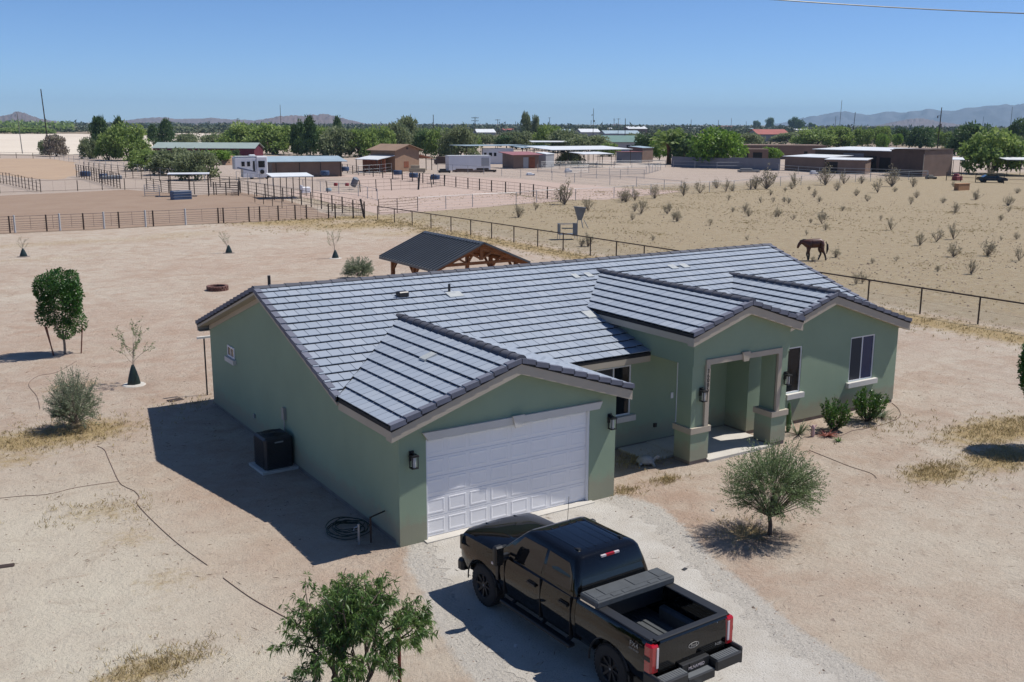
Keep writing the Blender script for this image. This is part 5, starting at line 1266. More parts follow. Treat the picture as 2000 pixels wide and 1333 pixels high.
# horse
def skin(name, verts, edges, radii, root, mt, sub=2):
    me = bpy.data.meshes.new(name); me.from_pydata(verts, edges, []); o = bpy.data.objects.new('tmp', me); C.objects.link(o)
    o.modifiers.new('s', 'SKIN'); 
    sv = me.skin_vertices[0].data
    for i, r_ in enumerate(radii): sv[i].radius = r_ if isinstance(r_, tuple) else (r_, r_); sv[i].use_root = (i == root)
    m2 = o.modifiers.new('u', 'SUBSURF'); m2.levels = sub
    dg = bpy.context.evaluated_depsgraph_get(); out = bpy.data.meshes.new_from_object(o.evaluated_get(dg)); bpy.data.objects.remove(o)
    out.name = name; out.materials.clear(); out.materials.append(mt); out.shade_smooth(); return out
HORSE, nt, b = new_mat('bay_coat')
v_ = coord(nt, 'Object'); sx = nt.nodes.new('ShaderNodeSeparateXYZ'); nt.links.new(v_, sx.inputs[0])
zc = ramp(nt, sx.outputs[2], [(.35, (.010,.007,.006)), (.72, (.055,.014,.008)), (1., (.08,.02,.011))])
nt.links.new(mix(nt, ramp(nt, noise(nt, v_, 2.5), [(.4, 0.), (.65, .6)]), zc, (.03,.012,.008)), b.inputs['Base Color']); b.inputs['Roughness'].default_value = .42
MANE = mat('black_mane', (.008,.007,.007), .6, .1, 10)
P = gp(1590, 509.5); hs = thing('horse', 'dark bay horse walking with lowered head in the tan pasture', 'horse', (P[0], P[1], 0), R(147)); hs.scale = (1.0, 1.0, 1.0)
V_ = [(-.62,0,1.26),(-.42,0,1.27),(-.05,0,1.20),(.30,0,1.24),(.55,0,1.20),(.78,0,1.32),(.98,0,1.34),(1.12,0,1.24),(1.20,0,1.05),(1.25,0,.88),
      (.44,.15,.98),(.50,.14,.72),(.42,.13,.42),(.44,.13,.12),(.48,.13,.03), (.44,-.15,.98),(.42,-.14,.72),(.53,-.13,.46),(.42,-.13,.14),(.44,-.13,.03),
      (-.52,.15,1.05),(-.46,.16,.80),(-.68,.14,.52),(-.80,.13,.16),(-.78,.13,.03), (-.48,-.15,1.05),(-.36,-.16,.80),(-.50,-.14,.50),(-.36,-.13,.16),(-.32,-.13,.03)]
E_ = [(0,1),(1,2),(2,3),(3,4),(4,5),(5,6),(6,7),(7,8),(8,9),(4,10),(10,11),(11,12),(12,13),(13,14),(4,15),(15,16),(16,17),(17,18),(18,19),(1,20),(20,21),(21,22),(22,23),(23,24),(1,25),(25,26),(26,27),(27,28),(28,29)]
Rr = [.22,(.30,.34),(.31,.37),(.29,.36),(.25,.32),(.15,.24),(.12,.18),(.11,.13),(.09,.105),(.07,.07), .16,.11,.072,.055,.07, .16,.11,.072,.055,.07, .21,.15,.078,.056,.07, .21,.15,.078,.056,.07]
link('body', skin('body', V_, E_, Rr, 2, HORSE), hs)
q = MB(); q.tube([(-.76, 0, 1.32), (-.88, .0, 1.18), (-.90, .02, .85), (-.86, .02, .5)], [.05, .075, .085, .03], 8); q.build('tail', MANE, hs, smooth=60)
q = MB(); q.tube([(.38, 0, 1.50), (.62, .02, 1.50), (.86, .02, 1.51), (1.06, .0, 1.42), (1.17, 0, 1.27)], [.03, .055, .06, .05, .02], 7); q.build('mane', MANE, hs, smooth=60)
for s_ in (1, -1):
    q = MB(); q.tube([(1.07, s_*.055, 1.36), (1.08, s_*.075, 1.43), (1.09, s_*.08, 1.49)], [.025, .03, .004], 6); q.build('ear', HORSE, hs, smooth=60)
    q = MB(); q.lathe([(.004, -.02), (.018, 0), (.004, .02)], 8, (1.165, s_*.078, 1.19)); q.build('eye', MANE, hs, smooth=60)
# wire across the top right, sagging between poles out of the picture
def along(u, v, t): return CAM+(CF+CR*(u-1000)/F_PX-CU*(v-666.5)/F_PX)*t
a = along(1400, -9, 7.0); b_ = along(2150, 31, 7.8)
q = MB(); q.tube([Vector(a).lerp(Vector(b_), t)-Vector((0, 0, 4*.02*t*(1-t))) for t in np.linspace(-2.0, 3.2, 40)], .0042, 5)
tag(q.build('overhead_wire', BLACKM, None), 'dark overhead wire crossing the top right of the sky', 'wire')
# loose litter in the yard
def bit(name, label, cat, u, v, s, m, rz=0, fl=.35):
    P = gp(u, v); q = MB(); q.bevbox(-s, s, -s*.6, s*.6, 0, s*fl, s*.15); o = q.build(name, m); o.location = (P[0], P[1], 0); o.rotation_euler = (0, 0, rz); tag(o, label, cat)
bit('rock', 'small dark rock right of the truck near the edge of the gravel', 'rock', 1337, 1113, .07, DARKM, .3)
bit('rock', 'small grey stone between porch and gravel above the olive tree shadow', 'rock', 1392, 998, .06, STEEL, 1.)
bit('rock', 'dark round stone on the dirt below the olive tree', 'rock', 1500, 1085, .07, FOOT, 1.)
bit('paper_scrap', 'pale scrap lying in the truck shadow', 'litter', 1007, 1262, .07, TRIMW, .9, .1)
bit('wooden_stick', 'short dark board lying between sapling and house', 'board', 342, 782, .28, RUST, .25, .1)
bit('hose_end', 'short dark rod lying at the left edge of the yard', 'rod', 12, 1106, .17, RUST, -.2, .1)
# ------------------------------------------------------------------ fences
def cylmesh(r, h, n=6):
    q = MB(); q.tube([(0, 0, -.1), (0, 0, h)], r, n); return q
PIPE = RUST; GALV = STEEL; DARKP = mat('dark_post', (.05,.038,.032), .85, .2, 3)
def fence(label, base, h, spacing=3.0, rails=(1.0,), rr=.03, pr=.035, m=PIPE, wires=0, vert=0, pts_world=None, lean=0, rm=None, cat='fence', name='fence', jit=0, stays=None):
    pr *= 1.0 if pts_world else 1.2; rr *= 1.0 if pts_world else 1.1
    P = pts_world or [gp(u, v) for u, v in base]
    o = thing(name, label, cat, (P[0][0], P[0][1], 0)); O = np.array([P[0][0], P[0][1], 0])
    P = [np.array([p[0], p[1], 0])-O for p in P]; pm = cylmesh(pr, h).mesh('post', m); npost = 0
    locs = []
    for i in range(len(P)-1):
        L = np.linalg.norm(P[i+1]-P[i]); n = max(1, int(round(L/spacing)))
        for k in range(n+(i == len(P)-2)): locs.append(P[i]+(P[i+1]-P[i])*(k/n))
    if len(locs) > 100: locs = locs[:100]
    rg = random.Random(len(locs))
    for l in locs:
        p_ = link('post', pm, o, loc=(l[0], l[1], 0))
        if jit: p_.scale = (1, 1, 1+rg.uniform(-jit, jit))
        if lean: p_.rotation_euler = (rg.uniform(-lean, lean), rg.uniform(-lean, lean), 0)
    for rh in rails:
        q = MB(); q.tube([(p[0], p[1], h*rh) for p in P], rr, 5); q.build('rail', rm or m, o)
    if wires or vert:
        q = MB()
        for w_ in range(wires):
            z = h*(.08+.84*w_/max(1, wires-1)) if wires > 1 else h*.5; 
            for i in range(len(P)-1): q.bar((P[i][0], P[i][1], z), (P[i+1][0], P[i+1][1], z), .004 if pts_world else .012)
        if vert:
            for i in range(len(P)-1):
                L = np.linalg.norm(P[i+1]-P[i]); n = max(1, int(L/vert))
                for k in range(n): c_ = P[i]+(P[i+1]-P[i])*(k/n); q.bar((c_[0], c_[1], .05), (c_[0], c_[1], h*.96), .012)
        q.build('wire_mesh', rm or m, o)
    return o
FR5 = (1.0, .8, .62, .44, .26, .1)
fence('long rusty pipe fence with one top rail running behind the house and pavilion', None, 1.36, 3.14, m=RUST, pts_world=[(34.55, 74), (35.15, 60), (35.7, 40), (36.0, 22), (36.1, 9), (36.3, -6)], wires=3, rm=None, rr=.042, pr=.045)
# corral panels along the near side of the arena
def corral():
    us = [20, 30, 92, 118, 164, 204, 233, 285, 300, 363, 427, 437, 487, 508, 544, 577, 599, 642, 655, 690, 712]
    white = {30, 118, 204, 285, 363}
    o = thing('corral_fence', 'row of pipe corral panels with mixed brown and white posts along the near arena edge', 'fence')
    def bp(u): v = 457-(u/640)*30 if u < 640 else 427+(u-640)/72*0; return gp(u, v)
    WP = mat('white_post', (.5,.5,.5), .6, .1, 4); pb_ = cylmesh(.07, 1.5).mesh('post', RUST); pw_ = cylmesh(.09, 1.55).mesh('post', WP)
    PANEL = mat('panel_steel', (.21,.15,.13), .6, .2, 2)
    prev = None
    us2 = [-330, -270, -210, -150, -90, -35]+us
    for u in us2:
        P = bp(u); link('post', pw_ if u in white else pb_, o, loc=(P[0], P[1], 0))
        if prev is not None:
            q = MB()
            for k, z in enumerate((1.45, 1.2, .98, .78, .6, .43, .27)): q.tube([(prev[0], prev[1], z), (P[0], P[1], z)], .028 if k == 0 else .02, 5)
            m_ = (np.array(prev)+np.array(P))/2; q.tube([(m_[0], m_[1], .25), (m_[0], m_[1], 1.45)], .015, 4); q.build('panel', PANEL, o)
        prev = P
corral()
fence('pipe and wire fence down the right side of the brown arena to the yard corner', [(470,378),(536,391),(589,401),(649,413),(712,427)], 1.75, 3.4, rails=(1.0,.75,.5,.28), m=DARKP, vert=1.0, rr=.02, pr=.06, jit=.06)
fence('short low pipe rail inside the right end of the brown arena', [(498,396),(551,407)], 1.15, 3.4, rails=(1.0,), m=DARKP, rr=.03)
fence('light pipe fence around the shade ramada pen on its far side', [(462,353),(560,368),(700,384),(737,393)], 1.5, 5.5, rails=(1.0,.1), m=GALV, vert=1.8, rr=.02, pr=.04)
fence('brown panels joining the yard corner to the wire paddock fence', [(740,419),(776,417),(816,413)], 1.6, 3.0, rails=FR5, m=RUST, rr=.018)
fence('thin wire fence along the front of the pink paddock and the tan pasture', [(816,413),(923,405),(1008,401),(1048,396),(1124,392.5),(1199,388),(1271,381),(1336,377.5),(1433,373.5),(1524,364),(1640,358),(1700,355),(1810,351)], 1.5, 5.2, rails=(1.0,), m=GALV, rr=.02, pr=.035, wires=5)
fence('brown mesh paddock fence with stout posts crossing the middle distance', [(650,333),(711,344),(767,350),(826,358),(868,363),(914,369),(960,375),(1016,381),(1069,389),(1095,394)], 1.6, 4.2, rails=(1.0,.72,.45,.2), m=DARKP, rr=.018, pr=.07, vert=1.3, jit=.05)
fence('leaning mesh fence with tilted posts in front of the tan barn', [(640,377),(704,376),(765,372.5),(818,370),(868,364)], 1.7, 3.4, rails=(1.0,.7,.4,.1), m=DARKP, rr=.015, pr=.05, vert=1.4, lean=.14)
fence('pale wire fence in front of the white trailers and pens', [(855,335),(945,341),(1017,348),(1078,352.5),(1122,357),(1191,362),(1243,365.5),(1297,371),(1330,374)], 1.5, 6.0, rails=(1.0,), m=GALV, rr=.02, wires=4)
fence('row of pipe panels on the far side of the middle pens', [(1057,331),(1130,330),(1200,329),(1300,327)], 1.6, 4.5, rails=FR5, m=GALV, rr=.02)
fence('pipe panels making the near side of the middle pens', [(1105,346),(1165,349),(1258,350)], 1.6, 4.0, rails=FR5, m=GALV, rr=.02)
fence('light panels on the right of the middle pens', [(1190,342),(1262,341),(1290,333)], 1.6, 4.0, rails=FR5, m=GALV, rr=.02)
fence('open pipe stalls left of the middle pens', [(1050,337),(1105,339),(1150,338)], 1.6, 4.0, rails=FR5, m=GALV, rr=.02)
fence('pipe rail fence at the left end of the grey block wall', [(1315,328),(1400,331),(1470,331),(1520,334)], 1.5, 6.5, rails=(1.0,.5), m=GALV, rr=.025)
fence('dark pipe fence in front of the brown sheds at the right', [(1520,337),(1600,343),(1700,346),(1812,350)], 1.5, 6.0, rails=(1.0,.6,.3), m=GALV, rr=.03, wires=4)
fence('dark post fence in front of the parked sedan', [(1848,353),(1905,357),(1960,359),(2080,364)], 1.5, 4.0, rails=(1.0,.5), m=DARKP, rr=.03, pr=.06, wires=4)
fence('post and mesh fence between the two arenas at the left', [(-60,379),(0,378),(80,376),(152,373.5),(200,371.5),(244,371),(287,370)], 1.6, 3.6, rails=(1.0,.1), m=DARKP, vert=1.5, rr=.018, pr=.05, jit=.08)
fence('mesh fence slanting down at the left edge between the arenas', [(-60,345),(20,362),(50,369),(80,376)], 1.7, 2.2, rails=(1.0,.7,.4,.1), m=DARKP, rr=.02, pr=.05, jit=.1)
fence('long dark rail fence behind the upper arena at the far left', [(-200,308),(0,309),(98,311)], 1.5, 6.5, rails=(1.0,.5), m=DARKP, rr=.03, pr=.06)
fence('wire fence slanting behind the left pens toward the trees', [(98,311),(155,319),(230,331),(330,347),(400,356)], 1.5, 5, rails=(1.0,.5), m=GALV, rr=.02, vert=1.8)
fence('tall pipe pen fence at the right end of the upper arena', [(150,346),(175,352),(200,359),(235,369)], 2.2, 2.4, rails=FR5, m=RUST, rr=.022, pr=.06)
fence('second row of pipe pens behind the blue barrels', [(165,337),(205,343),(260,349),(330,356)], 2.0, 3.4, rails=FR5, m=RUST, rr=.02, pr=.05)
fence('pipe pens around the blue shade stall', [(287,371),(330,378),(380,380),(466,382)], 1.7, 3.2, rails=FR5, m=DARKP, rr=.02, pr=.05)
fence('galvanised panel beside the blue shade stall', [(283,384),(312,385)], 1.5, 3.0, rails=FR5, m=GALV, rr=.025, pr=.04)
fence('pipe pen right of the blue shade stall', [(412,365),(468,370),(466,383),(418,381)], 1.7, 2.6, rails=FR5, m=DARKP, rr=.022, pr=.06)
fence('pipe stall fence left of the tan barn', [(700,343),(742,341),(765,337)], 1.8, 3.5, rails=(1.,.6,.3), m=GALV, rr=.02)
# ------------------------------------------------------------------ buildings
def frame2(a, b):
    A = gp(*a); B = gp(*b); d = B-A; L = float(np.linalg.norm(d[:2])); rz = math.atan2(d[1], d[0]); return A, L, rz, ppm((A+B)/2)
def bld(name, label, cat, a, b, depth, h, wall, roofm, kind='flat', rh=.8, ov=.4, ridge='x', parts=(), group=None, openfront=False, posts=0, th=.12, backh=None):
    """a, b: ground pixels of the two ends of the side facing us; local x along it, y away"""
    A, L, rz, k = frame2(a, b); o = thing(name, label, cat, (A[0], A[1], 0), rz, group)
    if posts:
        pmsh = MB(); pmsh.box(-.045, .045, -.045, .045, 0, h); pm_ = pmsh.mesh('post', DARKP)
        for i in range(posts):
            for y in (0.1, depth-.1): link('post', pm_, o, loc=(.1+(L-.2)*i/max(1, posts-1), y, 0))
    if wall is not None:
        q = MB()
        if openfront: q.box(0, L, depth-.15, depth, 0, h); q.box(0, .15, .0, depth-.15, 0, h); q.box(L-.15, L, 0, depth-.15, 0, h)
        elif kind == 'gable' and ridge == 'x': q.prism([(0, 0), (depth, 0), (depth, h), (depth/2, h+rh), (0, h)], 'x', 0, L)
        elif kind == 'gable': q.prism([(0, 0), (L, 0), (L, h), (L/2, h+rh), (0, h)], 'y', 0, depth)
        elif kind == 'shed': q.prism([(0, 0), (depth, 0), (depth, h+rh), (0, h)], 'x', 0, L)
        else: q.box(0, L, 0, depth, 0, h)
        q.build('wall', wall, o)
    q = MB()
    def slab(p): n = len(p); q.add([(x, y, z+th) for x, y, z in p]+[(x, y, z+.01) for x, y, z in p], [tuple(range(n)), tuple(range(2*n-1, n-1, -1))]+[(i, n+i, n+(i+1) % n, (i+1) % n) for i in range(n)])
    if kind == 'gable' and ridge == 'x':
        s_ = rh/(depth/2); 
        slab([(-ov, -ov, h-s_*ov), (L+ov, -ov, h-s_*ov), (L+ov, depth/2, h+rh), (-ov, depth/2, h+rh)]); slab([(-ov, depth/2, h+rh), (L+ov, depth/2, h+rh), (L+ov, depth+ov, h-s_*ov), (-ov, depth+ov, h-s_*ov)])
    elif kind == 'gable':
        s_ = rh/(L/2)
        slab([(-ov, -ov, h-s_*ov), (L/2, -ov, h+rh), (L/2, depth+ov, h+rh), (-ov, depth+ov, h-s_*ov)]); slab([(L/2, -ov, h+rh), (L+ov, -ov, h-s_*ov), (L+ov, depth+ov, h-s_*ov), (L/2, depth+ov, h+rh)])
    elif kind == 'shed':
        s_ = rh/depth; slab([(-ov, -ov, h-s_*ov), (L+ov, -ov, h-s_*ov), (L+ov, depth+ov, h+rh+s_*ov), (-ov, depth+ov, h+rh+s_*ov)])
    elif kind == 'parapet':
        q.box(.25, L-.25, .25, depth-.25, h-.12, h-.05)
    else: slab([(-ov, -ov, h), (L+ov, -ov, h), (L+ov, depth+ov, h), (-ov, depth+ov, h)])
    q.build('roof', roofm, o)
    for pn, x0, x1, z0, z1, m_ in parts:      # x as fractions of the length, z in metres, set on the front wall
        w_ = MB(); w_.box(x0*L, x1*L, -.05, -.003, z0, z1); w_.build(pn, m_, o)
    return o, L
TAN = mat('tan_siding', (.30,.19,.125), .85, .08, 1); BRWN = mat('brown_metal_siding', (.20,.135,.105), .7, .12, .6); BRW2 = mat('dark_brown_siding', (.10,.065,.052), .8, .12, .6)
BURG = mat('burgundy_siding', (.11,.012,.03), .7, .1, 1); GRNG = mat('grey_green_roof', (.27,.33,.31), .8, .06, .5); ADOBE = mat('adobe_stucco', (.20,.13,.10), .9, .08, .4); ADOBT = mat('adobe_cap', (.36,.28,.21), .9, .08, 1)
GALVR = mat('galvanised_roof', (.33,.42,.47), .5, .1, .4); WHT = mat('white_siding', (.68,.69,.72), .6, .05, .6); WARM = mat('orange_boards', (.26,.085,.04), .8, .2, 1); REDR = mat('red_metal_roof', (.30,.12,.125), .6, .1, .6); PINKR = mat('clay_tile_roof', (.33,.10,.085), .8, .1, .3)
GREYB = mat('grey_block', (.20,.20,.225), .9, .08, .6); TEAL = mat('teal_roof', (.12,.22,.19), .6, .1, .4); BLUEP = mat('blue_paint', (.04,.08,.17), .5, .15, 1); SHADEW = mat('painted_shade', (.02,.018,.018), .9); GYW2 = mat('dull_grey', (.2,.2,.2), .7, .1, 2); GREYW = mat('grey_siding', (.33,.34,.36), .8, .06, .5)  # SHADEW: near-black panels on the wall paint the shade inside openings
BARNR = mat('brown_shingle', (.27,.18,.125), .9, .1, .5); BLUEC = mat('blue_container', (.17,.19,.25), .6, .08, .6)
win = GLASS
bld('farm_house', 'long burgundy house with a grey green roof behind the trees at the left', 'house', (300,308), (497,309), 9, 2.6, BURG, GRNG, 'gable', 1.35, .4, 'x', [('window', .30, .34, 1.0, 2.0, win), ('window', .5, .55, 1.0, 2.0, win), ('skirting', 0, 1, 0, .5, GREYW)])
sh1, L1 = bld('horse_shed', 'long open fronted brown shed with a pale galvanised roof', 'shed', (532,347), (668,345), 6.5, 2.75, BRWN, GALVR, 'shed', .55, .9, 'x')
q = MB()
for x in (0.05, .38, .68, .97): q.box(x*L1-.07, x*L1+.07, -.75, -.6, 0, 2.6)
q.build('post', DARKP, sh1)
bn, LB = bld('barn', 'tan gabled barn with lean-to roofs on both sides', 'barn', (772,336.5), (819,334), 6.5, 4.3, TAN, BARNR, 'gable', 1.0, .7, 'y', [('door', .36, .55, 0.8, 2.0, WARM), ('gable_vent', .46, .54, 4.4, 4.8, BRW2)])
q = MB(); q.add([(-.0, 0, 3.3), (-.0, 6, 3.3), (-5.2, 6, 2.6), (-5.2, 0, 2.6), (0, 0, 3.18), (0, 6, 3.18), (-5.2, 6, 2.48), (-5.2, 0, 2.48)], [(0,1,2,3),(7,6,5,4),(0,4,5,1),(1,5,6,2),(2,6,7,3),(3,7,4,0)]); q.build('lean_to_roof', WHITEROOF, bn)
q = MB(); q.add([(LB, 0, 3.3), (LB, 6, 3.3), (LB+4.4, 6, 2.5), (LB+4.4, 0, 2.5), (LB, 0, 3.15), (LB, 6, 3.15), (LB+4.4, 6, 2.35), (LB+4.4, 0, 2.35)], [(0,1,2,3),(7,6,5,4),(0,4,5,1),(1,5,6,2),(2,6,7,3),(3,7,4,0)]); q.build('lean_to_roof', WARM, bn)
q = MB(); q.box(-3.0, 0, 4.5, 6, 0, 2.7); q.box(-3.0, -2.85, 0, 4.5, 0, 2.6); q.build('stall_wall', WARM, bn)
for x, y in ((-5, .2), (-5, 5.8), (-3.8, .2), (LB+4.2, .2), (LB+4.2, 5.8), (LB+2.4, .2)):
    q = MB(); q.box(x-.06, x+.06, y-.06, y+.06, 0, 2.5); q.build('post', DARKP, bn)
q = MB(); q.lathe([(.75, 0), (.6, -.14), (.3, -.2), (.02, -.22)], 16, (0, 0, 0), 'y'); q.tube([(0, -.2, 0), (0, .1, -.5), (0, .3, -1.8)], .04, 6)
P = gp(808, 329); tag(q.build('satellite_dish', WHITEROOF, None, smooth=40, loc=(P[0]-1.5, P[1]-2.5, 1.9)), 'white satellite dish by the tan barn', 'dish')
# shade canopies: flat roofs on posts
def canopy(label, a, b, depth, h, roofm=WHITEROOF, posts=3, rh=.25, name='shade_canopy', ov=.3):
    return bld(name, label, 'canopy', a, b, depth, h, None, roofm, 'shed', rh, ov, 'x', posts=posts)
canopy('white topped shade ramada in the pen before the long brown shed', (534,390), (613,388), 4.2, 2.75, posts=4, ov=.1)
st, LS = canopy('white topped shade over the blue stall in the left pens', (331,385), (409,384), 2.2, 2.85, posts=3, ov=.1, rh=.05)
P = gp(354, 390); bs = thing('water_tank', 'dark blue stock tank under the left shade roof', 'tank', (P[0], P[1], 0), R(10))
q = MB(); q.bevbox(-1.25, 1.25, -.5, .5, 0, 1.1, .1); q.build('tank_body', BLUEP, bs)
q = MB()
for z in (.35, .7, 1.05): q.box(-1.28, 1.28, -.53, -.505, z, z+.05)
q.build('band', STEEL, bs)
bld('white_trailer', 'long white box trailer left of the blue roofed carport', 'trailer', (877,334), (958,333), 2.6, 2.95, WHT, WHITEROOF, 'flat', 0, .05, 'x', [('panel_door', .78, .97, .9, 2.6, GREYW)])
bld('blue_carport', 'carport with a blue grey flat roof sheltering a white motorhome', 'carport', (912,322), (1030,320), 9, 4.3, None, GALVR, 'flat', 0, .3, 'x', posts=5)
bld('motorhome', 'white motorhome parked under the blue grey carport', 'motorhome', (943,321), (1003,321), 3, 3.6, WHT, WHITEROOF, 'flat', 0, .0, 'x', [('window', .04, .12, 1.9, 2.7, win), ('window', .2, .3, 1.9, 2.7, win), ('window', .36, .44, 1.9, 2.7, win)])
bld('tack_shed', 'small shed with a dull red roof and orange door beside the white trailer', 'shed', (1003,330), (1052,329), 5, 2.9, BRWN, REDR, 'shed', .4, .7, 'x', [('door', .62, .85, 0, 2.4, WARM), ('wall_panel', .38, .58, 0, 2.4, GREYW)])
bld('tool_shed', 'narrow pale tool shed right of the red roofed shed', 'shed', (1066,328), (1082,327), 2.5, 2.9, GREYW, WHITEROOF, 'shed', .3, .1)
canopy('long white shade roof behind the middle pens', (1078,325), (1232,322), 12, 3.6, posts=6, rh=.5)
canopy('lower white shade roof in front of the long white one', (1140,328), (1195,327), 6, 2.9, posts=4)
canopy('grey flat shade roof joining the carport to the long white roof', (1020,322), (1090,321), 7, 3.9, GALVR, posts=4)
canopy('pale shade roof set back among the grey trees', (1040,300), (1108,300), 6, 3.6, posts=4)
bld('storage_container', 'blue grey storage container with a thin reddish awning', 'container', (1215,319), (1253,318.5), 3, 2.7, BLUEC, REDR, 'flat', 0, .4)
bld('brown_shed', 'tall narrow brown shed at the right end of the blue grey container', 'shed', (1254,318), (1275,317), 4, 3.6, BRWN, GALVR, 'shed', .3, .2)
bld('block_wall', 'long grey block wall in front of the bright green tree', 'wall', (1311,326), (1425,330), .25, 2.3, GREYB, GREYB, 'parapet')
bld('block_wall', 'grey block wall section continuing right toward the brown sheds', 'wall', (1425,330), (1522,334), .25, 2.5, GREYB, GREYB, 'parapet')
bld('adobe_house', 'long low brown adobe house with a flat parapet roof', 'house', (1443,311), (1612,312), 14, 3.9, ADOBE, ADOBT, 'parapet', 0, 0, 'x', [('parapet_cap', 0, 1, 3.75, 3.92, ADOBT), ('porch_shade', .02, .16, .2, 2.3, SHADEW), ('porch_shade', .19, .27, .2, 2.3, SHADEW), ('window', .75, .79, 1.2, 2.2, win)])
bld('adobe_wing', 'lower front wing of the adobe house left of the bright tree', 'house wing', (1440,315), (1500,315.5), 6, 3.2, ADOBE, ADOBT, 'parapet', 0, 0, 'x', [('parapet_cap', 0, 1, 3.05, 3.22, ADOBT), ('opening_shade', .1, .35, .2, 2.3, SHADEW), ('opening_shade', .5, .8, .2, 2.3, SHADEW)])
bld('brown_stable', 'wide brown stable with the lowest white roof at the right', 'stable', (1532,333), (1610,337), 8, 2.9, BRWN, WHITEROOF, 'shed', .3, .4)
bld('brown_stable', 'small brown stable with a thin white roof in front of the dark hall', 'stable', (1612,339), (1689,341), 6, 2.7, BRWN, WHITEROOF, 'shed', .2, .3, 'x', [('opening_shade', .02, .3, .1, 2.3, SHADEW)])
bld('dark_hall', 'large dark barn with a long white roof behind the brown stables', 'barn', (1590,331), (1742,338), 12, 4.3, BRW2, WHITEROOF, 'shed', .35, .5, 'x', [('opening_shade', .66, .80, .1, 3.2, SHADEW), ('opening_shade', .84, .98, .1, 3.0, SHADEW), ('wall_panel', .38, .64, .5, 3.7, GREYB)])
bld('tall_brown_shed', 'tall square brown metal shed right of the dark barn', 'shed', (1743,343), (1802,346), 9, 5.0, BRWN, BRW2, 'flat', 0, .15, 'x', [('corner_trim', .985, 1.0, 0, 4.2, TRIM)])
bld('tall_brown_shed', 'darker lean-to section joined to the right side of the tall brown shed', 'shed', (1802,346), (1822,345), 7, 4.85, BRW2, BRW2, 'flat', 0, .2)
canopy('small white canopy over pipe stalls right of the tall brown shed', (1825,343), (1878,344), 5, 3.0, posts=4)
canopy('white canopy edge at the far right behind the sedan', (1965,345), (2060,346), 6, 3.1, posts=3)
bld('tile_roof_house', 'house with a pink clay tile roof and grey walls in the right distance', 'house', (1480,277), (1540,277), 14, 4.2, GREYW, PINKR, 'gable', 2.6, .6, 'x', [('window', .45, .55, 1, 2.4, win)])
bld('green_roof_house', 'small house with a teal green roof in the middle distance', 'house', (1178,296), (1243,296), 10, 3.4, GREYW, TEAL, 'gable', 2.0, .6, 'x', [('window', .2, .3, 1, 2.2, win), ('window', .7, .8, 1, 2.2, win)])
farb = [('white roofed warehouse left of the transformer pole', (1135,268), (1172,268), WHITEROOF, GREYW, 3.6, 2.2), ('low pale house beyond the transformer pole', (1182,270), (1250,270), GALVR, GREYW, 3., 2.), ('white roofed shop in the right middle distance', (1228,262), (1264,262), WHITEROOF, BRWN, 5, 1.5), ('far white roof behind the shop', (1226,254.5), (1262,254.5), WHITEROOF, BRWN, 4.5, 1.5),
  ('small white roof beside the thin poles', (1187,256), (1200,256), WHITEROOF, WHT, 3, 1.), ('pale hip roofed house behind the left carport trees', (932,265), (968,265), WHITEROOF, GREYW, 2.5, 2.5), ('low pinkish roofed house near the centre horizon', (985,259), (1006,259), PINKR, TAN, 2.5, 1.4), ('white shed right of the dark trees on the right horizon', (1554,259), (1580,259), WHITEROOF, BRWN, 3, 1.4),
  ('dark farmhouse on the left horizon', (108,252), (130,252), BRW2, BRWN, 2.2, 1.6), ('long low building on the left horizon', (140,250.5), (180,250.5), GRNG, BRWN, 2., .8), ('tiny white house on the horizon above the palm', (1345,254), (1368,254), WHITEROOF, WHT, 3, 1.), ('red roofed house on the horizon right of the palm', (1405,252), (1430,252), PINKR, BRWN, 4, 2), ('pale house behind the centre trees', (1094,263), (1118,263), GALVR, GREYW, 2.6, 2.),
  ('white trailer home left of the bright street trees', (1735,268), (1748,268), WHITEROOF, WHT, 2.8, .6), ('white long roof on the right horizon', (1280,251), (1300,251), WHITEROOF, WHT, 4, 1.), ('grey ranch house on the centre right horizon', (1455,256), (1475,256), GALVR, GREYW, 3, 1.)]
for lb, a, b, rm_, wm_, h, rh in farb: bld('distant_building', lb, 'building', a, b, 12, h, wm_, rm_, 'gable', rh, .4)
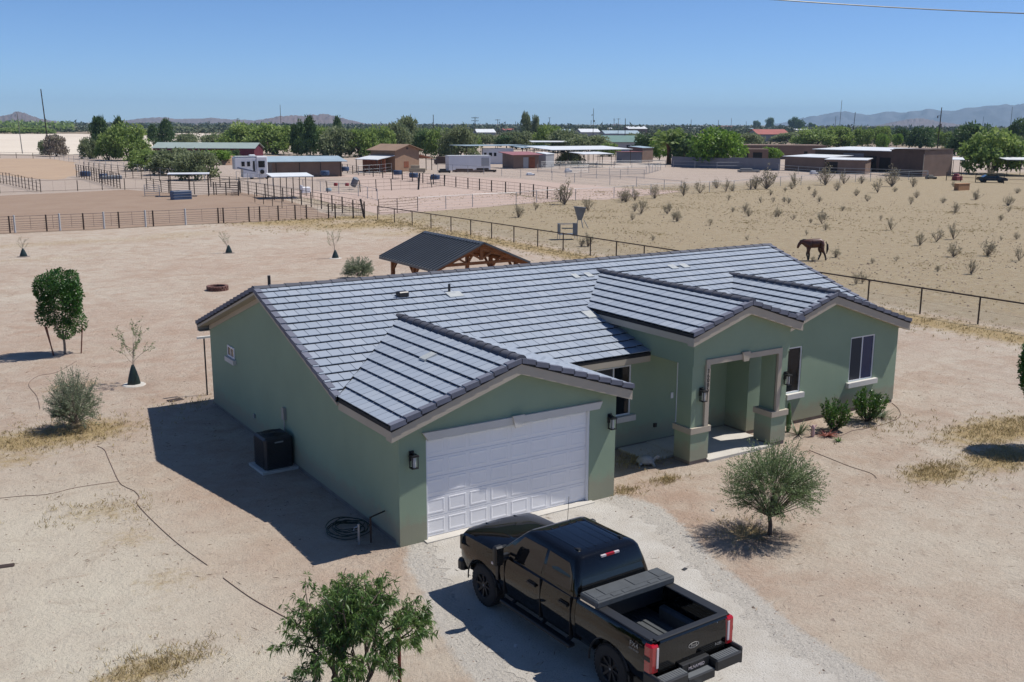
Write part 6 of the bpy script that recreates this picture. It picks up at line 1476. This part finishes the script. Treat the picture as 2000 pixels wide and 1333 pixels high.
# clutter about the pens
for lb, u, v, sx_, sz_, m_, nm, ct in (('low pile of brown timber along the foot of the white trailer', 915, 337, 3.2, .7, BRW2, 'timber_pile', 'timber pile'), ('rusty heap of scrap at the right foot of the white trailer', 948, 336.5, 2.2, .8, RUST, 'scrap_heap', 'scrap heap'), ('dark cart left of the white trailer', 868, 338, 1.2, .8, BLACKM, 'cart', 'cart'),
   ('white garden chair in the middle pens', 1110, 337, .7, .8, WHT, 'garden_chair', 'chair'), ('white feed bin in the pens left of the white chair', 1036, 343, .8, .5, WHT, 'feed_bin', 'bin'), ('stacked pallets leaning by the front of the tan barn', 815, 338, 1.6, 1.5, mat('pallet_wood', (.40,.34,.24), .9, .15, 1), 'pallet_stack', 'pallets'),
   ('dark brown wagon behind the right lean-to of the barn', 868, 322, 2.4, 1.9, BRW2, 'wagon', 'wagon'), ('grey pickup bed trailer by the shade ramada pens', 1462, 337, 2.2, .8, GYW2, 'flat_trailer', 'trailer'), ('white box by the brown stables fence', 1590, 341, .8, .7, WHT, 'feed_bin', 'bin'), ('dark wheelbarrow right of the tall brown shed', 1818, 350, .9, .7, BLACKM, 'wheelbarrow', 'wheelbarrow')):
    P = gp(u, v); q = MB(); q.bevbox(-sx_, sx_, -.5, .5, .12*sz_, sz_*.6, .04); q.bevbox(-sx_*.8, sx_*.3, -.4, .4, sz_*.6, sz_, .04)
    for x in (-sx_*.8, sx_*.8): q.tube([(x, -.5, .16), (x, .5, .16)], .16, 8)
    tag(q.build(nm, m_, None, loc=(P[0], P[1], 0), rz=math.atan2(CR[1], CR[0])+random.uniform(-.2, .2)), lb, ct)
# horse trailer (fifth wheel camper)
A, L, rz, k = frame2((469,351), (524,350)); rv = thing('camper_trailer', 'white fifth wheel camper parked at the left end of the long brown shed', 'camper', (A[0], A[1], 0), rz)
q = MB(); q.bevbox(2.9, L, 0, 2.6, .55, 3.85, .12); q.box(L-4.2, L-.2, .05, 2.5, .3, .55); q.bevbox(-.8, 2.9, 0.1, 2.5, 1.7, 3.75, .15); q.box(.6, 2.9, .05, 2.55, .5, 1.7); q.build('body', WHT, rv)
q = MB(); q.box(-.6, L-.1, .1, 2.5, 3.85, 3.89); q.bevbox(1.9, 2.9, .9, 1.6, 3.89, 4.15, .08); q.build('roof', WHITEROOF, rv)
for x0, x1, z0, z1 in ((.35, .9, 2.2, 3.0), (1.3, 1.8, 2.2, 3.0), (2.3, 2.6, 1.4, 3.1), (3.2, 4.3, 2.0, 3.1), (4.6, 6.6, 1.9, 3.2), (7.0, 7.6, 2.0, 3.1)):
    if x1 < L: q = MB(); q.box(x0, x1, -.04, -.003, z0, z1); q.build('window', win, rv)
q = MB(); q.lathe([(.36, -.2), (.38, -.12), (.36, -.04)], 16, (min(5.2, L-1), 0, 1.25), 'y'); q.build('spare_wheel', RUBBER, rv)
q = MB(); q.prism([(-.5, 1.9), (2.6, 1.2), (2.8, 1.35), (-.3, 2.1)], 'y', .03, .08); q.build('side_stripe', BLUEC, rv)
for x in (2.0, 4.6):
    q = MB(); q.lathe([(.36, 0), (.38, .1), (.36, .22)], 14, (x, .1, .38), 'y'); q.build('wheel', RUBBER, rv)
# sedan
P = gp(1937, 357); car = thing('sedan', 'dark sedan parked by the big green tree at the right', 'car', (P[0], P[1], 0), math.atan2(CR[1], CR[0])+R(-10))
q = MB(); W2 = .88
prof = [(-2.3,.35),(-2.35,.6),(-2.25,.88),(-1.6,.98),(-.95,1.38),(.1,1.42),(.95,1.02),(2.0,.86),(2.3,.6),(2.3,.35)]
vs = [(x, -W2*(1-.18*(z > 1.1)), z) for x, z in prof]+[(x, W2*(1-.18*(z > 1.1)), z) for x, z in prof]; n_ = len(prof)
q.add(vs, [tuple(range(n_)), tuple(range(2*n_-1, n_-1, -1))]+[(i, n_+i, n_+(i+1) % n_, (i+1) % n_) for i in range(n_)]); q.build('body', PAINT, car, smooth=30)
q = MB(); q.prism([(-1.3, .98), (-.85, 1.32), (.05, 1.35), (.75, 1.0)], 'y', -W2*.93, -W2*.86); q.build('side_window', TG, car)
q = MB(); q.add([(.14, -.68, 1.42), (.14, .68, 1.42), (.94, .80, 1.04), (.94, -.80, 1.04), (.14, -.68, 1.44), (.14, .68, 1.44), (.96, .80, 1.06), (.96, -.80, 1.06)], [(3,2,1,0),(4,5,6,7),(0,1,5,4),(1,2,6,5),(2,3,7,6),(3,0,4,7)]); q.build('windshield', mat('pale_windshield', (.35,.38,.42), .1, .02, 1), car)
q = MB(); q.box(2.18, 2.33, -.78, -.45, .62, .76); q.build('headlight', CLEARL, car)
for x in (-1.4, 1.4):
    for y in (-W2-.01, W2-.19):
        q = MB(); q.lathe([(.30, 0), (.33, .03), (.33, .17), (.30, .2)], 18, (x, y, .33), 'y'); wl = q.build('wheel', RUBBER, car, smooth=40)
P = gp(1869, 353); q = MB(); q.bevbox(-.9, .9, -.5, .5, .3, .8, .1); q.bevbox(-.6, .1, -.4, .4, .8, 1.2, .1); q.box(-.8, .8, -.55, .55, .05, .3)
tag(q.build('garden_tractor', mat('faded_red', (.25,.04,.05), .6, .15, 3), None, loc=(P[0], P[1], 0)), 'small red garden tractor left of the sedan', 'tractor')
P = gp(1878, 372); q = MB(); q.bevbox(-1.4, 1.4, -.4, .4, 0, .95, .05); q.box(-1.45, 1.45, -.45, .45, .95, 1.02)
tag(q.build('hay_crate', mat('orange_crate', (.38,.20,.10), .85, .1, 2), None, loc=(P[0], P[1], 0)), 'orange tan crate standing alone at the far side of the pasture', 'crate')
# barrels and buckets hung on the fences
def barrel(name, lb, cat, u, v, z, r, h, m, tilt=0, g=None):
    P = gp(u, v); q = MB(); q.lathe([(r*.92, 0), (r, .05), (r*1.04, h*.5), (r, h-.05), (r*.92, h)], 14); o = q.build(name, m, None, smooth=40); o.location = (P[0], P[1], z); o.rotation_euler = (tilt, tilt*.4, 0); tag(o, lb, cat, g)
BLB = mat('blue_plastic', (.035,.07,.15), .5, .1, 2); RDB = mat('red_plastic', (.33,.02,.025), .5, .1, 2); GYB = mat('grey_plastic', (.16,.18,.21), .5, .1, 2)
for lb, u, v, z in (('blue feed tub on the fence in front of the tan barn', 777, 350, .75), ('dark blue feed tub next to the one in front of the barn', 808, 354, .6), ('blue feed tub on the mesh fence right of the leaning black post', 850, 358, .6), ('blue feed tub at the right end of the long brown shed', 674, 344, .9), ('blue feed tub on the fence before the long brown shed', 635, 352, .8)):
    barrel('feed_tub', lb, 'tub', u, v, z, .75, .75, BLB)
for lb, u, v, z in (('left red bucket on the pens before the long shed', 656, 371, .55), ('right red bucket on the pens before the long shed', 678, 371, .55)): barrel('bucket', lb, 'bucket', u, v, z, .28, .42, RDB)
barrel('feed_tub', 'tilted grey trough leaning on the pen fence right of the red buckets', 'tub', 690, 370, .5, .45, 1.3, GYB, .5)
barrel('feed_tub', 'small pale blue tub on the ground left of the red buckets', 'tub', 642, 374, 0, .4, .45, mat('pale_blue_plastic', (.3,.4,.45), .5, .1, 2))
barrel('feed_tub', 'dark blue barrel standing in the left pipe pens', 'tub', 167, 345, 0, .9, .9, BLB)
barrel('feed_tub', 'smaller dark blue barrel right of the first in the left pipe pens', 'tub', 203, 349, 0, .7, .8, BLB)
q = MB(); q.bevbox(-1.6, 1.6, -.6, .6, .3, .9, .1); P = gp(218, 354); tag(q.build('stock_trough', GYB, None, loc=(P[0], P[1], 0)), 'pale grey stock trough beside the left barrels', 'trough')
q = MB(); q.bevbox(-.6, .6, -.4, .4, .15, .95, .1); q.bevbox(-.7, -.5, -.3, .3, .6, 1.2, .05); P = gp(597, 379); tag(q.build('salt_feeder', WHT, None, loc=(P[0], P[1], 0)), 'white box feeder under the right end of the shade ramada', 'feeder')
q = MB(); q.tube([(0, 0, 0), (.25, 0, 2.4)], .14, 8); P = gp(817, 371); tag(q.build('leaning_post', BLACKM, None, loc=(P[0], P[1], 0)), 'stout black leaning post in the mesh fence', 'post')
q = MB(); q.tube([(0, 0, 0), (-.35, 0, 1.9)], .11, 8); P = gp(711, 425); tag(q.build('leaning_post', DARKP, None, loc=(P[0], P[1], 0)), 'dark leaning post at the yard corner where the pipe fence starts', 'post')
# ------------------------------------------------------------------ utility poles
POLE = mat('pole_wood', (.045,.035,.03), .9, .2, 2); POLG = mat('grey_pole', (.16,.16,.16), .9, .1, 2)
def pole(u, vt, vb, lb, arms=0, m=POLE, r=.16, lean=0, eq=0, g=None):
    P = gp(u, vb); k = ppm(P); H = (vb-vt)/k/.985; o = thing('utility_pole', lb, 'utility pole', (P[0], P[1], 0), math.atan2(CR[1], CR[0]), g)
    r = max(r, .55/k); q = MB(); q.tube([(0, 0, 0), (lean*H, 0, H)], [r, r*.7], 8); q.build('pole', m, o)
    for a in range(arms):
        z = H*(.965-.09*a); q = MB(); q.box(-1.3, 1.3, -.07, .07, z-.08, z+.08)
        for x in (-1.2, -.6, .6, 1.2): q.box(x-.05, x+.05, -.05, .05, z+.08, z+.35)
        q.build('crossarm', m, o)
    if eq:
        q = MB(); q.lathe([(.3, 0), (.32, .1), (.32, .9), (.28, 1.)], 10, (.5, 0, H*.6)); q.lathe([(.2, 0), (.2, .7)], 8, (-.7, 0, H*.78)); q.bar((-.9, 0, H*.83), (0, 0, H*.83), .08); q.build('transformer', POLG, o)
    return o
pole(97, 180, 304, 'tallest dark leaning pole at the left beside the brown bush', r=.2, lean=-.045)
pole(44, 222, 301, 'thin grey pole left of the tallest leaning pole', m=POLG, r=.14, lean=-.04)
pole(550, 208, 275, 'dark pole in front of the hill left of centre')
pole(623, 241, 272, 'short pole above the trees right of the hill')
pole(777, 232, 262, 'small pole with one crossarm above the left trees', 1)
pole(847, 227, 295, 'plain dark pole above the trees right of the tan barn')
pole(928, 231, 292, 'pole with a wide double crossarm left of the white trailers', 2)
pole(972, 235, 280, 'grey pole with a bent top right of the double crossarm pole', 1, POLG)
pole(1073, 231, 262, 'small cross topped pole right of the tall grey trees', 1)
pole(1158, 215, 278, 'tall dark pole with transformers in the centre right', 0, eq=1)
pole(1220, 234, 290, 'dark pole in front of the teal roofed house')
pole(1207, 233, 270, 'thin double arm pole left of the pole by the teal house', 1, POLG)
pole(1199, 233, 258, 'far thin crossarm pole behind the small white roof', 2, POLG)
pole(1176, 239, 260, 'short plain pole right of the transformer pole')
pole(1154, 236, 262, 'short pole just left of the transformer pole')
pole(1349, 235, 262, 'short dark pole above the fat palm')
pole(1402, 236, 262, 'short dark pole behind the bright green tree')
pole(1428, 232, 248, 'faint far pole on the right horizon', m=POLG)
pole(1457, 238, 250, 'tiny far pole near the dark horizon trees')
pole(1638, 199, 268, 'tall leaning grey pole before the blue mountains', m=POLG, lean=.02)
pole(1630, 229, 265, 'shorter pole left of the tall leaning grey one', m=POLG)
pole(1663, 222, 288, 'leaning dark pole beside the first street tree', lean=.04)
pole(1829, 214, 305, 'large pole with transformers before the small brown hill', 0, eq=1, lean=.02, r=.2)
pole(1919, 229, 250, 'far pole with crossarms left of the right edge', 2)
pole(1972, 211, 262, 'plain tall pole near the right edge', m=POLG)
pole(466, 232, 262, 'far double pole on the left hills', 2)
pole(744, 239, 255, 'tiny far pole left of the cross topped tree pole', 1)
pole(987, 238, 250, 'tiny far pole at the centre horizon'); pole(1007, 238, 252, 'tiny stubby pole at the centre horizon'); pole(1011, 239, 252, 'second tiny pole at the centre horizon')
# ------------------------------------------------------------------ distant trees from shared shapes
def crown_mesh(seed, kind, lm):
    rng = np.random.default_rng(seed); P = []; D = []; rr = []
    if kind == 'pine':
        for k in range(70):
            t = rng.random()**.8; z = .12+.86*t; r = (1-t)**.75*.5*(.6+.6*rng.random()); th = rng.random()*6.28; v = rng.random()
            m = 40; c = np.array([r*math.cos(th)*1.6, r*math.sin(th)*1.6, z]); q = c+rng.normal(size=(m, 3))*np.array([.17, .17, .045]); P.append(q); D.append(rng.normal(size=(m, 3))+np.array([0, 0, .5])); rr.append(v*.5+.5*rng.random(m))
        L, W_ = .16, .07
    else:
        K = {'dome': 62, 'tall': 50, 'round': 50}[kind]
        for k in range(K):
            th = rng.random()*6.28; u = rng.random(); 
            if kind == 'dome': z = .13+.71*u+.08*rng.random(); rad = math.sqrt(max(0, 1-((z-.38)/.58)**2))*(.55+.42*rng.random()); cr = .20+.12*rng.random()
            elif kind == 'tall': z = .12+.8*u; rad = (.45+.5*math.sin(math.pi*min(1, z*1.05)))*(.4+.5*rng.random()); cr = .25
            else: z = .25+.6*u; rad = math.sqrt(max(0, 1-((z-.52)/.5)**2))*(.5+.4*rng.random()); cr = .24
            v = rng.random(); m = 64; c = np.array([rad*math.cos(th), rad*math.sin(th), z]); d = unit(rng.normal(size=(m, 3))); q = c+d*np.array([cr, cr, cr*.48])*(.5+.6*rng.random((m, 1)))
            P.append(q); D.append(d*.7+rng.normal(size=(m, 3))*.6+np.array([0, 0, -.15])); rr.append(np.clip(v*.55+.2*(z-.3)+.4*rng.random(m), 0, 1))
        L, W_ = .125, .075
    P = np.concatenate(P); D = np.concatenate(D); rr = np.concatenate(rr); D[:, 2] *= .5
    V = leafcards(P, D, L*(.6+.8*rng.random(len(P))), W_, rng); return quads_mesh('crown', V, lm, 4, rr)
def trunk_mesh(seed, kind):
    rng = np.random.default_rng(seed); q = MB()
    if kind == 'pine': q.tube([(0, 0, -.02), (0, 0, .95)], [.05, .01], 6)
    else:
        for k in range(3 if kind == 'dome' else 1):
            th = k*2.1+rng.random(); a = .35 if kind == 'dome' else .05
            q.tube([(.03*math.cos(th), .03*math.sin(th), -.02), (a*.5*math.cos(th), a*.5*math.sin(th), .22), (a*math.cos(th+.3), a*math.sin(th+.3), .5)], [.055, .04, .02], 6)
            for j in range(2): q.tube([(a*.5*math.cos(th), a*.5*math.sin(th), .22), (.6*math.cos(th+j*1.5-.7), .6*math.sin(th+j*1.5-.7), .6)], [.03, .01], 5)
    return q.mesh('trunk', BARK)
LM = {'g': leaf_mat('mesquite_leaf', (.11,.175,.04), (.23,.32,.085), .45, .6, (.31,.38,.12)), 'd': leaf_mat('dark_leaf', (.035,.075,.028), (.085,.145,.05), .38, .6, (.13,.20,.07)),
      'o': leaf_mat('grey_green_leaf', (.12,.155,.07), (.22,.26,.13), .42, .65, (.29,.31,.18)), 'b': leaf_mat('bright_leaf', (.08,.16,.02), (.18,.30,.045), .4, .55, (.26,.36,.07)), 'y': leaf_mat('brown_twig_leaf', (.20,.16,.125), (.29,.24,.19), .2, .8, (.16,.17,.09)), 'Y': leaf_mat('yellow_flower_leaf', (.10,.12,.02), (.32,.24,.03), .3, .6)}
CM = {}
def get(kind, col, i):
    k = (kind, col, i % 2)
    if k not in CM: CM[k] = (crown_mesh(hash((kind, col, i % 2)) % 9999 if False else (ord(kind[0])*31+ord(col)*7+i % 2), kind, LM[col]), trunk_mesh(ord(kind[0])+i % 2, kind))
    return CM[k]
def tree(u, vb, w_, vt, kind, col, lb, i, name='tree', g=None, cat='tree'):
    P = gp(u, vb); k = ppm(P); W_ = w_/k/2; H = (vb-vt)/k/.97; cr, tr = get(kind, col, i)
    o = thing(name, lb, cat, (P[0], P[1], 0), (i*1.7) % 6.28, g); o.scale = (W_, W_, H) if kind != 'pine' else (W_*1.25, W_*1.25, H)
    link('crown', cr, o); link('trunk', tr, o)
TR = [ # (u, base v, width px, top v, shape, colour, label)
 (197,302,40,236,'pine','d','tall dark pine at the left end of the left grove'), (236,300,30,238,'pine','d','dark pine top behind the left green grove'), (300,288,22,248,'pine','d','narrow dark pine between the left grove and the burgundy house'), (326,290,32,240,'pine','d','dark pine above the left end of the burgundy house'),
 (176,311,36,271,'dome','o','small grey leaning tree left of the left grove'), (213,313,46,262,'dome','g','green tree on the left of the grove'), (252,314,78,246,'dome','g','biggest bright green tree of the left grove'), (110,306,44,266,'dome','y','brown bare bush at the foot of the tallest pole'), (90,303,28,276,'dome','o','green bush left of the brown bush by the tallest pole'),
 (286,334,74,294,'dome','g','low green tree in front of the burgundy house at its left'), (338,342,84,292,'dome','o','grey green tree behind the blue stall'), (385,352,78,297,'dome','o','leaning olive tree over the left shade roof'), (424,322,66,293,'round','b','yellow green oleander in front of the burgundy house'), (455,318,30,292,'round','d','dark bush beside the yellow green oleander'),
 (365,288,44,262,'dome','o','small grey tree behind the burgundy roof'), (428,290,66,262,'dome','o','grey green tree behind the burgundy roof at its right'), (478,296,92,244,'dome','g','broad green tree at the right end of the burgundy house'), (536,302,104,244,'dome','g','wide green tree behind the long brown shed'),
 (583,304,34,240,'tall','d','dark tall tree left of the pine behind the shed'), (607,306,34,238,'pine','d','dark pine behind the long brown shed'), (632,304,50,252,'dome','g','green tree right of the pine behind the shed'), (660,290,24,236,'pine','d','dark tree top above the middle grove'), (664,307,74,250,'dome','o','olive green tree behind the right end of the shed'), (705,307,66,254,'dome','g','green tree left of the tan barn'),
 (742,303,60,250,'dome','g','green tree just behind the tan barn'), (775,300,56,243,'dome','o','grey green tree top behind the barn roof'), (798,296,58,234,'tall','o','tallest tree of the grove behind the barn'), (832,306,52,256,'round','d','dark tree right of the tan barn'), (860,309,56,254,'dome','g','green tree between barn and white trailer'), (896,312,70,250,'dome','o','grey green tree behind the white trailer'),
 (948,282,40,262,'dome','o','low grey tree beside the hip roofed house'), (990,290,50,264,'round','d','dark tree above the carport'), (1020,292,46,258,'dome','o','olive tree right of the carport'), (1027,276,24,224,'tall','o','tall slim grey tree at the centre'), (1046,276,20,230,'tall','o','slimmer tall tree right of the tallest slim one'), (1072,294,60,246,'dome','g','green tree right of the tall slim pair'), (1100,298,64,255,'dome','o','grey green tree above the long white roof'), (1150,300,84,266,'dome','o','wide grey willow like tree above the long white roof'),
 (1114,323,50,298,'dome','o','low tree in front of the long white roof'), (1190,306,40,280,'dome','g','yellowish green tree left of the teal roof'), (1262,308,60,262,'round','d','dense dark green tree left of the fat palm'), (1288,314,44,276,'round','b','green tree just left of the fat palm trunk'), (1336,322,56,262,'round','d','dark tree right of the fat palm'), (1362,318,40,268,'round','d','dark tree behind the bright tree left side'), (1398,327,104,254,'dome','b','large bright green tree before the grey block wall'), (1505,314,46,288,'round','b','small bright tree in front of the adobe house'),
 (1478,252,16,236,'round','d','left small dark tree on the right horizon'), (1503,253,18,230,'round','d','dark round tree on the horizon left of the mountains'), (1548,255,20,229,'round','d','taller dark tree on the horizon before the mountains'), (1562,256,18,234,'round','d','dark tree right next to the taller horizon one'), (1585,254,14,240,'round','d','tiny dark tree on the horizon right of the pair'),
 (1460,292,60,262,'dome','o','olive tree behind the adobe house left end'), (1590,290,80,252,'dome','g','wide green tree behind the adobe house right end'), (1636,290,56,248,'dome','g','green tree behind the dark barn'), (1683,290,42,250,'round','g','first round street tree from the left pole'), (1720,290,38,248,'round','g','second round street tree'), (1722,294,24,262,'round','b','small bright tree before the second street tree'), (1751,288,22,262,'round','b','small bright round tree behind the brown shed'), (1762,286,32,250,'round','d','dark round tree behind the brown shed'), (1797,290,54,252,'dome','d','dark spreading tree behind the tall brown shed'), (1818,286,34,250,'round','g','green tree right of the dark spreading one'), (1846,290,28,258,'round','g','round tree right of the large transformer pole'), (1850,303,28,288,'round','Y','yellow flowering bush behind the right canopy'),
 (1898,304,86,246,'dome','d','dark mixed tree behind the big right hand tree'), (1935,340,112,258,'dome','g','very big green tree behind the sedan'), (1988,296,44,232,'round','d','dark round tree at the right edge'), (1992,330,40,270,'dome','o','grey green tree at the right edge below the round one')]
for i, t in enumerate(TR): tree(*t[:6], t[6], i)
GRV_T = [(560,284,70,252,'dome','o'),(612,284,60,250,'dome','g'),(690,288,70,254,'dome','g'),(725,288,56,256,'dome','o'),(820,288,50,252,'dome','g'),(880,288,60,256,'dome','o'),(915,292,50,262,'dome','g'),(1000,276,40,258,'round','o'),(1085,278,50,256,'dome','g'),(1125,282,46,262,'dome','o'),(1240,284,40,262,'dome','o'),(1320,290,44,258,'round','d'),(1425,290,46,262,'dome','o'),(1540,278,60,260,'dome','o'),(1600,272,50,256,'dome','g'),(1660,276,44,258,'dome','o'),(1740,270,50,255,'dome','d'),(1780,272,50,256,'dome','o'),(1910,272,50,250,'dome','d'),(1950,270,50,250,'dome','o'),(560,268,40,252,'dome','d'),(300,262,50,250,'dome','o'),(350,258,60,248,'dome','o'),(30,262,70,250,'dome','g'),(75,262,60,251,'dome','g')]
for i, t in enumerate(GRV_T): tree(*t, 'hazy green tree in the back row of the distant tree belt', i+3, g='back row of the tree belt')
# palms
def palm(u, vb, vt, w_, lb, nf=34, droop=.5, fat=.5):
    P = gp(u, vb); k = ppm(P); H = (vb-vt)/k; W_ = w_/k/2; o = thing('palm_tree', lb, 'palm', (P[0], P[1], 0)); rng = np.random.default_rng(int(u)); th_ = H*.62
    q = MB(); q.tube([(0, 0, -.1), (0, 0, th_*.5), (0, 0, th_)], [fat*.8, fat*.6, fat*1.1], 10); q.build('trunk', mat('palm_trunk', (.20,.085,.035), .9, .3, 3), o)
    P_ = []; D = []
    for f in range(nf):
        a = rng.random()*6.28; e = rng.uniform(-.1, 1.3); l = W_*(.85+.3*rng.random())
        for j in range(14):
            t = (j+1)/14; x = l*t*math.cos(e*.8); z = th_+l*t*math.sin(e)-droop*l*t*t*.8; p = np.array([x*math.cos(a), x*math.sin(a), z])
            for s_ in (-1, 1): P_.append(p); D.append([-math.sin(a)*s_+.5*math.cos(a), math.cos(a)*s_+.5*math.sin(a), -.3])
    P_ = np.array(P_); V = leafcards(P_, np.array(D), .28*W_, .06*W_+.04, rng); link('fronds', quads_mesh('fronds', V, LM['g' if w_ > 50 else 'd'], 4, rng.random(len(P_))), o)
palm(1306, 321, 252, 74, 'fat palm with an orange trunk between the dark trees', 60, .35, .8)
palm(1870, 300, 238, 30, 'tall thin palm right of the large transformer pole', 34, .6, .35)
palm(310, 306, 276, 20, 'small palm in front of the burgundy house left end', 24, .5, .25)
palm(1885, 292, 243, 22, 'shorter dark palm beside the tall thin palm', 24, .5, .3)
# dirt mound
P = gp(452, 322); q = MB(); q.lathe([(3.2, 0), (2.2, .9), (1., 1.7), (.2, 2.1)], 14); tag(q.build('dirt_mound', pmat('mound_dirt', (.34,.22,.155), (.30,.19,.13), (.25,.16,.11), .5, 3), None, smooth=60, loc=(P[0], P[1], 0)), 'brown dirt mound left of the camper', 'mound')
# far scrub: uncountable
def scrub(name, n, vlo, vhi, seed, lm, size, umin=-150, umax=2150, dens=None):
    rng = np.random.default_rng(seed); u = rng.uniform(umin, umax, n); t = rng.random(n); v = vlo+(vhi-vlo)*t**1.3+ (u-1000)*.0055
    d = CF[None]+CR[None]*((u-1000)/F_PX)[:, None]-CU[None]*((v-666.5)/F_PX)[:, None]; d[:, 2] = np.minimum(d[:, 2], -.0008); c = CAM[None]+d*(-CAM[2]/d[:, 2])[:, None]
    dist = np.linalg.norm(c-CAM, axis=1); c = c[dist < 7000]; dist = dist[dist < 7000]; N = len(c); m = 16
    sz = size*(.5+rng.random(N))*np.clip(dist/600, .8, 3.2); P = np.repeat(c, m, 0); s = np.repeat(sz, m); nn = rng.normal(size=(N*m, 3))*.5; nn[:, 2] = np.abs(nn[:, 2])*.55; P = P+nn*s[:, None]
    V = leafcards(P, rng.normal(size=P.shape)*np.array([1, 1, .6]), s*.75, s*.42, rng); cl = np.repeat(rng.random(N), m)
    me = quads_mesh(name, V, lm, 4, np.clip(cl*.6+.4*rng.random(N*m), 0, 1)); tag(link(name, me), kind='stuff')
SCR = leaf_mat('scrub_leaf', (.035,.055,.025), (.085,.105,.05), .1, .8, (.15,.14,.09))
scrub('distant_scrub', 6500, 246.5, 264, 1, SCR, 2.2)
scrub('middle_scrub', 1500, 258, 284, 2, SCR, 1.5, 900, 2100)
scrub('middle_scrub', 420, 252, 262, 3, LM['g'], 2.6, 0, 140)
scrub('middle_scrub', 260, 262, 290, 4, SCR, 1.1, 330, 560)
scrub('middle_scrub', 160, 298, 312, 6, SCR, .7, 560, 900)
bpy.context.view_layer.update()
